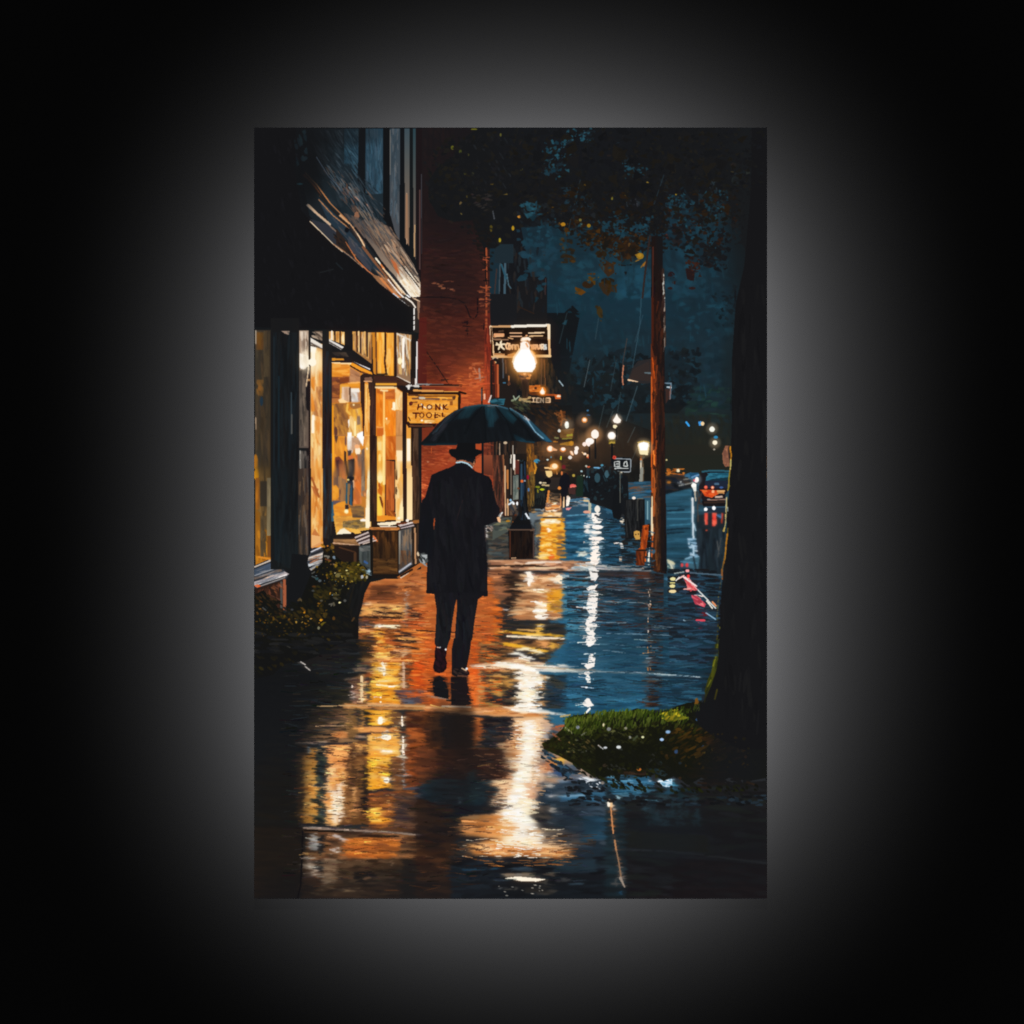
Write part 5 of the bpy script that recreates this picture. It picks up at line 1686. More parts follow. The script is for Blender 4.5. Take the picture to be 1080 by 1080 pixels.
run('''
# ============ STOREFRONT ============
=0 storefront
p 17191b 268,345 436,350 444,352 445,420 444,600 400,612 268,640
# leftmost window
=B1 shop_window
r 3a332c|4a3a26 5,205 105,1080
d 4a3f34,5a4a36,35302b,6a5236,3e3a2e@.5 130 26 3 89 10,210 100,210 100,1070 10,1070
l a89a88 1.6 10,210 12,290
d 7a5020,6a4424,8a5a28@.65 20 16 3 88 15,220 60,220 60,330 15,330
d 5a4a34,6e5c40@.65 20 20 3 88 60,210 100,210 100,500 60,500
d 8a6030,a87030@.65 18 8 3 70 15,520 60,520 60,620 15,620
e b07030 36,572 13,16
e 1f3e58 47,655 10,30
e c07820 10,1040 14,50
l c8a888 1.2 10,760 12,830
=C1 shop_window
r 5a4426|6a4a20 5,-10 107,580
d 7a5c34,54432a,8a6a3c,463a28,9a7038@.5 120 24 3 89 8,0 105,0 105,430 8,430
e d89018 14,40 16,36
d 8a5220,a8641c,b87020@.65 40 20 3 89 8,60 35,60 35,260 8,260
p 8a5a1e|b87420 8,250 40,280 38,520 105,500 105,570 8,612
d c07c20,a86818,8a5418@.65 40 16 3 80 8,260 105,440 105,570 8,600
r 3c342a 38,80 80,240
r 9a8a68 82,60 105,425
d b09c74,8a7a58@.65 14 18 2 89 84,60 104,60 104,420 84,420
d 4a3e2e,5c4c34@.65 30 20 3 89 40,300 82,300 82,560 40,560
r 7a4a20 84,430 104,560
l d8862a 2 30,560 104,575
=C1 storefront
# sill left
p 2c3138 0,615 100,578 160,612 220,670 205,700 0,760
p c8b8a8 0,620 110,574 125,580 0,630
p 48566a|3a4654 0,640 120,592 165,625 0,678
l 8f9298 1.2 0,680 165,622
p 6a5a50 0,690 170,632 178,650 0,705
p b4a8a8 0,718 190,652 222,668 205,680 0,742
l f0ece8 1.2 30,735 205,672
l 2a2c30 1.2 0,712 120,672
l d8b8a0 1.3 60,700 120,675
l 24262a 1.4 0,748 190,688
l 8a8482 1.5 20,752 195,690
e e0602a 22,744 20,8
d 8a8e96,5a6270,a09894,3c4450@.5 50 13 1.3 -19 5,650 150,600 200,670 10,750
p 2a1d18 5,760 200,700 205,920 150,920 5,900
d 4a2a1e,5a3422,33221b,7a4028@.65 60 12 2.5 85 20,770 195,710 200,900 20,880
l a0583a 3.4 192,710 194,900
l 4a4a48 2.2 172,720 172,900
d 8a5030,a06040,6a4030@.65 16 6 2 30 100,750 190,720 190,850 100,820
# columns
=B1 storefront
r 1a1a1b 105,130 285,1080
d 1a2126,15181a,1d2022,1e282d,121416@.5 140 40 3 90 120,220 280,220 280,1070 120,1070
l 1e262b 2 125,250 125,1080
l 3a4a52 1.2 235,600 235,860
l 6a6a64 1.3 238,740 238,860
l 1a2a32 2 155,500 155,1080
p c8a890 170,210 225,210 220,235 195,228
p 8a7a6c 205,212 225,212 220,235
=C1 storefront
r 191b1c 105,0 285,640
p 192024 120,0 210,0 210,620 130,580
d 1a2226,171a1c,1e2224,141618@.5 140 40 3 90 110,0 285,0 285,640 150,620
r 3c302a|2a2622 280,0 350,560
d 5a4634,3c342e,7a6248,2e2c2c,4e4a46@.65 60 26 2 89 280,0 345,0 350,550 285,600
r 15191b 345,0 362,560
p 17181a 240,540 480,560 600,680 600,900 200,900
=B1 shop_window
# narrow window edge panel 280-350
p a8927e|5a4a3c 285,208 345,208 345,440 330,460 285,480
d d8c0a8,b49880,8a7464,e8d8c4,6a5648@.65 60 16 3 88 287,212 343,212 340,440 290,460
p f8f0e4 288,350 345,370 350,440 310,455 288,440
d fffaf2,e8dccc,d8c8b8@.65 20 9 4 80 290,360 345,370 345,440 295,450
r 5a5048 285,460 345,950
d 6a5e52,4a423c,7c6c5c,39342f@.65 70 24 2.5 89 287,460 335,460 335,940 287,940
l 17191b 4.5 340,450 340,620 345,700
l e8c8a0 1.3 345,440 330,560
e d8a060 347,520 7,8
r 14181a 283,955 350,1080
l c0b8ac 1.4 292,970 294,1080
d 4a443e,706860@.65 20 16 1.8 88 290,970 345,970 345,1080 290,1080
# second window (bright) 357-435
r d89a50|e89a3c 357,290 432,1080
p f0c890|e8a858 357,290 400,300 395,700 380,1080 357,1080
d ffe0a8,f8c880,e8a050,d08038,ffd890@.5 110 22 3.4 89 360,330 430,340 430,1070 360,1070
d b8743c,c88a54,9a6238@.65 18 12 3 80 395,560 430,560 430,760 370,740
d e08a30,d8802c@.65 14 14 3 80 360,500 385,500 385,720 360,720
l fff6e6 4 374,330 376,420
e fffdf8 370,408 24,26
l fff2d8 3 374,750 372,850
p fffaf0 357,290 395,310 388,350 357,345
l 2c2420 1.6 357,300 440,322
p e8e0d4 357,252 445,305 438,325 357,282
l 3a3230 1.2 357,285 438,328
p 5a4a3e 380,210 455,212 455,280 400,240
d 9a8470,3c332e,c0a890@.65 26 9 2.4 35 360,215 460,215 450,280 365,250
=C1 shop_window
r e8a24a|e09038 360,0 437,500
d f8c478,e89a40,d88634,ffd48c,c87830@.5 110 22 3.6 88 362,0 435,0 437,420 420,480 365,500
p b86a38 362,110 410,130 395,180 375,150
p c07840 385,380 415,430 400,460 365,420
l a05a2a 2.2 365,60 410,180
p e8b070 362,420 420,430 420,470 362,508
l d89860 2 370,500 430,470
# sill second
=C1 storefront
p 3c4048 365,512 420,498 460,530 470,560 370,650 335,600 345,560
l d0d0d4 1.4 362,528 422,500
l 22262a 1.8 365,545 440,515
p a89a90 345,560 450,525 460,545 340,585
l e8d8c8 1.3 345,570 440,538
p 7a4a30 360,590 470,548 472,562 350,602
l c88058 1.3 370,590 470,552
p c8ccd0 340,605 460,565 470,575 345,625
l 2a2c2e 1.4 345,628 460,585
p b0a8a0 350,635 440,598 445,608 360,648
d 8a8e94,c8b8a8,4a4e54,9a6040@.65 40 10 1.4 -20 345,570 460,530 470,570 360,640
# dark mullion 432-495
=B1 storefront
r 1b1d1e 432,205 495,1080
=C1 storefront
p 1b1c1d 435,0 497,0 500,460 480,500 435,460
d 22282b,151617,2a2622,1f3a48@.65 60 40 2.5 90 438,0 495,0 495,450 438,440
=B1 storefront
d 20232a,151617,221e1c,1c262c@.65 60 40 2.5 90 438,340 490,340 490,1070 438,1070
l 23475a 1.6 490,990 498,1080
# main window interior  490-740
=Z7 shop_window
p e08a24|c87a28 120,140 480,150 600,300 600,1080 120,1080
r d8862a 120,95 275,125
p ea9630 120,145 350,150 345,330 120,325
d f0a040,e08a28,d87c24,f8b050@.65 30 16 3 2 125,155 340,155 340,325 125,325
l ffe0b0 2.2 130,145 360,160
p 8a5030|6a3a28 120,330 350,325 350,400 230,420 215,600 120,600
d 7a4430,9a5830,5c3426,b86c30@.65 36 12 4 0 125,335 340,335 335,400 215,420 210,590 125,590
p c88a5a|a87650 350,210 480,280 480,400 340,410
d d8a070,b07c54,986848@.65 26 12 4 25 350,220 475,290 475,395 345,400
l f8d080 1.4 345,170 520,290
l ffb860 1.6 335,410 470,400
p 7a3e20 225,345 335,335 335,390 225,400
p e8a23c 225,425 335,425 335,470 245,470 240,600 220,610
p e0c0a0|d8b088 245,455 340,455 345,650 240,655
d f0d8c0,d0a888,c89870@.65 18 14 3 88 250,460 335,460 335,640 250,640
r e8962c 340,415 470,450
l 5a4434 2 350,470 352,640
p f4ece0 358,475 470,475 472,520 360,525
p d8c8b8|c0a898 362,525 470,520 475,650 365,655
d e8e4e0,b8b0a8,c8a888,d8d0c8,f8f4f0@.65 26 8 4 50 365,530 465,530 470,645 370,645
p c09070 440,530 475,525 478,640 455,640
r b87038 120,600 240,660
p ffd9a0 200,620 240,600 340,655 220,660
p 8a5a34|a87040 130,670 310,665 300,1080 130,1080
d 9a6436,b07638,7a4e2e,c88838,6a4630,d8963c@.5 110 13 4.5 70 130,670 330,680 330,1060 130,1060
p 9a6838 350,665 480,665 485,715 400,740 350,710
e ffe8b0 396,684 13,13
p e8ac48 340,740 420,740 480,720 500,800 490,1080 340,1080
d f0bc60,d89838,c08a44,e8a838,ffd890,b88048@.65 80 13 4 75 345,740 490,740 500,1070 330,1070
p d0a060 430,860 470,800 480,900 440,940
d 8a7460,a08468,7c6850@.65 16 9 4 70 440,830 480,830 480,930 440,940
l f0b850 2.2 320,680 310,760 350,800
p fffaf4 325,880 345,860 340,950 330,980
p ffffff 318,1030 370,1030 375,1080 318,1080
p ffffff 440,1050 500,1020 525,1020 528,1080 440,1080
l ffe8a8 2 415,900 412,1080
l f09a20 2 135,700 130,1080
e 5a3a30 170,1020 22,60
=Y1 shop_window
p d8862c|b87430 120,0 600,0 600,1080 120,1080
p e8942c 130,0 310,0 300,240 280,350 190,260 130,300
d f0a038,d8882c,e89430,c87c30@.65 40 13 4 85 135,20 275,20 280,250 140,260
l ffac28 2.4 138,0 138,450
p 4a3a34 150,0 200,0 175,95
e 6a4a40 295,60 14,60
p e8d8c8|c8a890 315,0 400,0 390,200 345,240 315,160
d fffaf2,e8dcd0,d8b898@.65 26 12 4 85 315,0 370,0 370,160 318,170
p fffefa 425,0 530,0 515,130 470,60
p c09878 370,20 450,20 490,90 440,110 400,180 370,160
d b88c68,d0a888,9a7860@.65 22 9 5 60 380,30 470,60 480,120 400,160
e ffeacc 448,185 36,52
e f8b078 440,130 34,26
p e8902c 260,140 275,130 285,350 270,350
p f8a838 285,140 310,140 305,290 290,250
p 222020 275,180 300,200 300,300 330,470 330,540 290,430 275,300
p 6a3a2c 160,270 210,255 250,300 280,350 250,360 200,400 160,360
p 3a2428 165,310 210,300 240,340 210,400 175,380
p 5c3a36|6a4a3c 175,390 215,380 220,620 200,600 190,480
p d07c34 220,350 290,360 280,460 220,440
d c87840,b86a34,8a5a44,a87048@.65 50 12 4.5 80 200,350 300,360 300,560 240,560
p 7a5c44|8a5a38 135,460 190,400 220,620 300,560 300,840 240,820 210,640 140,620
d 8a6c54,6a4e40,96663e,5e4a40,a87848@.65 80 20 4 87 140,470 300,560 300,840 215,820 140,620
p e8962c 125,625 170,620 210,660 210,770 160,815 125,800
d f8a838,f0982c@.65 14 9 5 80 130,640 200,660 200,780 135,790
p 30363c 320,185 370,180 360,240 325,260
p d8703a 325,250 385,240 395,290 350,310 330,290
p 5a4c44 330,300 400,280 410,470 370,540 340,520
d 2c2a2c,46403c,8a6a50,1e1e20@.65 50 9 4 75 325,300 405,290 415,480 330,540
p 2c3038 310,510 400,510 385,880 340,870 325,700
p 245468 300,590 318,590 318,860 295,850
p 2c5a74 360,620 375,620 370,880 345,870
p 8a6844 320,600 355,600 340,820 322,820
e 1a1c20 360,540 40,28
e ffe890 328,552 14,14
p e8b890 385,560 410,560 420,640 395,680
p d07c38|c06a2c 410,240 480,230 500,520 490,860 385,870 400,700 415,480
d e08a48,c8682a,b06030,e89050,d87030@.65 80 12 5 80 415,240 490,240 500,860 395,860
p 8a6850|7a5c46 440,230 500,230 480,420 450,360
p 6a5c54|5a4c40 490,180 535,150 540,700 530,780 490,700
d 7a6c60,8a7460,544840,9a8468@.65 50 18 3.5 88 490,190 535,160 540,760 490,760
p a06a44 500,700 560,670 560,760 520,770
e e09050 540,740 12,24
p d8903c 540,130 600,130 600,430 540,440
d e8a850,f0b860,d08a40@.65 26 16 4 88 540,0 600,0 600,430 545,430
e fff0d0 565,160 14,14
p ffe8b8|f8d498 575,430 600,430 600,1080 540,1080 560,700
d fff0cc,ffe0a8@.65 24 20 3 89 570,440 600,440 600,1060 550,1060
p 2a5870 120,830 135,830 155,1000 160,1080 115,1080
p 56505a 130,815 200,815 240,830 150,890
p e8962c 135,880 200,840 290,820 300,900 380,920 375,1080 160,1080
d f0a438,e89028,d8842c,c87a28@.65 60 12 6 10 145,880 370,920 370,1070 165,1070
p 1c2026 290,870 330,870 335,920 285,925
e ffe8a0 305,952 28,30
e fff8d0 305,950 18,18
p 5a4838 340,890 490,880 520,920 390,925
p 4a3e34 380,940 530,930 530,1030 380,1035
l e0962c 2.4 390,985 500,990
d 7a5a38,4a4038,96703c@.65 30 14 3 2 350,890 530,890 530,1030 385,1030
p f8f4ea 490,1060 545,1050 545,1080 490,1080
# bottom of main window
=C1 shop_window
p e09a38|d8a850 500,300 740,320 745,385 660,400 520,420
d e8a440,c88a3c,f0b450@.65 50 12 4 0 515,300 620,300 620,400 520,415
p 6a5c40 560,335 700,320 705,370 640,385 560,370
d 7a6c4c,544a38,9a7c44,b0883c@.65 60 8 3 5 560,335 700,330 700,380 560,375
p f8ecd0 520,418 545,385 570,378 620,412
p f0b850 590,375 660,385 680,410 640,416
e fff8f0 690,328 20,9
r fff0cc 706,250 735,378
# frame beam left mullion
=Z7 storefront
p 1c1c1d 95,0 400,0 385,150 120,145 118,90 95,90
p d08a2c 120,92 270,95 275,118 120,125
d 4a3e34,2c2826@.65 12 12 3 25 120,20 300,20 340,80 160,60
p e8e4e0 395,60 385,135 605,245 615,185
l 1e2024 2.2 400,65 615,185
l 2a2a2c 1.4 385,140 610,262
p b8b4b4 410,0 630,150 625,195 400,70 400,20
l 3a3a40 1 405,25 625,165
l 4a4a50 1 405,45 615,180
l f4f0ec 1.2 420,10 632,150
p f09a28 355,180 375,150 625,270 640,320 520,270
l 2c1e18 1.4 355,190 520,285
l 6a4020 2 500,270 660,330
p 2a211c 480,320 520,285 640,300 680,400 680,1080 600,1080 600,410 540,390 535,1080 515,1080 510,820 485,640
p 7a5a48 530,340 620,330 640,380 540,390
l d8a070 1.4 530,385 620,390
p e8983c|f0a850 535,410 580,400 605,440 600,1080 530,1080
d f8b860,e89a3c,ffc878,d88830@.65 60 20 3 89 540,420 598,430 598,1060 535,1060
p 3a2a22 580,400 605,400 603,620 585,480
p 1f1b19 605,400 680,400 680,1080 605,1080
d 332822,1a1817,3e3028@.65 30 36 2 90 608,400 676,400 676,1070 608,1070
=Y1 storefront
p 1e1a18 602,0 685,0 695,1080 600,1080
d 332822,1a1817,3e2c22@.65 30 36 2 90 606,0 682,0 690,1070 606,1070
# transoms above
=B1 storefront
p 1a1b1c 470,205 1000,215 1000,560 620,400 620,320
=B1 shop_window
p e8b060 475,212 572,215 572,300 475,262
d f0c070,d88a30,fff0d0,b87430@.65 24 12 3 90 478,215 570,215 570,290 478,262
l 2a1c18 1.8 510,212 512,270
l 2a1c18 1.4 545,212 545,290
l f8e8d0 2.4 492,215 492,262
p e8e4de 475,262 570,312 550,330 475,288
l 2a2624 1.2 475,280 556,326
p c08848|a07040 622,212 745,220 745,420 625,330
d e8a848,b87030,8a5c3c,f0c880,5a4434,d8b890@.65 80 24 1.6 90 625,214 742,222 742,400 628,325
l 2a1e1a 1.3 650,214 652,340
l 2a1e1a 1.3 672,214 674,350
l f8d8a0 1.3 662,214 664,340
l f4c070 1.4 700,216 702,350
l 241c1a 1.2 715,216 716,370
p f0a038|e8982c 765,218 885,222 885,495 780,490
d f8b850,f0a030,e08c28,ffc870@.65 60 26 3 89 770,222 880,224 880,490 782,485
l 20180f 1.8 830,222 832,340 826,400 836,475
p c88028 745,220 768,220 780,490 755,480
l 4a3020 1.4 770,220 776,480
p 1c1816 885,220 905,220 905,520 885,505
l 20201c 2 780,486 840,484
p b08a60|8a6a50 900,222 995,235 995,540 903,505
d d8a860,8a6a54,f8e8c8,b87838,5c463a,fff4e0@.65 90 26 2 89 903,228 992,238 990,500 905,480
l fff8ec 2.6 945,260 942,440
e fff0c0 922,400 14,22
l e8dccc 1.4 905,500 990,540
l e8dccc 1.6 905,228 992,270
# beam
=B1 storefront
p 3a261c 755,490 905,500 990,545 980,560 760,540
d 4a3022,2c1e18,5a3a26@.65 20 14 2 8 760,500 900,505 980,550 770,535
p 1b1817 995,235 1020,235 1018,545 990,545
l e8e4e0 1.6 1030,280 1028,545
p 5a302a 1035,260 1080,270 1080,540 1035,540
=0 brick_wall
p 521f1a 442,335 450,335 450,405 441,405
=B1 storefront
l c8c4c0 2 965,560 1040,550
l d8d4cc 2.4 980,555 978,575
# third window
=Z7 shop_window
p 3a2620 665,330 940,335 950,400 670,400
r f0a838 670,408 940,440
l 1a1412 2.4 670,450 940,452 1020,520
p e88024|e8861f 675,460 930,460 1020,525 1020,1080 680,1080
l ffe0a8 2.4 680,462 930,468
p f8d090|f0b870 920,470 1018,530 1018,760 925,745
d ffe4b0,f0b468,f8cc88@.65 40 12 4 88 925,480 1015,530 1015,750 928,740
p b8601f 690,480 770,520 775,560 690,530
p b05a24 795,520 920,485 920,615 800,615
d c87030,a04e20@.65 26 12 4 0 800,520 915,500 915,610 800,610
d f08c28,e07a1c,f89a34,d87018@.65 60 16 3 89 690,560 760,560 760,950 690,950
d f08c28,e8801c,f89a34,e07420@.65 70 18 4 85 810,630 915,630 930,1070 820,1070
l ffc870 2.2 780,510 782,1080
l f8d8a0 2 740,500 820,505
l fff8dc 3 905,665 905,735
l fff0c8 2.4 890,735 915,740
e fff8d8 812,860 12,14
p f0a850 780,880 860,875 850,910 820,940 800,920
p c08850|a87848 930,755 1015,760 1015,1080 930,1080
d d89c60,b8804c,c89058@.65 30 22 3 90 935,760 1012,765 1012,1070 935,1070
p c86420 690,980 775,975 775,1080 690,1080
l f0a050 1.6 690,965 770,970
=Y1 shop_window
p f0a43c|f4b048 690,0 795,0 795,1080 690,1080
d f8bc60,e8982c,ffd080,f0a434,e89028@.5 100 16 5 80 692,0 790,0 790,1000 695,1000
r f8d488 700,75 750,180
e ffe8a8 730,520 36,80
e ffd880 725,280 20,60
l ffe090 3 780,0 780,600
p f8d050 695,720 740,760 760,1000 780,1060 700,1060
p c86a20 700,680 740,620 765,650 750,760 710,720
p a8501c 705,620 720,580 735,610 730,680
p 5c2c18 718,760 745,770 768,860 765,910 745,870
p c8641f|b85a20 795,0 935,0 930,300 800,300
d d8742c,c05c1c,e08434,b05018@.65 50 14 4 75 800,0 930,0 925,300 805,300
p 9a4a20|7a3a1c 800,300 910,320 910,950 800,980
d a85424,8a421c,b8602c,6e361a@.65 60 30 4 89 800,310 910,325 910,940 805,960
l c86828 2 822,560 822,800
p 7a3818 790,980 930,960 920,1020 850,1010
d c8742c,8a441c@.65 16 8 3 60 810,930 920,950 920,1010 810,1000
p e8a048|f0c488 935,0 1025,0 1030,1080 930,1080 915,600
p c89058 930,0 1015,0 1010,180 930,180
p ffe4b8 938,180 1018,180 1018,330 940,330
d f8d090,ffe0ac,f0bc74,e8a850@.65 80 18 4 89 930,340 1020,340 1028,1050 930,1060
l 4a3420 2 938,440 938,540
e 4a3c28 934,690 12,50
p e88c28 690,1010 800,1000 930,1020 930,1060 700,1070
e fff8e0 968,1038 18,18
# third mullion right & right side pane
=B1 storefront
p 1a1817 940,560 970,580 965,1080 940,1080
=B1 shop_window
p e09a3a|e8a850 965,820 1000,822 1000,1080 962,1080
r fff4dc 965,890 990,1040
r e89a40 962,780 975,890
=C1 storefront
p 1a1817 940,0 965,0 965,340 945,345
=C1 shop_window
p f8d090|ffe4b0 965,0 1000,0 1003,325 965,330
=B1 storefront
p 3a2c24 1000,830 1042,830 1042,1080 1000,1080
=C1 storefront
p 3a2a20 1000,0 1045,0 1048,330 1003,330
=B1 storefront
d 241c18,4e3c30@.65 14 40 2.5 90 1003,840 1040,840 1040,1070 1003,1070
=C1 storefront
d 241c18,4e3a2c@.65 14 30 2.5 90 1003,10 1043,10 1045,320 1005,320
# glow at window top left
=B1
g fff0d0@.6 370,400 110 shop_window
# ============ base pedestals ============
=C1 storefront
p 1d1815 500,440 520,425 640,418 740,395 740,340 1050,330 1055,600 920,690 740,690 700,660 500,660
p f8e8c8 780,345 930,332 925,350 860,362 780,358
p d8d0c0 790,362 905,366 900,376 800,372
p 8a4a20|c07838 730,372 925,372 925,388 900,394 725,388
d a86030,d08848,7a4420@.65 20 14 2 1 730,370 920,375 920,390 730,386
p 6a4634 905,355 1040,325 1048,345 925,375
p b8a8a8 915,360 1010,345 1015,372 935,390
l e8dcd4 1.3 915,358 1000,342
l 30282a 1.2 920,375 1015,350
l 2a2422 1.3 925,388 1020,368
p 9a6030 1000,330 1042,325 1046,345 1010,348
e f4ece0 970,330 10,10
l 5a2a1a 2 905,352 960,345
p 2a1c14|4a2e18 740,395 912,395 912,670 740,670
d 241813,3a2416,4e321a,5e3a1c@.65 90 24 3 88 745,400 905,400 905,570 745,570
d 6a4220,7c4c24,4a2e18,94602c@.65 60 14 3 2 745,570 905,570 905,660 745,660
p 4a4a48|5a4a40 915,395 1000,372 1005,610 915,660
d 6a6a68,4c4a48,3a3a3c,8a7058@.65 60 20 3 88 918,400 998,380 998,560 920,600
l 9a9488 2 922,400 920,600
d 8a6040,7a5438,6a4630@.65 20 9 2.5 85 925,520 990,520 990,600 925,620
p 8a8a90 915,645 995,592 1000,610 915,665
l d8dce4 1.2 918,655 990,602
l 2c2c30 1.4 920,668 1000,612
l 2a211c 3 1005,380 1010,600
l b88860 2 1018,380 1022,600
l 3c2c22 2.4 1035,360 1038,600
e d8c0a0 1040,540 10,16
p 1d1816 735,672 920,672 1010,612 1060,600 940,690 900,700 740,694
p b06430 900,690 1060,592 1080,600 960,700
l e0c8b0 1.6 930,690 975,660
l 2a1a14 2 930,680 1000,640
# middle pedestal
p 2a211d 500,440 660,430 700,400 775,450 665,490 500,490
p 1a1817 505,425 650,418 655,435 505,440
p 7a5636|a07048 500,448 650,445 672,490 500,480
d 8a6440,6a4a30,b08050@.65 26 16 2 2 505,450 645,450 660,485 505,478
l c8a080 1.2 500,472 665,488
l 3a2a20 1.4 500,484 670,492
p 6a5a54 635,432 720,402 775,440 775,460 690,480 665,470
l c8b8b0 1.6 640,438 720,405
l 30282a 1.3 645,448 740,412
l d0c0b8 1.6 650,458 745,420
l 3a3032 1.3 655,468 755,428
l c4b4b0 1.8 665,475 765,440
l e07840 2 755,430 778,460
l e8d0c0 1.3 690,478 772,455
p 231a17 510,492 660,490 658,620 510,620
l 4a3020 1.6 540,500 640,530
l 5a3a24 3 640,540 640,610
p 3c4648 662,490 740,480 740,650 665,600
d 5a6668,48524f,6a7470,3a4446@.65 40 20 3 88 665,495 735,490 735,630 668,600
d 8a8c88,6e7270@.65 14 8 4 10 665,495 735,490 735,520 670,530
l 8fa0a0 1.4 736,500 736,640
l 4a80d0 2.4 700,590 715,600
p a8c8e0 690,640 740,645 738,665 720,660
e d8f0ff 730,650 16,10
d 8ab0c8,c8e4f4,5a7888@.65 18 6 2 40 690,630 745,640 745,680 700,670
l 1a1816 3 742,400 744,680


# ============ SHRUBS AND PLANTER (left) ============
=C1 planter
p 191a1a 560,640 740,670 745,700 700,790 680,880 660,950 660,1080 420,1080 440,700
d 24221e,1d1f20,141516,2c2418@.65 60 16 3 100 570,680 735,700 660,900 655,1060 500,1060
=C1 shrub
p 141414 0,800 60,770 150,880 210,930 260,880 300,820 370,640 430,600 440,500 470,490 500,540 560,590 640,590 700,620 745,670 740,700 690,710 600,740 580,800 600,900 620,960 660,980 660,1080 0,1080
d 191a16,1f1f14,2a2612,121413,16201c@.5 200 7 3 30 5,820 300,850 450,560 700,640 600,720 600,1070 5,1070
=Y3 shrub
d 2a2410,3c3010,1c1c12,4a3a12,222814@.5 120 8 3 50 480,740 780,500 980,400 1070,420 1000,540 760,700 700,960 480,1000
d 4a3c10,5c4812,6a5418,3a3410,8a6a18@.5 110 6 3 35 860,330 1070,330 1075,500 980,540 760,470
d 5a4a14,7a6018,8a701c,4c4414@.65 60 5 3 20 600,560 900,560 900,700 620,720
d 201c14,2c2214,3a2a14,181a18@.5 160 8 3 35 10,820 500,820 900,860 1060,900 1060,1075 10,1075
=Y2 shrub
d 6a5414,8a6c1c,4a4012,a8842a,2c2a14@.5 120 5 3 20 210,520 380,510 480,620 480,690 300,740 210,640
d 1d1a14,2a2014,151514@.65 60 6 3 40 10,380 120,380 200,600 60,700 10,700
=Y3 shrub
p f09a20 185,880 200,885 250,930 255,950 215,920
p f0a028 350,930 380,935 412,972 390,972
p e8901c 475,790 500,790 540,825 520,838
p e8981c 518,885 550,865 580,890 540,897
e a8741c 300,898 20,14
p a88c1c 685,965 720,940 748,942 700,985
p 5a5018 110,895 150,910 170,945 140,940
p 55481a 430,860 460,900 465,945 440,920
p d0641f 50,710 80,725 92,742 60,735
e b8701c 28,768 12,9
e c8781c 38,858 12,12
l d8a050 1.6 455,720 490,712
l e8b870 1.4 475,700 490,725
e c89040 465,705 9,7
l 9a5a30 2 170,690 230,715
e a8a8b8 392,815 14,12
e f0e8e0 582,910 9,8
l c8c8d0 1.5 90,795 120,820
e d8d0a0 668,1005 13,18
p ffd060 840,470 860,450 905,440 890,468
e f8d060 830,655 16,14
l f0d878 1.6 845,660 875,662
p d8c060 820,590 850,592 862,612 832,610
p c8b848 875,605 910,600 890,622 872,618
p e8d8a0 810,690 850,688 880,712 850,715 830,705
p ffe8b0 815,735 830,735 842,775 822,780
l fff0d0 1.6 780,760 812,752 800,775
e e8e8e0 940,722 16,14
e c0b090 697,722 14,10
e c8781c 825,905 16,20
p b07030 1005,935 1030,890 1045,900 1020,940
e c06a20 620,575 20,11
e a87820 690,685 20,10
e b88820 730,545 14,7
e e8c850 968,440 17,10
e f0d050 945,490 12,14
p e8b080 815,335 850,345 855,360 825,352
e d8904a 795,345 8,8
e a89020 795,420 14,10
e c88828 835,560 10,10
l a8c0d8 2 820,270 835,285
e 5aa8b8 650,495 18,14
e c8e0f0 680,515 18,14
l 8aa8b0 1.4 600,470 635,485
l a0a098 1.4 600,440 625,425
e 8a9298 610,620 16,10
l a85a30 2 740,290 790,310
l b0a898 2 730,260 775,265 765,280
e d07a28 760,155 10,10
l 9a6a20 2 700,140 730,160
d a87828,c89028,6a4c18@.65 10 4 3 50 700,130 830,130 830,250 760,240
d 6a4018,8a5020,a86a28@.65 30 5 2.6 40 10,640 100,620 480,880 400,920 30,880
d 2e5a70,34506a,28404c@.65 14 4 2.4 40 20,760 300,780 560,900 400,1060 40,1060
d 7a5818,96701c,5a4214@.65 36 5 3 45 250,880 760,740 760,900 480,980
l 3a2c1c 2 780,520 800,560 800,620
=Y2 shrub
p f0d878 130,650 150,635 200,635 175,675 140,675
e e8cc60 262,637 18,12
e e8c850 240,688 12,16
e c8a830 225,665 16,10
p f8b888 105,530 145,545 150,558 110,548
e f4f8ff 412,672 16,20
e d8c8a0 460,675 12,18
e b8d8f8 120,470 14,16
e e89838 68,510 10,9
d a8c8d8,e0f0f8,7898a8@.65 12 5 2 20 395,590 510,610 510,660 470,650
e c8b040 372,545 16,8
e a88c20 300,620 22,10
e 9a8428 340,690 12,22
''')
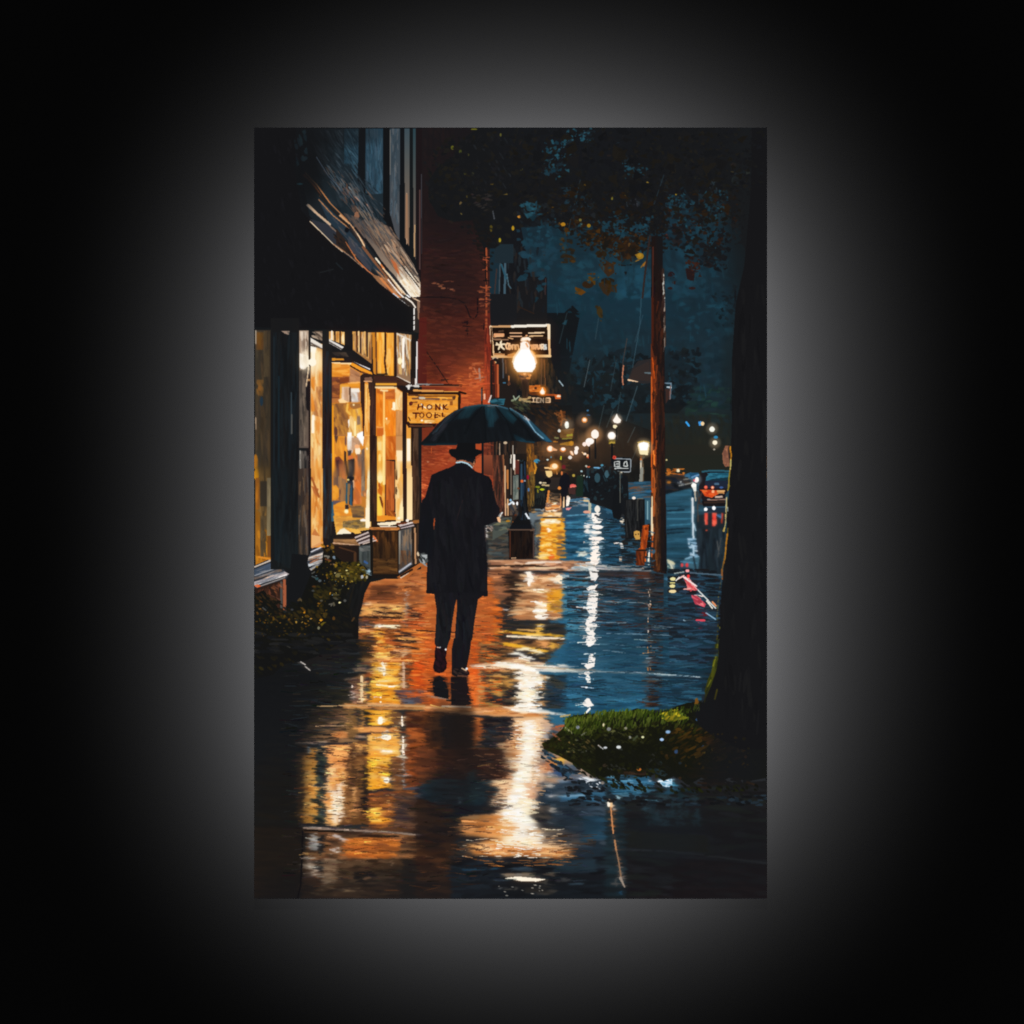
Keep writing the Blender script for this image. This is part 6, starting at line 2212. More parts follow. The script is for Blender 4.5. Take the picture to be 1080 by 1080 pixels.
run('''
# ============ ROAD, CARS (right) ============
=0 far_foliage
r 22241f 700,480 775,516
=0 road
p 24404f|1c3442 700,515 775,505 768,600 757,655 700,640
d 2c5468,1d3846,25485a,1a2c36,356176@.5 200 22 2.4 2 700,520 765,515 757,650 700,640
=C3 road
p 2c5166|244558 160,140 350,110 350,360 312,360 312,200 160,200
p 2d5a70|1f4052 448,150 610,130 630,560 450,570
d 34667e,234858,2b5266,1a2e3a@.5 80 26 2.4 1 450,150 610,130 620,560 450,570
l 12202a 1.6 455,268 560,262
l 14222c 1.8:1 455,390 520,383 600,380
l 14222c 1.6:1 455,412 560,404
l 162a36 1.4:.6 450,240 600,238
l 3d7890 1.6 460,280 600,276
l 3d7890 1.4 455,320 605,318
l 42809a 1.2 470,360 600,352
p 1d262c 640,300 830,260 820,480 790,680 640,660
d 22303a,1a2026,28343c,15191e@.6 80 24 3 86 645,380 820,380 790,660 640,660
l 5a5a58 1 770,460 782,540
l 4a4a4a 1 795,440 775,560
p 161a1e 440,60 520,40 600,80 620,120 440,165
d 1d2430,2a2a2c,3a2e26,141518@.8 40 12 3 3 440,40 620,40 620,120 440,150
l c86a28 1.2 445,30 560,40
d d07828,a05820,8a4a1e 16 5 2.4 10 450,0 580,0 580,40 450,44
e f8ecc8 523,14 11,11
e b87028 465,88 14,8
l 8a8a80 1.4 560,70 625,60
l a8a8a0 1.2 530,110 620,90
e e0e0d8 540,85 6,5
l 5a6068 1.6 520,90 560,100
p 2a5a78 560,40 600,25 650,30 655,60 600,70
l 3a6a8a 1.8 570,50 640,34
=Z6 car
p 1b1a1e 590,340 640,325 950,312 945,560 900,620 890,780 640,770 560,560
l 2a5868 2 610,330 700,318 950,322
p 1e5468|2a6a80 655,400 700,345 945,345 940,420 820,440 650,445
p 17303c 740,420 820,400 930,380 940,440 660,450
d 2e7088,1c4c60,3a7a90@.7 24 9 2 -4 670,350 930,350 930,400 660,430
p 1d2636 640,445 940,445 930,540 640,540
e 3a5a78 790,482 34,16
l 4a6a80 1.4 770,490 815,488
p c8441c|d8602c 575,560 640,555 880,570 800,620 730,660 640,640 600,580
d e86028,c03c18,f07838,a83018@.8 30 8 3 5 600,560 780,565 740,650 640,640
e c84830 652,528 24,24
e f0705a 652,524 18,16
e e06848 738,530 22,22
e ffc8a0 738,530 12,12
e f8b080 745,580 20,20
p c08850 795,565 890,565 890,610 800,605
l e8b070 1.6 800,575 888,572
e 3a5a90 850,530 26,14
p 9a8478 765,640 865,630 870,660 770,668
l d0c0b0 1 775,650 860,645
l 8a6a5a 1.4 680,690 900,680
e 8a8a88 690,680 22,7
p 161416 600,700 900,700 900,760 620,770
l 30241f 2 640,720 890,715
p 1c2a38 640,770 900,770 900,840 640,840
l 2e4a5e 1.6 650,780 890,776
=Z6 car_light
e ffffff 652,806 24,24
e ffffff 754,790 24,26
=Z6 road
d f05848,e84838,ff7860@.9 26 5 3 88 636,850 678,850 680,1000 640,1000
d f04838,ff6850,e83830@.9 34 5 3.4 80 732,850 790,850 790,1020 735,1020
d e05038,c83820@.9 10 6 2.5 88 850,850 875,860 862,985 845,980
p 2a5070 790,870 850,860 850,930 800,900
l 4a80a8 1.4 795,880 845,905
e e85838 662,1072 14,10
l 4a3c34 1.4 545,580 560,700 550,760 555,960
l 3a2e2a 2 600,600 560,720 600,740
# headlight of oncoming car
=Z6 far_lamp
g a8c8e0@.4 530,430 90
p 1e4a6a 440,350 560,340 570,400 470,420
l 5a88b0 2 480,400 560,370
e f05870 508,440 14,18
e fffaf4 540,430 24,36
e ffe8e8 525,450 16,18
e fffff8 502,505 34,32
p e8e8e0 480,520 536,520 530,590 500,580
l a8a090 2.4:1.2 515,590 525,700
l 1a3a50 2.4 490,590 490,655
=Z6 road
l f4f4f4 2.4 485,668 488,860
l d8e4ec 2 488,860 490,1080
l a8c8d8 1.4 505,1000 525,1075
=C3 road
l dfeaf2 2 615,300 620,440
d d8e8f4,8ab0cc,a8c8e0@.8 22 6 2.4 5 580,440 640,440 650,560 600,560
l b8d4e4 2 620,490 622,560
l 8ab4cc 2 570,575 600,562 650,558
p 3a6070 550,580 660,560 650,640 560,620
d 8a9898,c8c8a8,3a5a60,d8d8b8 22 8 2 40 455,575 500,590 500,650 455,640
l d8d0a8 1.8 458,580 500,605
l e0dcc0 1.8 470,600 492,640
e f04848 548,612 9,13
e f03838 580,612 9,14
e f8a8a8 582,648 12,10
e f04048 588,680 12,11
l 4a88a8 1.4 540,590 640,600
l 8a9a9a 1.4 500,665 560,655
l 4a6070 1.6 600,660 800,675
l 20303a 2 620,560 640,660
# red streak
p d87878 545,675 575,690 640,740 620,770 580,770 575,720
d f0a0a0,e06868,f8c8c0,c84850 30 8 2.4 45 550,680 590,690 650,770 600,780
l f8e0dc 1.6 560,690 640,745
l f0c0b8 1.6 520,700 560,680
l e8a8a0 1.4 560,765 600,760
p c84858 605,810 640,805 700,860 690,880 640,860
d e06070,a83848,f08888 20 9 2.6 30 605,800 660,810 690,875 630,860
l e8d8d0 1.4 610,795 680,810
p 5a2028 630,880 700,895 720,940 650,930
l d84858 2.2 640,960 690,962
e c84050 665,975 16,10
e 8a2838 665,1010 14,7
e 7a2a18 765,706 14,6
l d8dcd8 1.4 650,770 760,885
l e8e0d0 1.6 705,840 740,885
l e09060 2 740,845 762,870
l 8ab0c8 1.4 700,915 760,955
l a8c8d8 1.6 560,960 760,968
p 3a6a88 430,700 445,690 470,700 470,720
# yellow marks
e e8e0a0 490,700 18,12
e e8dc98 487,745 18,12
e f0d8a0 488,778 24,11
l d8cc80 1.8 475,725 500,725
l e8e8e0 1.6 510,710 530,690
=Z6 far_foliage
p 8a5a44 860,100 900,0 960,0 985,60 985,180 960,260 900,270 870,220
d a87050,6a4438,7a5040@.8 24 12 3 85 870,60 960,20 975,200 900,260
l e89c28 2.6 965,20 970,120 985,160
l e8d060 2.4 970,180 968,290
# more distant blue/white lights
=B3 far_lamp
l 3aa0e8 2.2 575,788 592,810
p 3a90d8 650,785 670,780 675,808 655,810
e f0d0a0 678,797 11,13
e f4f4e8 738,832 17,18
e 2a80b0 762,883 14,9
e fff4d8 756,917 16,15
e a0988a 752,960 7,6
e c8b880 450,1027 6,6
e 3a7aa0 540,830 1,1
# street sign head etc. mid pole
=B3 far_building
p 2a2829 235,440 270,400 355,385 350,540 300,545 205,520
p 322a28 240,450 340,400 345,530 215,515
l f0c8a0 2:1 208,520 268,532
l 5a6a70 1.8 315,475 355,478
l 6a8090 1.4 440,540 480,542 472,640
l b8c8d0 1.8 455,565 478,568
p 3a2824 442,575 470,575 465,640 445,670
l 7a5850 1.2 475,560 470,640
l 3a3838 1.2 200,260 175,400 168,540
l c07858 1.4 178,430 170,500 175,550
l 15181c 2 160,440 160,560
# rain
=B3 sky
l 3a5a68@.6 1 290,0 280,180 235,440
l 34505e@.5 1 300,110 250,280
l 4a6068@.6 1 265,560 195,780
l 465a5e@.6 1 250,820 205,915
l 3a4a4c@.6 1 55,680 20,830
l 3a4a4c@.6 1 110,720 70,820
l 34484e@.6 1 160,600 140,720
l 3a4c50@.5 1 265,950 220,1050
l 3a5058@.5 1 20,130 0,260
=0 sky
l 2e4854@.5 .9 612,190 600,240
l 2e4854@.5 .9 700,185 690,215
l 5a6a70@.6 1 622,380 616,408
l 3a4c54@.5 .9 650,380 644,412
l 34484e@.5 .9 598,330 590,362
=B2 sky
l 9ab0b8 1.4 850,525 875,558
=A3 utility_pole
l 2e2422 2 345,690 335,760 310,960 298,1080
# ============ UTILITY POLE ============
=A3 utility_pole
p 1c1615>201615 355,690 425,690 428,1080 352,1080
l 4a261e 1.2 365,760 362,1080
=B3 utility_pole
p 2a1814>1a1516 355,0 438,0 440,1080 352,1080
l 4a2014@.8 2.4 362,0 360,300
p 6a2e18>221816 352,290 375,380 378,460 400,560 400,1080 352,1080
d 8a3c1a,6a2c16,b04c1c,3c1e14,7a3418 60 18 1.8 90 353,400 385,400 392,1075 353,1075
l c85a20 1.1:1.5 355,500 354,700 358,850 356,1080
l c85018 1.1 360,380 372,480 372,510
l f08030 2 370,970 372,1060
d 3a2018,4a2418,1a1415,2c1a16 80 24 1.8 90 385,20 436,20 438,1075 385,1075
l 3a2a24 2.4 428,-180 434,0 440,300
l c8ccc4 .9:1.1 432,-150 434,0 434,150
l b8a898 1.1:.8 434,0 434,140 440,240 438,310
=C3 utility_pole
p 462616>1c1617 350,-5 442,-5 452,640 450,668 385,655 352,640
d 6a3c20,4a2818,322019,241a17,3c241a 160 30 1.8 90 353,0 440,0 450,650 355,640
l b85420 1.6 358,0 360,150
l a05024 2 370,10 372,200 368,300
l b8582a 1.6 366,380 356,560
l e8d0a8 1.6:2.4 358,180 358,420
l f0d8b0 2 356,250 358,400
l c8dce8 1.6 345,440 340,560
l e8e8d8 2 338,540 336,610
d 17161a,1c1718 40 30 3 90 410,0 440,0 450,650 415,650
# ============ STREET LAMP SMALL (right) & SPEED SIGN ============
=Z5 small_lamp
g e8c890@.5 825,510 150
p f0d8a8 748,475 765,440 830,422 895,440 900,480 880,600 775,590
p ffffff 760,470 780,440 830,432 880,445 888,480 865,560 790,560
p f8e8b8 775,540 880,540 875,598 785,590
l c8a860 1.4 755,440 830,424 895,440
p 7a5030 775,600 830,620 815,665 795,675
e d07840 793,655 14,22
l 5a5448 2 810,640 830,625
l 9a988e 3:3 795,680 800,780 790,900 775,1020
l 5a4a38 1.8 812,680 822,800 812,980
l d8c8b0 1.2 790,700 790,780
e d8b8a0 785,1050 16,24
=C3 small_post
l 8a8a80 3:4 295,0 282,150 275,200
l c8b8a0 2 285,110 280,170
p 6a6a60 268,160 300,160 302,200 266,200
=Z5 far_lamp
g f0c8a8@.5 485,150 90
p fff8ec 485,72 505,115 540,150 535,185 500,200 450,188 436,160 465,115
e fff4e8 490,155 40,30
e f4e4b8 464,238 28,24
g e8d8c8@.5 425,355 90
e fff0e0 422,355 50,50
e ffffff 422,350 36,36
p 8a7430 385,400 470,400 465,455 385,460
d a88c38,6a5a2c 8 5 3 0 385,400 468,400 462,458 388,458
l 4a3828 1.6 405,480 445,490
=Z5 speed_sign
p 14171b 420,620 660,630 665,815 455,815 400,760
l 8a9298 1.4 470,645 650,650 662,660 660,800 645,812 450,808
p 14171b 460,665 640,665 640,780 460,780
l b8bcb8 1.3 460,685 520,680 522,740 460,745 456,690
l b8bcb8 1.2 480,712 510,712
l c0c4c0 1.4 585,690 610,680 622,740 595,742 575,735 578,700
l c8ccc8 1.2 460,770 630,768
l 8a9090 1 470,760 540,755
e d84838 455,628 24,24
e 8a2a20 455,628 10,10
=Z5 far_building
p 17181a 400,680 460,780 520,820 510,1080 370,1080 300,1020 380,900
l 5a5a54 1.6 520,830 520,1080
l 3a4448 1.4 545,830 550,960
e c8c0a8 545,820 12,10
p 7a8478 372,840 395,838 392,900 376,910
p 8a9080 420,832 440,832 436,900 420,905
p 2e5458 305,790 368,790 365,890 305,880
l 6ab0e0 2.2 200,768 300,765
e 4aa0c8 302,730 14,14
l 5a2a28 1.6 300,775 390,780
e 8aa8c8 245,880 10,18
p 1d3040 330,920 370,900 380,1080 340,1080
p 3a2a20 400,980 430,980 430,1060 400,1060
d 24343c,16181c,302620,1c2c34 60 10 3 85 80,760 370,780 500,1070 60,1070
# blue strip of road behind
=C3 road

p 2a4a5e 162,90 350,80 350,190 165,190
l 6a4a38 2.4 165,130 350,112
l 2e6080 2 165,160 350,145
d 34607a,1f3c4c,6a5040@.6 30 20 2 -3 165,90 350,85 350,190 165,190
=C3 far_building
p 15191b 0,0 150,20 160,330 120,300 100,220 0,220
d 1a2428,111416,22343c 60 9 3 80 0,0 150,20 155,300 110,220 0,220
l 5a5a50 1.2 155,20 158,180
p 131517 110,180 150,160 168,260 160,325 135,325
l 384a54 1.4 138,200 130,260
''')
run('''
# ============ objects near pole ============
=C3 street_bin
p 17181a 190,195 310,195 305,360 270,440 190,450 185,300
d 26282a,121315,3a3a38,1c1c1e@.7 60 20 2.4 88 190,200 308,200 300,380 195,440
e f8e8d8 243,187 12,9
l 4a4a44 1.4 268,200 268,330
p 3a6070 312,200 345,200 345,330 318,320
l 8ab0b8 1.2 330,210 330,320
=C3 bollard
p b84818 298,360 340,355 335,430 310,615 268,615 265,520 285,500 298,420
d d8601f,a03c14,8a3818,c85420@.8 40 12 2.6 85 298,362 338,360 320,600 275,600
l 8a2c14 1.4 300,365 338,362
e 7a3018 320,380 12,10
l 6a5a54 2 262,515 325,520
p 5a2a18 255,525 300,525 300,615 255,612
p 1a1614 330,350 345,350 350,500 325,500
=C3 hydrant
p d8a048 242,400 270,393 285,400 282,450 250,450 243,425
d f0c060,a87830,7a5424 12 6 2.6 85 244,398 282,398 280,448 250,448
e 5a4428 255,418 5,5
e 4a3820 272,415 4,5
=C3 pavement
l e0d8c8 2:3 120,470 165,480 170,505
e 8a9aa8 330,1 1,1
=0 pavement
e e8d8c0 656,549 2.4,3
p f0e4dc 648,571 656,573 657,578 655,579 654,575 648,574
p c8b098 653,587 656,587 656,592 653,592
# ============ distant walker ============
=Z4 walker
p 14161c 505,620 530,600 560,595 590,605 610,640 615,730 590,780 575,860 560,1010 545,1030 548,900 530,890 525,1010 512,1020 505,880 500,790 475,730 485,660
e 3a2018 575,595 22,14
p 14161c 540,590 570,585 580,620 540,625
=Z4 pavement
p f8e0c8 568,880 590,870 620,900 600,1000 565,1010
d fff0e0,f0b8a8 10 7 3 85 570,880 615,890 600,1000 568,1000
p f0c898 528,890 545,890 545,1020 520,1030
l e89a60 2 490,880 492,1000
p e89090 560,1030 640,1020 600,1060 565,1055
=Z4 far_building
e e08a40 480,778 22,22
l d8843c 2.4:1.6 345,820 325,960 310,1030
p 3a322c 350,840 480,840 490,960 370,970
d 5a4a3c,8a6a48,2c2824@.8 30 8 2.4 2 350,840 490,840 490,960 370,970
=Z4 pavement
p d88c48 320,970 490,960 490,1040 310,1040
d f0b070,c87838,8a6a58,fff0d0 30 9 2.6 0 310,960 490,960 490,1060 300,1060
# ============ STREET SIGN + BIG LAMP ============
=Z1 street_sign
p 17120e 80,105 830,90 842,495 110,505
d 211a14,2c2018,120e0c@.7 40 12 3 2 100,120 820,110 830,480 120,490
l c89868 2.4 85,115 400,110
l f0e8d8 3 360,112 600,103 830,98
l e8b880 2.6 820,98 838,490
l f4dcb8 3 826,100 830,260
l e8c8a0 2.8 90,115 105,320
p fff4e4 95,310 125,305 130,350 115,400 130,430 120,480 105,470
l e8c090 2.6 110,310 125,490
l e0b078 2.8 110,492 380,495
l f0c890 3 650,485 842,485
l 3a2010 1.4 95,130 110,480
p c88a50 290,470 400,440 400,490 300,490
e 1a120c 285,470 24,9
l 8a6a50 1.6 120,275 310,278
l 4a3a2c 1.8 195,175 245,168
l c88858 2.6 135,235 250,228
l e0a070 2.6 140,215 250,215
l e8b888@.9 1.2 150,238 245,234
l d8a880 1.5 335,195 480,195
l d8a880 1.6 340,235 480,235
l e8c8a0 1.7 575,195 765,190
l d8b080 1.6 580,235 745,230
l c89868 1.6 315,255 370,268
# star
l e8d4b0 2 165,325 260,400
l e8d4b0 2 225,300 190,400
l e8d4b0 2 160,345 270,335
l f4e4c8 1.6 215,310 240,385
# lettering
l f0c090 2 330,330 300,325 282,355 292,390 330,400 350,375 340,350 315,355 320,375
l e8b888 1.8 365,400 365,345 390,345 400,400
l e8b888 1.8 410,400 410,345 435,345 445,400
l f0b080 2 600,350 615,395 625,350
l f0b888 2 635,395 640,345 665,350 660,395
l f0b888 2 680,345 690,395 710,390 715,345
l f4d8b8 2 735,395 725,345 755,340 765,365 740,372 765,400
l c8ccc8 2 790,345 772,350 775,370 790,372 790,395 772,395
e e8d8b0 205,438 14,8
l 8a6030 2 590,400 640,450
p e8983c 600,400 660,450 640,480 600,450
l b88050 1.8 140,460 260,465
l c8a888 1.3 120,515 150,500 180,515
e f0c890 152,565 10,14
l c8b090 1.6 130,505 118,520
l 4a5058 1.5 245,520 250,760
l 5a3c2c 1.4 280,540 285,700
l a85830 2 135,560 180,980
=Z1 brick_wall
l 6a2c1c 3 150,600 165,1000
l 3a1c18 2 120,540 125,1000
l b85a34 2 180,600 185,1000
=Z1 far_building
l c07844 1.4 320,740 318,850
e 3a6c8a 262,825 20,12
p 5a3828 300,850 345,850 335,810 320,790
l 5a4030 1 730,520 735,860
l 7a4c2c 1 770,540 780,860
=Z1 street_lamp
g c87830@.55 520,560 330
g ffb050@.8 520,560 220
p 5a3c28 445,700 600,700 605,740 570,790 470,790 440,740
d 8a5a38,3a2a22,c88040,6a4830@.9 30 8 3 3 445,705 600,705 590,780 460,780
e f8b070 520,712 20,12
e e89850 595,730 12,14
p 2e211b 480,790 570,790 560,1020 490,1020
d 4a3426,1e1815,5a3c2a@.8 40 14 3 85 480,790 570,790 560,1020 490,1020
p c89060 460,330 480,250 520,240 580,250 585,280 590,370 560,400 470,400
d e8b888,f8dcc0,a87048@.9 26 7 3 20 470,260 585,260 585,370 465,370
l fff0dc 3 500,270 560,265 580,275
e e0a070 545,228 16,14
p fff4e8 470,320 500,305 560,310 580,350 585,400 600,430 650,500 668,570 655,640 615,690 430,692 385,640 370,570 385,500 430,440 460,400
p ffffff 480,400 580,400 620,450 655,520 660,580 640,640 600,682 440,682 400,640 380,575 395,510 440,445
l ffd8a8@.9 2 372,560 385,500 430,440 458,400
l ffc890@.9 2 668,570 650,500 605,430
l e8a878 1.6 540,330 560,370
# lamp post lower (behind umbrella to base)
=Z8 street_lamp
p 15171b 590,370 625,350 660,560 640,740 700,820 735,945 440,945 480,860 560,760 580,560
d 1c2a38,121316,243c54,2c2422@.8 50 14 3 80 585,400 650,400 650,800 700,920 480,920 560,740
l e8eef4 3 655,740 690,800
e d8e8f4 690,803 14,12
e b8c8d4 660,750 9,12
l 6a3c24 2 560,420 590,430
e f8f8f8 500,615 15,22
e ffffff 545,612 15,24
e 8ab8d8 462,570 18,16
l d8e4ec 2.4 445,625 485,595
e b8b0a0 470,660 14,12
d 2a3038,4a4038,6a5848,1c1c20@.8 36 7 3 60 445,600 560,640 560,760 450,760
e 5a2c1a 525,760 18,10
e e07828 495,852 12,12
e 2a5a80 575,770 16,36
l 3a3028 2 470,870 700,870
p 14161a 475,880 710,880 730,940 445,945
l 6a5040 2.2 435,942 580,948 755,945
l c09070 1.2 435,942 560,944
p 1a1413 440,955 765,955 765,1080 440,1080
=C2 street_lamp
p 191413 528,388 692,388 688,570 535,575
d 1e1614,241914,141112,221a17@.7 60 20 3 88 532,395 688,395 685,568 538,568
l 7a6454 1.6 528,388 692,390
l 4a3c38 1.4 690,390 688,560
l c8a078 1.2 550,568 575,566
l 5a3020 1.4 540,400 540,560
# ============ HANGING SHOP SIGN ============
=Z2 shop_sign
l 241610 2 130,150 300,150 560,168 770,160 850,180
e 17120f 568,162 16,14
l d89850 2.4 200,142 560,152
l e8a850 2 585,160 750,160
p e0902c|e89a34 95,165 140,178 770,180 775,560 400,560 130,560 110,530
d f0a43c,d88828,e8a040,c87c24,f8b858@.6 160 12 3 2 110,185 755,190 755,545 130,550
l 5a3820 1.6 130,200 260,205
l 7a4a20 1.6 270,212 720,215
l 241812 2.6 760,185 775,200 772,400
l 241812 2.6 140,178 770,178
p 211814 110,540 130,535 150,555 300,572 480,560 470,600 300,612 160,610 120,590 100,560
l 5a3c28 1.6 150,588 430,592
l 241612 3 95,180 98,540
d 8a5a30,5a3c2c,c89058@.9 20 9 1.6 2 170,240 500,250 520,265 180,258
l 6a4a34 1.6 180,245 250,240
l 5a4434 1.8 265,225 300,240 330,250
l 6a5040 1.6 350,250 520,252
l 8a5c30 1.4 560,255 690,262
l 4a3424 2 695,235 715,230 705,250
l c8bca8 2.4 275,235 330,240
p 8a5424 650,280 690,275 690,330 655,330
l 7a4a24 1.2 180,295 240,290
p 3a1c18 140,295 160,280 185,290 180,325 150,335 135,320
e 6a2c20 165,305 12,12
# HONK
l 3c1a12 1.3 245,385 258,320
l 3c1a12 1.1 255,352 310,345
l 3c1a12 1.3 305,375 312,320
l 4a241a 1.0 285,305 300,330
e 3c1a12 395,352 36,32
e f0c890 395,352 24,21
l fff4e0 1.1 325,350 350,365
l 3c1a12 1.4 475,385 475,322
l 3c1a12 1.2 480,325 520,380
l 3c1a12 1.2 525,380 528,318
l 3c1a12 1.4 570,385 572,325
l 3c1a12 1.1 575,355 615,322
l 3c1a12 1.1 580,355 600,375 630,380
l f8e8d0 1.1 540,350 555,375
l e8dcc8 1.1 290,310 300,325
# TOOL
l 3c1a12 1.2 185,428 265,430
l 3c1a12 1.4 225,430 222,490
e 3c1a12 298,455 31,34
e e8a040 298,455 20,24
e 3c1a12 390,455 36,36
e e8a040 390,455 25,26
l 3c1a12 1.4 468,425 466,488
l 3c1a12 1.1 470,455 500,445
l 3c1a12 1.1 470,485 500,478
l 4a2414 1.0 510,455 530,470
l 3c1a12 1.3 560,430 560,470
l 4a2414 0.9 560,470 590,465
e fff4dc 300,520 16,12
l f8e0b8 1.9 340,540 420,545
d f8d090,e8b060@.9 12 12 3 3 330,515 470,520 440,550 340,545
l 3a2418 1.2 130,480 150,520
=Z2 brick_wall
l 8a8a88 1.6 240,60 440,70 700,75
l 2c1c18 2.2 400,78 800,80
l 9a5030 1.3 250,90 780,92
=Z2 storefront
p 3a2a22 165,615 255,620 258,1080 165,1080
d 4e3a2c,2a1e18,5a4434@.7 26 40 3 90 170,620 255,625 255,1075 170,1075
l 1b1614 2 172,620 172,1080
l e8e0d8 2.4 215,0 215,50
l 2c201c 3.4 190,0 190,60
l e8e4dc 2.4 130,85 130,110
l d0ccc4 2.2 200,85 255,92
# ============ GRASS + TRUNK ============
=0 grass
p 17180f 574,785 584,781 590,776 597,764 604,756 620,752 632,757 645,750 660,751 672,747 690,752 704,749 716,744 726,741 740,740 770,770 810,780 810,820 790,824 770,820 755,826 740,820 726,828 712,818 700,824 690,817 676,820 660,815 645,817 632,822 622,812 612,808 606,800 596,796 590,790 578,789
d 1c1e10,14150f,26260f,191a14,2a2012@.7 260 7 3 40 600,765 740,748 800,790 800,840 650,832 615,805
=D3 grass
d 3c4c14,2e3c10,4a5a1a,222c0e,586820,66742a 260 8 2 -72 0,480 160,470 250,440 400,450 440,480 540,450 600,500 560,540 300,560 100,600 0,590
d 4c5e1c,303e10,70782a 70 10 1.6 -80 0,455 130,460 250,450 250,500 0,520
d 7a7a1c,a89420,5c6018 60 7 2.4 -40 400,470 520,440 540,480 600,500 460,530
l e8d030 2 430,470 425,500
l c8b828 2.2 505,470 530,485
d 3a3c10,2a2a12,1e2010,444818 120 7 3 -50 0,580 400,520 700,540 650,620 300,680 0,640
d 4a4c18,2c2e14,6a6c34 60 6 2 30 50,560 380,580 300,680 50,640
=D2 grass
p 20240f 740,660 800,630 880,560 900,500 960,480 1080,480 1080,880 960,800 850,740 760,700
d 303a10,445018,5c6a20,22280d,6a7428 160 8 2.6 -70 890,500 1080,470 1080,640 960,640 880,580
d 2c2e14,1a1a10,3e4018,24200f 110 8 3 30 760,680 900,600 1080,640 1080,860 860,740
l 1f1c10 3 760,690 860,650 940,600
l b0b078 1.6 890,560 960,620
l c8b078 1.8 860,490 920,480
e a8b0c0 968,558 12,11
e d8dcd8 972,680 14,9
l c8ccc0 1.6 985,715 1040,705
e c8c8b0 960,635 14,10
l a8a890 1.4 990,610 1020,590
e 7a7430 910,690 14,8
l c86a40 2 830,555 880,550
l 9a5a40 2 810,600 860,640
d c8a050,5a5a30,8a8a50 40 5 2 40 860,640 1080,620 1080,720 900,720
=D3 grass
e d8d8dc 85,570 13,12
e e8c878 52,545 8,12
e e8e0c0 192,565 10,9
e d8d8d0 218,622 10,10
e e8e4b0 300,620 11,9
l 8aa070 1.8 240,640 265,615
e a8a860 115,590 22,14
e e8b078 22,675 10,8
l d8d8d8 1.8 30,685 65,695
p b8c8d8 135,670 155,672 175,705 150,702
e c8c8d0 362,738 12,11
l 9a9ca0 1.6 340,780 370,755
e 8ab0d8 460,588 18,13
e a8c8f0 420,636 14,11
e 4a80c8 645,510 12,9
e 4a78c8 683,682 12,9
e 5a88c8 510,712 14,14
e 5a90c0 808,595 12,16
e 4a6a98 535,785 10,9
e 6a9ab0 408,785 16,12
e 3a4a5a 778,485 10,16
e e0803a 275,825 16,11
e d87830 535,880 10,10
e b86a30 450,740 10,12
p a87020 730,685 750,685 758,700 738,715
e c88828 640,740 14,12
e a87c20 685,715 12,12
p b8741c 630,380 645,370 655,400 635,430 625,450
p c8941c 515,460 530,470 525,485
e a0b050 655,440 12,12
d 3c2810,5a3812,2a2010,6a4414,1e1a10 110 9 3 -30 440,560 780,560 900,680 980,690 960,760 600,800 440,760
d 4c2c14,6a3a18,38220f 30 11 3 -25 640,600 760,600 900,700 780,740
e 7a5018 525,572 20,11
p b06a20 890,680 905,690 915,720 900,715
p 9a6a28 910,690 930,680 940,720 920,715
e e07020 950,745 10,10
d 1f1f20,2a2a2c,3a3a3c,24282c@.8 90 7 2 30 50,680 400,720 480,820 300,850 60,830
d b8b8b8,d8d8d4,8a8a88 16 4 2 40 60,780 200,780 190,830 70,830
e c8c8c8 178,812 14,11
d a85a38,c87850,7a4434 20 12 2 5 140,840 320,830 320,860 150,860
e e0a080 60,800 14,11
e f0dcd0 45,910 12,10
d 1a2830,3a6a88,5a98b8 24 7 2 30 320,820 400,820 470,850 440,870 340,850
d 2a1c10,3c2410,241a12@.8 50 12 3 5 500,820 820,800 1000,920 700,940
l 6a3414 2 650,910 700,912
l 7a4418 2 960,905 1020,925
l 5a3010 2 650,938 710,942
=0 tree_trunk
p 161618 793,134 810,134 810,790 780,790 752,776 737,765 733,752 745,735 750,715 754,690 757,655 762,612 766,565 770,500 772,440 772,380 776,320 785,280 792,200
d 18181a,141416,1b1b1c@.6 160 26 4 90 775,300 809,300 809,780 765,760 760,680
=C3 tree_trunk
l b89040@.75 1.2 852,0 846,60 838,140
l c8b060@.75 0.8 832,180 830,260 822,320
l e0d080@.75 1.1 822,290 826,330 814,400
l 7a6a20@.75 1.2 838,380 835,430 825,480
l c87c20@.75 1.8 835,415 828,470 822,540 812,600
l d89830@.75 1.0 826,500 820,580
l e88030@.75 1.8 800,640 802,700
l b87828@.75 1.4 812,590 800,650
l 8a7a48@.75 1.2 795,710 785,770 778,840
l b8a040@.75 1.2 778,800 772,900 768,940
l 6a6020@.75 1.6 772,920 775,1000 770,1080
e c8c030 785,1010 5,9
=Z6 tree_trunk
l e8941c@.75 1.4 960,30 975,110 970,180
l e8d878@.75 1.4 970,180 965,300
l 8a7c28@.75 1.6 955,340 945,420 948,520 930,560
l d8c890@.75 1.2 915,660 905,840
l b8c8c0@.75 0.8 930,780 930,830
l a89468@.75 1.1 915,860 900,980
l d0b058@.75 1.8 890,1040 875,1080
=D3 tree_trunk
p 3a3c12 762,0 782,0 780,100 765,200 730,300 700,370 690,330 710,260 740,190
d 3c4214,4a4c16,2a2e12,343a14 60 12 2.4 -72 762,0 785,0 775,140 740,270 700,360 695,330 735,200
l 8a8a20@.75 1.4 775,10 765,100 745,170
l 6a6a1c@.75 1.6 730,260 710,300
l 4a4414@.75 1.8 770,320 755,380
l 3c3a12@.75 1.2 700,340 690,400
''')
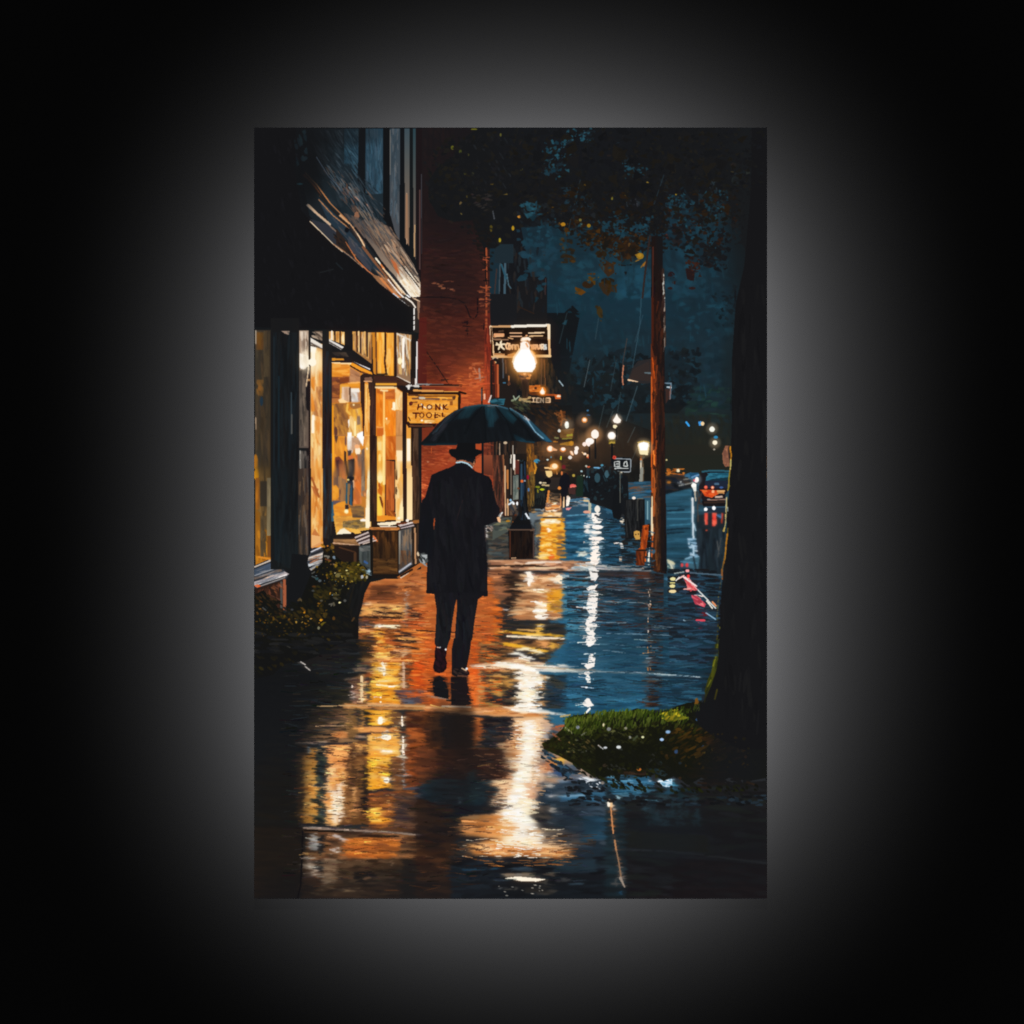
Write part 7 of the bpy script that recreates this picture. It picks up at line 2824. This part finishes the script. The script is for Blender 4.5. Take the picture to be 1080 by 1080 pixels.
run('''

# road joins pavement without an edge
=0 pavement
d 1e2c38,24384a,1a222a,2a4a60,1c2026@.8 220 18 3 2 704,606 762,606 757,700 706,700
d 16191d,1c1a1c@.8 40 14 3 2 704,600 760,600 760,630 704,625
=C3 pavement
p d87878 545,675 575,690 640,740 620,770 580,770 575,720
d f0a0a0,e06868,f8c8c0,c84850 30 8 2.4 45 550,680 590,690 650,770 600,780
l f8e0dc 1.6 560,690 640,745
l f0c0b8 1.6 520,700 560,680
l e8a8a0 1.4 560,765 600,760
p c84858 605,810 640,805 700,860 690,880 640,860
d e06070,a83848,f08888 20 9 2.6 30 605,800 660,810 690,875 630,860
l d84858 2.2 640,960 690,962
e f03838 588,682 10,11
e f8a8a8 582,648 12,10
l d8dcd8 1.4 650,770 760,885
l e8e0d0 1.6 705,840 740,885
l e09060 2 740,845 762,870
l 8ab0c8 1.4 700,915 760,955
l 8a9a9a 1.4 500,665 560,655
l 4a6070 1.6 600,660 790,675
e e8e0a0 490,700 18,12
e e8dc98 487,745 18,12
e f0d8a0 488,778 24,11
l d8cc80 1.8 475,725 500,725
l e8e8e0 1.6 510,710 530,690

# far street: clear strip of pavement, dark parked cars, slim posts
=0 far_building
p 17191c 622,500 640,490 650,500 662,502 664,545 640,536 622,530
f 1a1d20,14171a,1d2a30,22343a@.9 60 6 620,494 644,490 648,502 660,504 660,530 624,528
e 2f4a54 630,504 3,5
e 3a5a66 640,500 2.4,4
d 223840,1a2a32@.9 14 6 1.4 80 634,492 646,494 658,504 658,520 636,520
=0 pavement
f 1e3444,2a4a60,1a2834,34586e@.85 46 7 626,532 664,540 690,566 690,600 660,590 636,560
l 4a6a80@.8 1.2 640,548 690,562
l 3a5a70@.8 1.2 640,575 690,582
d 16222c,24404f,1a2c38@.9 90 14 1.6 1 636,540 668,545 690,572 690,602 640,600
=0 far_building
l 16181b 2 652,499 651,520
p 15171a 648,516 653,516 656,540 653,548 647,546 645,536
l 6a6a60@.8 .8 654,500 654,530
=C3 street_bin
p 17181a 190,195 312,195 306,330 296,380 285,440 190,450 182,300
d 222426,131416,2e2f2f,1b1c1d@.7 70 20 2 89 190,200 308,200 296,380 192,445
l 3e3e3a 1.2 268,200 266,330
e f8e8d8 243,190 10,7
=C3 bollard
p a84416 298,362 338,357 334,430 316,515 262,515 285,500 298,420
d c85a20,8a3814,b04a1a,74301a@.8 34 10 2 85 298,364 336,362 316,510 280,510
p 5a2814 258,522 318,522 310,615 262,615
d 7a3418,4a2214,8a3e1c@.8 24 10 2 88 260,524 316,524 308,612 264,612
l 241814 1.4 262,518 325,518
e 6a2a16 320,382 9,9
=C3 hydrant
p c8984a 242,402 258,392 280,398 284,440 262,452 245,436
e 5a4428 255,418 5,5
e 4a3820 272,415 4,5
# slim post and black base under the big lamp
=Z8 street_lamp
p 141517 575,60 660,60 662,400 672,600 705,830 735,945 445,945 485,860 560,760 580,560
d 1a2630,111214,22344a,1c1a1a@.7 40 16 2 86 580,80 655,80 660,600 690,820 560,820
l 2c4456 1.6 600,120 600,560
l e8eef4 2 655,742 690,800
e d8e8f4 690,803 11,9
e e06a30 605,330 20,18
e 8a9aa8 642,325 12,14
e 28383c 600,62 24,24
e 15191b 600,62 15,15
e f8f8f8 500,615 12,17
e ffffff 545,612 12,19
e 8ab8d8 462,570 14,13
l d8e4ec 1.8 445,622 485,595
p 14161a 475,880 710,880 730,940 445,945
l 5a463a 1.2 435,946 755,946
=Z8 far_building
p 141517 520,-20 665,-20 665,60 520,60
# tail of the far pavement
=0 pavement
g 3a2c20@.5 575,520 30,14 pavement
# ============ UMBRELLA ============
=Y8 umbrella
l 15161a 1.9 775,250 775,600
=B2 umbrella
l 1a1614 1.6 362,572 362,690
l 2a4a54 1 360,580 360,650
p 14171a -38,930 0,893 40,850 80,800 130,755 190,715 250,692 330,680 400,678 470,686 540,706 600,735 660,768 710,810 750,850 808,912 790,918 740,905 700,915 640,918 600,905 520,905 440,912 360,922 200,928 0,932 -38,932
=B2 umbrella
p 16282f 190,720 250,694 350,680 480,690 560,714 600,740 560,735 420,700 300,705 220,725
d 172d36,1c3a45,142026,162830@.7 120 26 3 -25 130,760 250,700 340,690 200,770 120,820
d 1b3844,20424e,162a32,1a343e@.7 60 22 3 65 370,690 440,690 470,760 430,800 390,770
d 183640,1e424e,15262d@.7 60 22 3 50 460,700 600,745 560,800 500,760
d 182f38,1c3c46@.7 40 20 3 -60 230,700 340,690 280,760 210,770
d 16191c,131517,1a1f23@.6 160 24 4 80 60,860 360,780 640,830 640,900 60,910
p 1f4450 408,700 425,702 440,800 400,810
d 24505e,1a3a46@.8 30 20 2.4 82 395,700 430,700 440,820 400,820
p 19323c 470,700 520,720 510,780 480,740
l 0f1113 1.4 360,690 300,760 250,860
l 0f1113 1.4 370,690 380,800 385,910
l 0f1113 1.4 450,690 520,780 560,900
l 0f1113 1.4 520,700 620,800 690,910
l 0f1214 1.4 250,695 150,800 80,920
l 3a444c 1.3 50,860 100,810 160,755
l 2a3238 1 70,870 140,800
p 1f4c66 590,725 640,758 680,790 740,860 790,905 770,912 720,870 680,830 640,790 600,750
p 285e7c 620,750 700,810 800,905 808,912 780,912 740,890 690,840
d 306a88,225068,3a7c9a,1c4256@.8 50 20 2.6 45 600,735 660,770 740,850 790,900 740,880 660,800
l 8ac0d8 1.6 640,760 700,850 750,890
l f0d8d0 2.4 630,755 655,775
l 8a9aa0 1.4 540,700 620,750
l 3a6a80 1.4 400,680 470,685 560,712
l 2c5a68@.8 1.8 250,695 330,682 420,680
l d8b8a8 1.2 400,684 450,681 468,687
p 1a3038 560,870 600,905 630,915 580,905
d 1e4454,16303c@.8 26 14 3 40 560,860 620,890 660,915 580,905
l 20485a 1.6 600,905 690,915
l 14272e 2 -5,930 200,926
d 2a2a32,343840@.6 14 14 2 -50 30,900 120,800 160,790 60,910
l 3a4850 1.2 690,845 710,860
# tip foliage behind
=B2 far_foliage
d 24505e,1a3a44,2c6070 50 8 3 -10 400,650 440,640 510,640 500,680 420,672
l d8c8c0 1.6 420,620 405,660
l e8b090 1.6 378,610 378,640
# ============ MAN ============
=Y8 umbrella
l 15161a 2 775,265 775,600
=Y8 person
p 141416 498,400 700,400 700,470 680,520 500,470
p c8855c 500,440 560,450 640,480 680,520 690,490 700,400 695,380 660,440 560,430
p 15161a 495,380 700,380 700,420 672,500 620,465 560,450 500,460
p 7a4a34 560,455 640,475 670,510 690,490 680,480 640,460
l a86848 1.4 510,455 560,448 600,455
p 8ab0c0 500,470 540,458 600,465 640,490 680,530 660,525 620,495 560,478 510,480
l b0d0dc 1.6 505,470 560,463 620,480 665,520
=Y8 hat
p 131416 425,345 435,332 500,328 512,300 514,265 700,265 704,330 765,345 772,375 740,385 690,420 640,432 560,436 495,425 450,400 430,370
=Y8 coat
p 16161a 500,482 560,475 620,490 660,525 700,560 770,590 840,615 870,660 885,760 910,880 950,940 955,985 935,1000 945,1060 930,1085 140,1085 155,950 180,920 215,720 245,600 330,560 410,535 470,505
p 0f1012 510,478 560,472 620,488 590,486
=C2 coat
p 16161a 45,40 140,0 360,30 415,90 430,140 450,220 472,262 470,300 440,340 400,358 375,360 385,460 395,600 398,808 380,812 340,790 330,790 62,795 10,790 15,600 20,540 -36,540 -32,400 -18,250 -2,195
=C2 coat
d 1c1c20,141417,19191d@.5 160 26 5 85 60,60 360,60 380,340 390,780 20,780 20,200
d 1b1b1f,191a1d@.5 26 20 3 78 120,100 260,100 240,300 140,300
l a84a24 1.6:.8 62,320 50,440
l 2a2022@.8 1 240,200 200,330
l 3a2c2c@.6 1.3 380,380 385,460
=Y8 hand
p d89870 930,1030 945,1030 965,1060 960,1085 945,1070
=C2 hand
p f0b888 455,310 470,305 482,325 478,345 462,335
l e8ece8 1.6 475,300 490,280
l 8a8a8a 1.4 470,300 480,285
p 9a9690 385,360 430,365 432,385 410,400 395,385
=C2 pavement
d 4a4440,8a7a70,2c2c2e 16 6 3 40 390,365 435,365 430,400 395,400
=0 coat
p 15161a 445,528 452,520 458,560 456,590 446,590 441,582 442,550
=C1 cuff
p 2e3230 1045,540 1080,530 1080,600 1050,590
p 8a9090 1042,570 1062,592 1080,600 1080,610 1050,595
=C2 cuff
p 4a4e4e -28,540 -10,535 18,545 20,590 5,606 -20,600
p 8a9094 -25,590 5,604 20,625 0,615
d 6a6e6c,33383a,a0a4a4 14 6 3 60 -28,545 15,545 15,600 -20,598
=C2 trousers
p 17171b 62,785 395,785 335,830 68,830
p 18181c 60,790 200,795 205,810 190,870 175,960 160,1085 65,1085 72,960 75,890 68,850
p 18181c 205,800 340,800 332,860 315,960 300,1085 190,1085 198,960 205,880
=D2 trousers
p 1a1c20 64,-5 160,-5 145,40 140,62 110,55 75,50 62,30
p 18181c 185,-5 295,-5 285,80 265,180 250,190 200,180 170,170 172,60
d 1e2024,1b1d20,16161a@.6 40 14 3 85 66,0 140,0 130,50 70,45
=C2 trousers
d 1f2024,1b1c1f,16161a@.6 90 20 4 85 75,860 190,860 160,1070 70,1070
d 1b1c20,16161a@.6 60 20 4 85 210,860 330,860 300,1070 195,1070
=D2 shoe
p 1a1216 68,50 100,48 135,62 138,90 132,120 140,150 138,185 120,208 90,216 62,205 52,180 58,150 66,120 62,90
d 2a161c,160f12,20141a@.7 40 7 3 60 65,60 130,65 135,190 100,210 60,190
l d8a890 1.2 80,52 95,55
e f0f0f0 133,66 6,8
e a8b0b8 98,52 5,5
p 17161a 170,170 200,178 255,182 280,205 282,225 265,235 200,238 170,225
d 2c2422,141416,3a2c28@.7 20 7 3 20 180,185 270,190 275,230 180,230
e e8ecf0 265,188 8,8
l c8a888 1.4 235,185 262,200
l 5a3c30 1.6 210,232 270,236
=D2 pavement
l e06a2c 2 70,222 130,222

# grass made darker, ragged rim
=0 grass
g 17181a@.8 760,830 80,40 grass
g 151613@.75 680,815 80,34 grass
g 15160f@.5 640,800 60,30 grass
g 17181a@.7 790,790 50,40 grass
=0 pavement
d 1b242b,18191c,141517,24303a@.9 160 8 3.4 5 590,806 610,812 640,832 700,842 810,838 810,850 600,850
d 1d2a34,2a4a60,1a2026@.9 50 6 3 20 572,788 588,800 610,816 600,822 570,800
=0 grass
d 15160f,1c1e10,14140f,20240f@.9 90 5 3 40 600,800 640,822 700,832 800,826 800,834 700,838 640,830 600,808

=0 shrub
p 151515 268,664 372,664 368,676 352,682 340,690 322,697 300,700 288,712 268,716
d 1a1a14,241f12,16171a,2e2812,141414@.8 120 6 3 35 268,664 366,664 350,686 300,702 268,716
d 5a4414,7a5c18,3c3410@.8 26 4 2.2 35 275,664 360,664 340,684 285,690
l c8c0b8 1.3 300,680 306,683
l c8c0b8 1.3 317,698 322,701
l b8b0a8 1.2 322,703 327,707
=D2 pavement
g 1a1819@.75 120,560 140,180 pavement
g 1c1817@.8 240,560 110,240 pavement
g 221a18@.5 230,760 160,160 pavement
=0 trousers
b .06 260 16 2 86 455,624 505,710 trousers
=0 coat
b .04 300 14 2 86 440,480 530,640 coat
=0 storefront
b .06 700 9 1.5 2 446,240 520,560 brick_wall
b .06 500 10 1.5 90 690,280 705,606 utility_pole

# veil
=0 shrub
g 151515@.75 290,680 70,24 shrub
g 161616@.65 372,650 40,50 shrub,planter
g 171614@.5 290,650 60,40 shrub
g 161514@.4 340,610 40,40 shrub
=0 pavement
d 1a1a1a,202020,17181a@.9 60 16 4 2 268,664 372,668 380,690 268,690
=0 tree_trunk
g 161618@.8 775,760 40,50 grass

=0 shrub

g 151613@.5 300,640 70,60 shrub
g 151613@.35 360,610 40,40 shrub
=0 grass
g 14150f@.35 650,775 90,40 grass
=0 tree_trunk
g 17181a@.35 760,640 14,90 tree_trunk
=Z3 far_lamp
g e07820@.6 385,150 100
p ffe8c8 385,100 400,130 418,160 412,185 385,195 360,185 352,160 370,130
e fff8f0 385,160 20,24
=Z3 far_sign
g 14110e@.45 378,265 130,50 far_sign
=0 umbrella
s umbrella 3 3 .55 440,425 585,475
=B2 umbrella
l 86b4cc .9 640,762 700,850 750,892
l c8b0a8 1 630,757 655,776
l 345a6c@.9 1.1 400,681 470,687 560,714 640,762
l 2a4a58@.8 .9 70,850 130,768 190,722 250,698 330,683
l 101315 1 362,690 300,770 260,860
l 101315 1 375,690 385,800 388,905
l 101315 1 450,690 520,780 560,900
l 101315 1 530,702 625,800 690,905
=0 grass
d 35450f,4a5c1a,2a3810,5a6a22@.95 150 6 1.1 -76 594,756 620,750 660,747 700,748 738,742 738,750 700,757 660,755 620,759 596,764
f 17180f,22230f,1c1c12,2a2c12@.95 90 6 574,786 600,770 615,800 640,820 700,822 700,812 640,806 610,792
f 3a2a10,1c1a10,2a2410,4a3212@.9 60 6 690,770 790,775 790,810 700,810
e c8ccd0 638.5,788.5 2,1.3
e d8dcdc 652.5,788 2.6,1.8
e c8d0d8 610,787 2,1.4
e 8ab0d8 704.5,772 2.6,1.8
e a8c8f0 698,780 2.2,1.8
e 4a78c8 713,793 1.8,1.8
e f0e0b8 637,764.5 1.4,1.8
e d8d8c8 664,778 1.6,1.5
e e0e0a8 678,777.5 1.6,1.3
e d87830 674,811.5 2.4,1.6
=0 storefront
s shop_window 1 9 .85 268,486 446,502
s storefront 1 9 .85 268,486 446,502
g 241f1a@.45 285,440 22,160 shop_window
g 17181a@.35 300,440 20,160 storefront
g 1a1614@.4 400,590 40,24 storefront
s shop_window 1 2 .3 268,350 446,560
=0 sky
g 181d20@.8 788,260 34,120 sky,far_foliage
g 1a2022@.6 775,400 20,80 sky,far_foliage
g 181a1c@.6 760,200 60,50 sky
g 6a4226@.35 592,470 60,40 far_building,far_foliage,sky
g 5a3c28@.3 650,470 40,34 far_building,far_foliage,sky
g e8a868@.26 627,458 12 far_foliage,far_building,sky
g e8a868@.26 618,466 12 far_foliage,far_building,sky
g e0a070@.26 607,477 12 far_foliage,far_building,sky
g e09858@.26 580,473 12 far_foliage,far_building,sky
g e09858@.26 594,474 10 far_foliage,far_building,sky
g d8a070@.26 616,443 10 far_foliage,far_building,sky
g e8c8a0@.26 598,448 9 far_foliage,far_building,sky
g e8c8a0@.26 751,452 8 sky,far_foliage
g e8c8a0@.26 754,467 8 sky,far_foliage
=0 tree_crown
f 17181a,191918,16171a@.95 500 8 530,134 808,134 808,196 770,206 700,205 650,208 600,200 545,208
f 18181a,1c1916@.9 160 7 570,205 780,200 770,224 700,232 640,230 590,222
f 1b3947,1f4452,2a5262@.8 30 6 572,150 606,148 600,180 578,182
f 1f4250,28505f@.8 16 6 598,136 628,136 620,150 602,150
f 1c3945,204250@.8 20 5 655,168 684,172 680,190 660,192
f 1e3e4b,1b3643@.8 26 5 702,204 724,204 724,226 704,226
f 1e3e4b,1b3643@.8 20 5 738,200 770,202 765,224 742,222
f 1c3a46,1a3440@.8 14 5 555,214 570,214 568,228 556,228
g 241c14@.4 640,262 50,20 tree_crown
=0 utility_pole
g 241a17@.45 698,440 8,170 utility_pole
g 201916@.35 698,560 8,60 utility_pole
g 17181a@.85 698,258 9,34 utility_pole
=0 grass
g 16170f@.5 720,790 60,40 grass
g 17181a@.7 775,800 50,40 grass
=0 tree_crown
f 16171a,181819,1b1916,151618@.97 120 17 540,140 800,138 790,190 740,196 700,205 650,205 600,195 550,200
f 17181a,1c1a16,231a12@.97 90 12 575,205 620,195 690,210 740,200 775,215 760,240 735,235 700,245 670,235 640,245 610,232 585,228
f 241a12,2e2012,1b1916@.97 34 11 600,232 640,240 680,245 670,268 640,262 610,250
f 17181a,1a1917@.97 26 11 705,240 770,225 770,262 735,268 712,262
f 1f4250,24505f,1b3a47@.85 10 7 572,152 602,146 598,180 578,182
f 1e3f4c,234b5a@.85 8 6 600,138 628,136 618,148 602,148
f 1d3b48,214554@.8 9 6 716,206 734,200 732,224 716,226
f 1c3946,1f4250@.8 8 6 744,212 766,212 762,232 748,232
f 7a5a18,5c4416@.9 5 3 500,235 560,225 640,180 720,205 700,215
=0 shrub
f 5a4412,7a5c16,3c3410,8a6a1c,4a4414@.9 70 4.4 345,590 385,598 388,612 370,618 345,612 330,600
f 4a3a10,6a4a14,2c2a12,8a5a1a@.9 90 4.2 270,632 300,650 330,640 350,600 345,650 320,672 270,672
f e8a028,c8841c,f0b848@.95 14 4 285,650 340,640 352,615 345,660 300,668
f e8d070,f0e0a0,c8a83c@.95 12 3.4 346,600 378,602 362,640 346,636
f c8d4e0,8ab0c8@.9 6 2.4 330,608 385,604 388,610 340,640
g 151513@.4 300,668 50,20 shrub
=0 umbrella
g 13161a@.45 500,448 60,26 umbrella
g 13161a@.35 550,456 40,18 umbrella
=B2 umbrella
l 86b4cc .9 640,762 700,850 750,892
=Z5 far_building
l 17181a 1.6 215,400 216,640
l 17181a 1.4 140,500 141,640
l 141619 2 425,460 424,620
l 1a1a1a 1.2 485,250 480,400
=Z1 street_lamp
g 1a1614@.6 525,900 60,140 street_lamp
=Z6 road
s road 2 2 .55 690,470 785,620
=0 grass
f 15160f,1a1b10,212410,262a12@.95 120 7 576,784 600,770 622,778 622,800 604,802 590,794
f 17180f,1e2010,14150f@.9 140 7 640,770 700,768 700,812 640,812
f 2c3610,3a4816,242c0e@.85 50 5 600,764 640,760 640,776 600,780
d 1e2810,2c3812,3a4a14@.9 60 5 1.1 -70 590,768 612,758 640,756 640,766 600,776
g 15160f@.45 650,790 70,30 grass
e c8ccd0 638.5,788.5 2,1.2
e d8dcdc 652.5,788 2.4,1.6
l c8c8c8@.9 1 631,786 636,790
e a8c8f0 698,780 2,1.6
e 8ab0d8 704.5,772 2,1.6
e e0e0b0 678,777.5 1.4,1.2
=0 tree_trunk
g 17181a@.5 742,748 20,30 grass,tree_trunk
=0 sky
B .72 7 .55
B .8 16 .35
''')

NAMES = {'picture': 'painted_sky', 'walker': 'distant_person', 'small_lamp': 'street_lamp', 'street_bin': 'litter_bin', 'small_post': 'lamp_post', 'cuff': 'gloved_hand', 'sky': 'painted_sky', 'far_foliage': 'distant_trees', 'far_building': 'distant_buildings', 'far_lamp': 'distant_light', 'far_sign': 'distant_sign'}
LABELS = {
 'person': 'painted man in a black overcoat seen from behind, walking under an umbrella',
 'umbrella': 'painted dark teal umbrella held open over the man',
 'shop_sign': 'painted amber hanging sign reading HONK TOOL',
 'street_sign': 'painted black sign with pale border behind the lit lamp',
 'tree_crown': 'painted dark tree spreading leaves over the street',
 'pavement': 'painted wet pavement with orange and blue reflections',
}

# ---------------- from paint to printed parts ----------------
# ink spreads a little: half a millimetre of softness
for ax in (0, 1):
    C = .5*C+.25*(np.roll(C, 1, ax)+np.roll(C, -1, ax))   # final soft

def material(name, rough=0.6, spec=0.3):
    m = bpy.data.materials.new(name); m.use_nodes = True
    b = m.node_tree.nodes['Principled BSDF']
    b.inputs['Roughness'].default_value = rough
    b.inputs['Specular IOR Level'].default_value = spec
    return m, m.node_tree, b

ink, nt, b = material('printed_ink', 0.75, 0.0)
at_n = nt.nodes.new('ShaderNodeAttribute'); at_n.attribute_name = 'ink'
tex = nt.nodes.new('ShaderNodeTexCoord')
mp = nt.nodes.new('ShaderNodeMapping'); mp.inputs['Scale'].default_value = (1400, 1400, 1400)
wv = nt.nodes.new('ShaderNodeTexNoise'); wv.inputs['Scale'].default_value = 1.0; wv.inputs['Detail'].default_value = 1
mr = nt.nodes.new('ShaderNodeMapRange')
mr.inputs['To Min'].default_value = 0.94; mr.inputs['To Max'].default_value = 1.06
mx = nt.nodes.new('ShaderNodeVectorMath'); mx.operation = 'SCALE'
L = nt.links.new
L(tex.outputs['Object'], mp.inputs[0]); L(mp.outputs[0], wv.inputs['Vector'])
L(wv.outputs['Fac'], mr.inputs['Value']); L(mr.outputs[0], mx.inputs['Scale'])
L(at_n.outputs['Color'], mx.inputs[0]); L(mx.outputs[0], b.inputs['Base Color'])

edge, nt2, b2 = material('canvas_edge', 0.8, 0.1)
n2 = nt2.nodes.new('ShaderNodeTexNoise'); n2.inputs['Scale'].default_value = 400
r2 = nt2.nodes.new('ShaderNodeValToRGB')
r2.color_ramp.elements[0].color = (0.006, 0.006, 0.007, 1); r2.color_ramp.elements[1].color = (0.012, 0.012, 0.013, 1)
nt2.links.new(n2.outputs['Fac'], r2.inputs[0]); nt2.links.new(r2.outputs[0], b2.inputs['Base Color'])

wm, nt3, b3 = material('wall_paint', 0.9, 0.0)
n3 = nt3.nodes.new('ShaderNodeTexNoise'); n3.inputs['Scale'].default_value = 3; n3.inputs['Detail'].default_value = 4
r3 = nt3.nodes.new('ShaderNodeValToRGB')
r3.color_ramp.elements[0].color = (0.00145, 0.00145, 0.00148, 1); r3.color_ramp.elements[1].color = (0.00155, 0.00155, 0.00158, 1)
nt3.links.new(n3.outputs['Fac'], r3.inputs[0]); nt3.links.new(r3.outputs[0], b3.inputs['Base Color'])

def mesh_obj(name, verts, faces, mat, parent=None):
    me = bpy.data.meshes.new(name); me.from_pydata(verts, [], faces); me.update()
    me.materials.append(mat)
    o = bpy.data.objects.new(name, me); COL.objects.link(o)
    if parent: o.parent = parent
    return o

# wall: a thick slab
def slab(name, x0, x1, y0, y1, z0, z1, mat, parent=None):
    v = [(x, y, z) for x in (x0, x1) for y in (y0, y1) for z in (z0, z1)]
    f = [(0,1,3,2), (4,6,7,5), (0,4,5,1), (2,3,7,6), (0,2,6,4), (1,5,7,3)]
    return mesh_obj(name, v, f, mat, parent)
wall = slab('wall', -3, 3, WALL_Y, WALL_Y+0.1, 0, 3, wm); wall['kind'] = 'structure'

root = bpy.data.objects.new('canvas_print', None); COL.objects.link(root)
root.location = at(X0+PW/2, Y0+PH, 0)
root['label'] = 'tall canvas print of a man under an umbrella on a rainy night street, backlit'
root['category'] = 'canvas print'
OFF = root.location

# canvas body with rounded corners, its face just behind the printed sheet
bx0, bz1 = (X0-540)*MM, HZ+(540-Y0)*MM; bx1, bz0 = bx0+PW*MM, bz1-PH*MM
r = 0.0015; ring = []
for cx, cz, a0 in ((bx1-r, bz1-r, 0), (bx0+r, bz1-r, 90), (bx0+r, bz0+r, 180), (bx1-r, bz0+r, 270)):
    for k in range(5):
        a = math.radians(a0+k*22.5); ring.append((cx+r*math.cos(a)-OFF.x, cz+r*math.sin(a)-OFF.z))
n = len(ring)
vs = [(x, 0.0006, z) for x, z in ring]+[(x, DEPTH, z) for x, z in ring]
fs = [tuple(range(n))[::-1], tuple(range(n, 2*n))]+[(i, (i+1) % n, n+(i+1) % n, n+i) for i in range(n)]
body = mesh_obj('canvas_frame', vs, fs, edge, root)

# printed parts: cut the painted grid into one mesh per painted thing
def lin(c): return np.where(c <= .04045, c/12.92, ((c+.055)/1.055)**2.4)
RGB = lin(np.clip(C, 0, 1)).astype(np.float32)
cell = MM/SS
def printed(name, mask, parent):
    ys, xs = np.nonzero(mask)
    if len(ys) == 0: return None
    corner = np.concatenate([ys*(GW+1)+xs, (ys+1)*(GW+1)+xs, (ys+1)*(GW+1)+xs+1, ys*(GW+1)+xs+1])
    uniq, inv = np.unique(corner, return_inverse=True)
    vy, vx = np.divmod(uniq, GW+1)
    co_ = np.zeros((len(uniq), 3), np.float32)
    co_[:,0] = bx0+vx*cell-OFF.x; co_[:,2] = bz1-vy*cell-OFF.z
    nf = len(ys); idx = inv.reshape(4, nf).T.astype(np.int32).ravel()
    me = bpy.data.meshes.new(name)
    me.vertices.add(len(uniq)); me.vertices.foreach_set('co', co_.ravel())
    me.loops.add(nf*4); me.loops.foreach_set('vertex_index', idx)
    me.polygons.add(nf); me.polygons.foreach_set('loop_start', np.arange(0, nf*4, 4, dtype=np.int32))
    me.update(calc_edges=True)
    a = me.attributes.new('ink', 'FLOAT_COLOR', 'FACE')
    c4 = np.ones((nf, 4), np.float32); c4[:,:3] = RGB[ys, xs]
    a.data.foreach_set('color', c4.ravel())
    me.materials.append(ink)
    o = bpy.data.objects.new(name, me); COL.objects.link(o); o.parent = parent
    return o

def label_runs():
    """connected patches of equal id: run-based union-find"""
    lab = np.zeros((GH, GW), np.int32); par = []; area = []; kind = []; left = []
    def find(a):
        while par[a] != a: par[a] = par[par[a]]; a = par[a]
        return a
    prev = []
    for y in range(GH):
        row = ID[y]; cuts = np.flatnonzero(np.diff(row))+1
        st = np.concatenate([[0], cuts]); en = np.concatenate([cuts, [GW]])
        now = []; j = 0
        for s, e in zip(st.tolist(), en.tolist()):
            k = len(par); par.append(k); area.append(e-s); kind.append(int(row[s])); left.append(int(row[s-1]) if s else int(row[min(e, GW-1)]))
            lab[y, s:e] = k; now.append((s, e, k))
            while j < len(prev) and prev[j][1] <= s: j += 1
            i = j
            while i < len(prev) and prev[i][0] < e:
                if kind[prev[i][2]] == kind[k]:
                    ra, rb = find(prev[i][2]), find(k)
                    if ra != rb: par[rb] = ra; area[ra] += area[rb]
                i += 1
        prev = now
    root_ = np.array([find(i) for i in range(len(par))])
    return root_[lab], np.array(area), np.array(left)
for _ in range(4):      # fold stray specks of paint into the thing beside them
    LAB, AREA, LEFT = label_runs()
    small = AREA[LAB] < 140
    ID[small] = LEFT[LAB][small]
LAB, AREA, LEFT = label_runs()
SPLIT = {'shop_window', 'far_lamp', 'shoe', 'car_light'}

TREE = {'coat': 'person', 'hat': 'person', 'trousers': 'person', 'shoe': 'person', 'hand': 'person', 'cuff': 'person', 'small_post': 'small_lamp',
        'shop_window': 'storefront', 'awning': 'storefront', 'upper_facade': 'storefront',
        'car_light': 'car', 'tree_trunk': 'tree_crown', 'planter': 'shrub'}
made = {}
order = [p for p in PARTS if p not in TREE]+[p for p in PARTS if p in TREE]
for p in order:
    i = PARTS.index(p)
    m = ID == i
    par_o = made[TREE[p]] if p in TREE else root
    if p in SPLIT:
        for lb in np.unique(LAB[m]): printed(NAMES.get(p, p), LAB == lb, par_o)
        continue
    o = printed(NAMES.get(p, p), m, made[TREE[p]] if p in TREE else root)
    if o:
        made[p] = o
        if p in LABELS: o['label'] = LABELS[p]
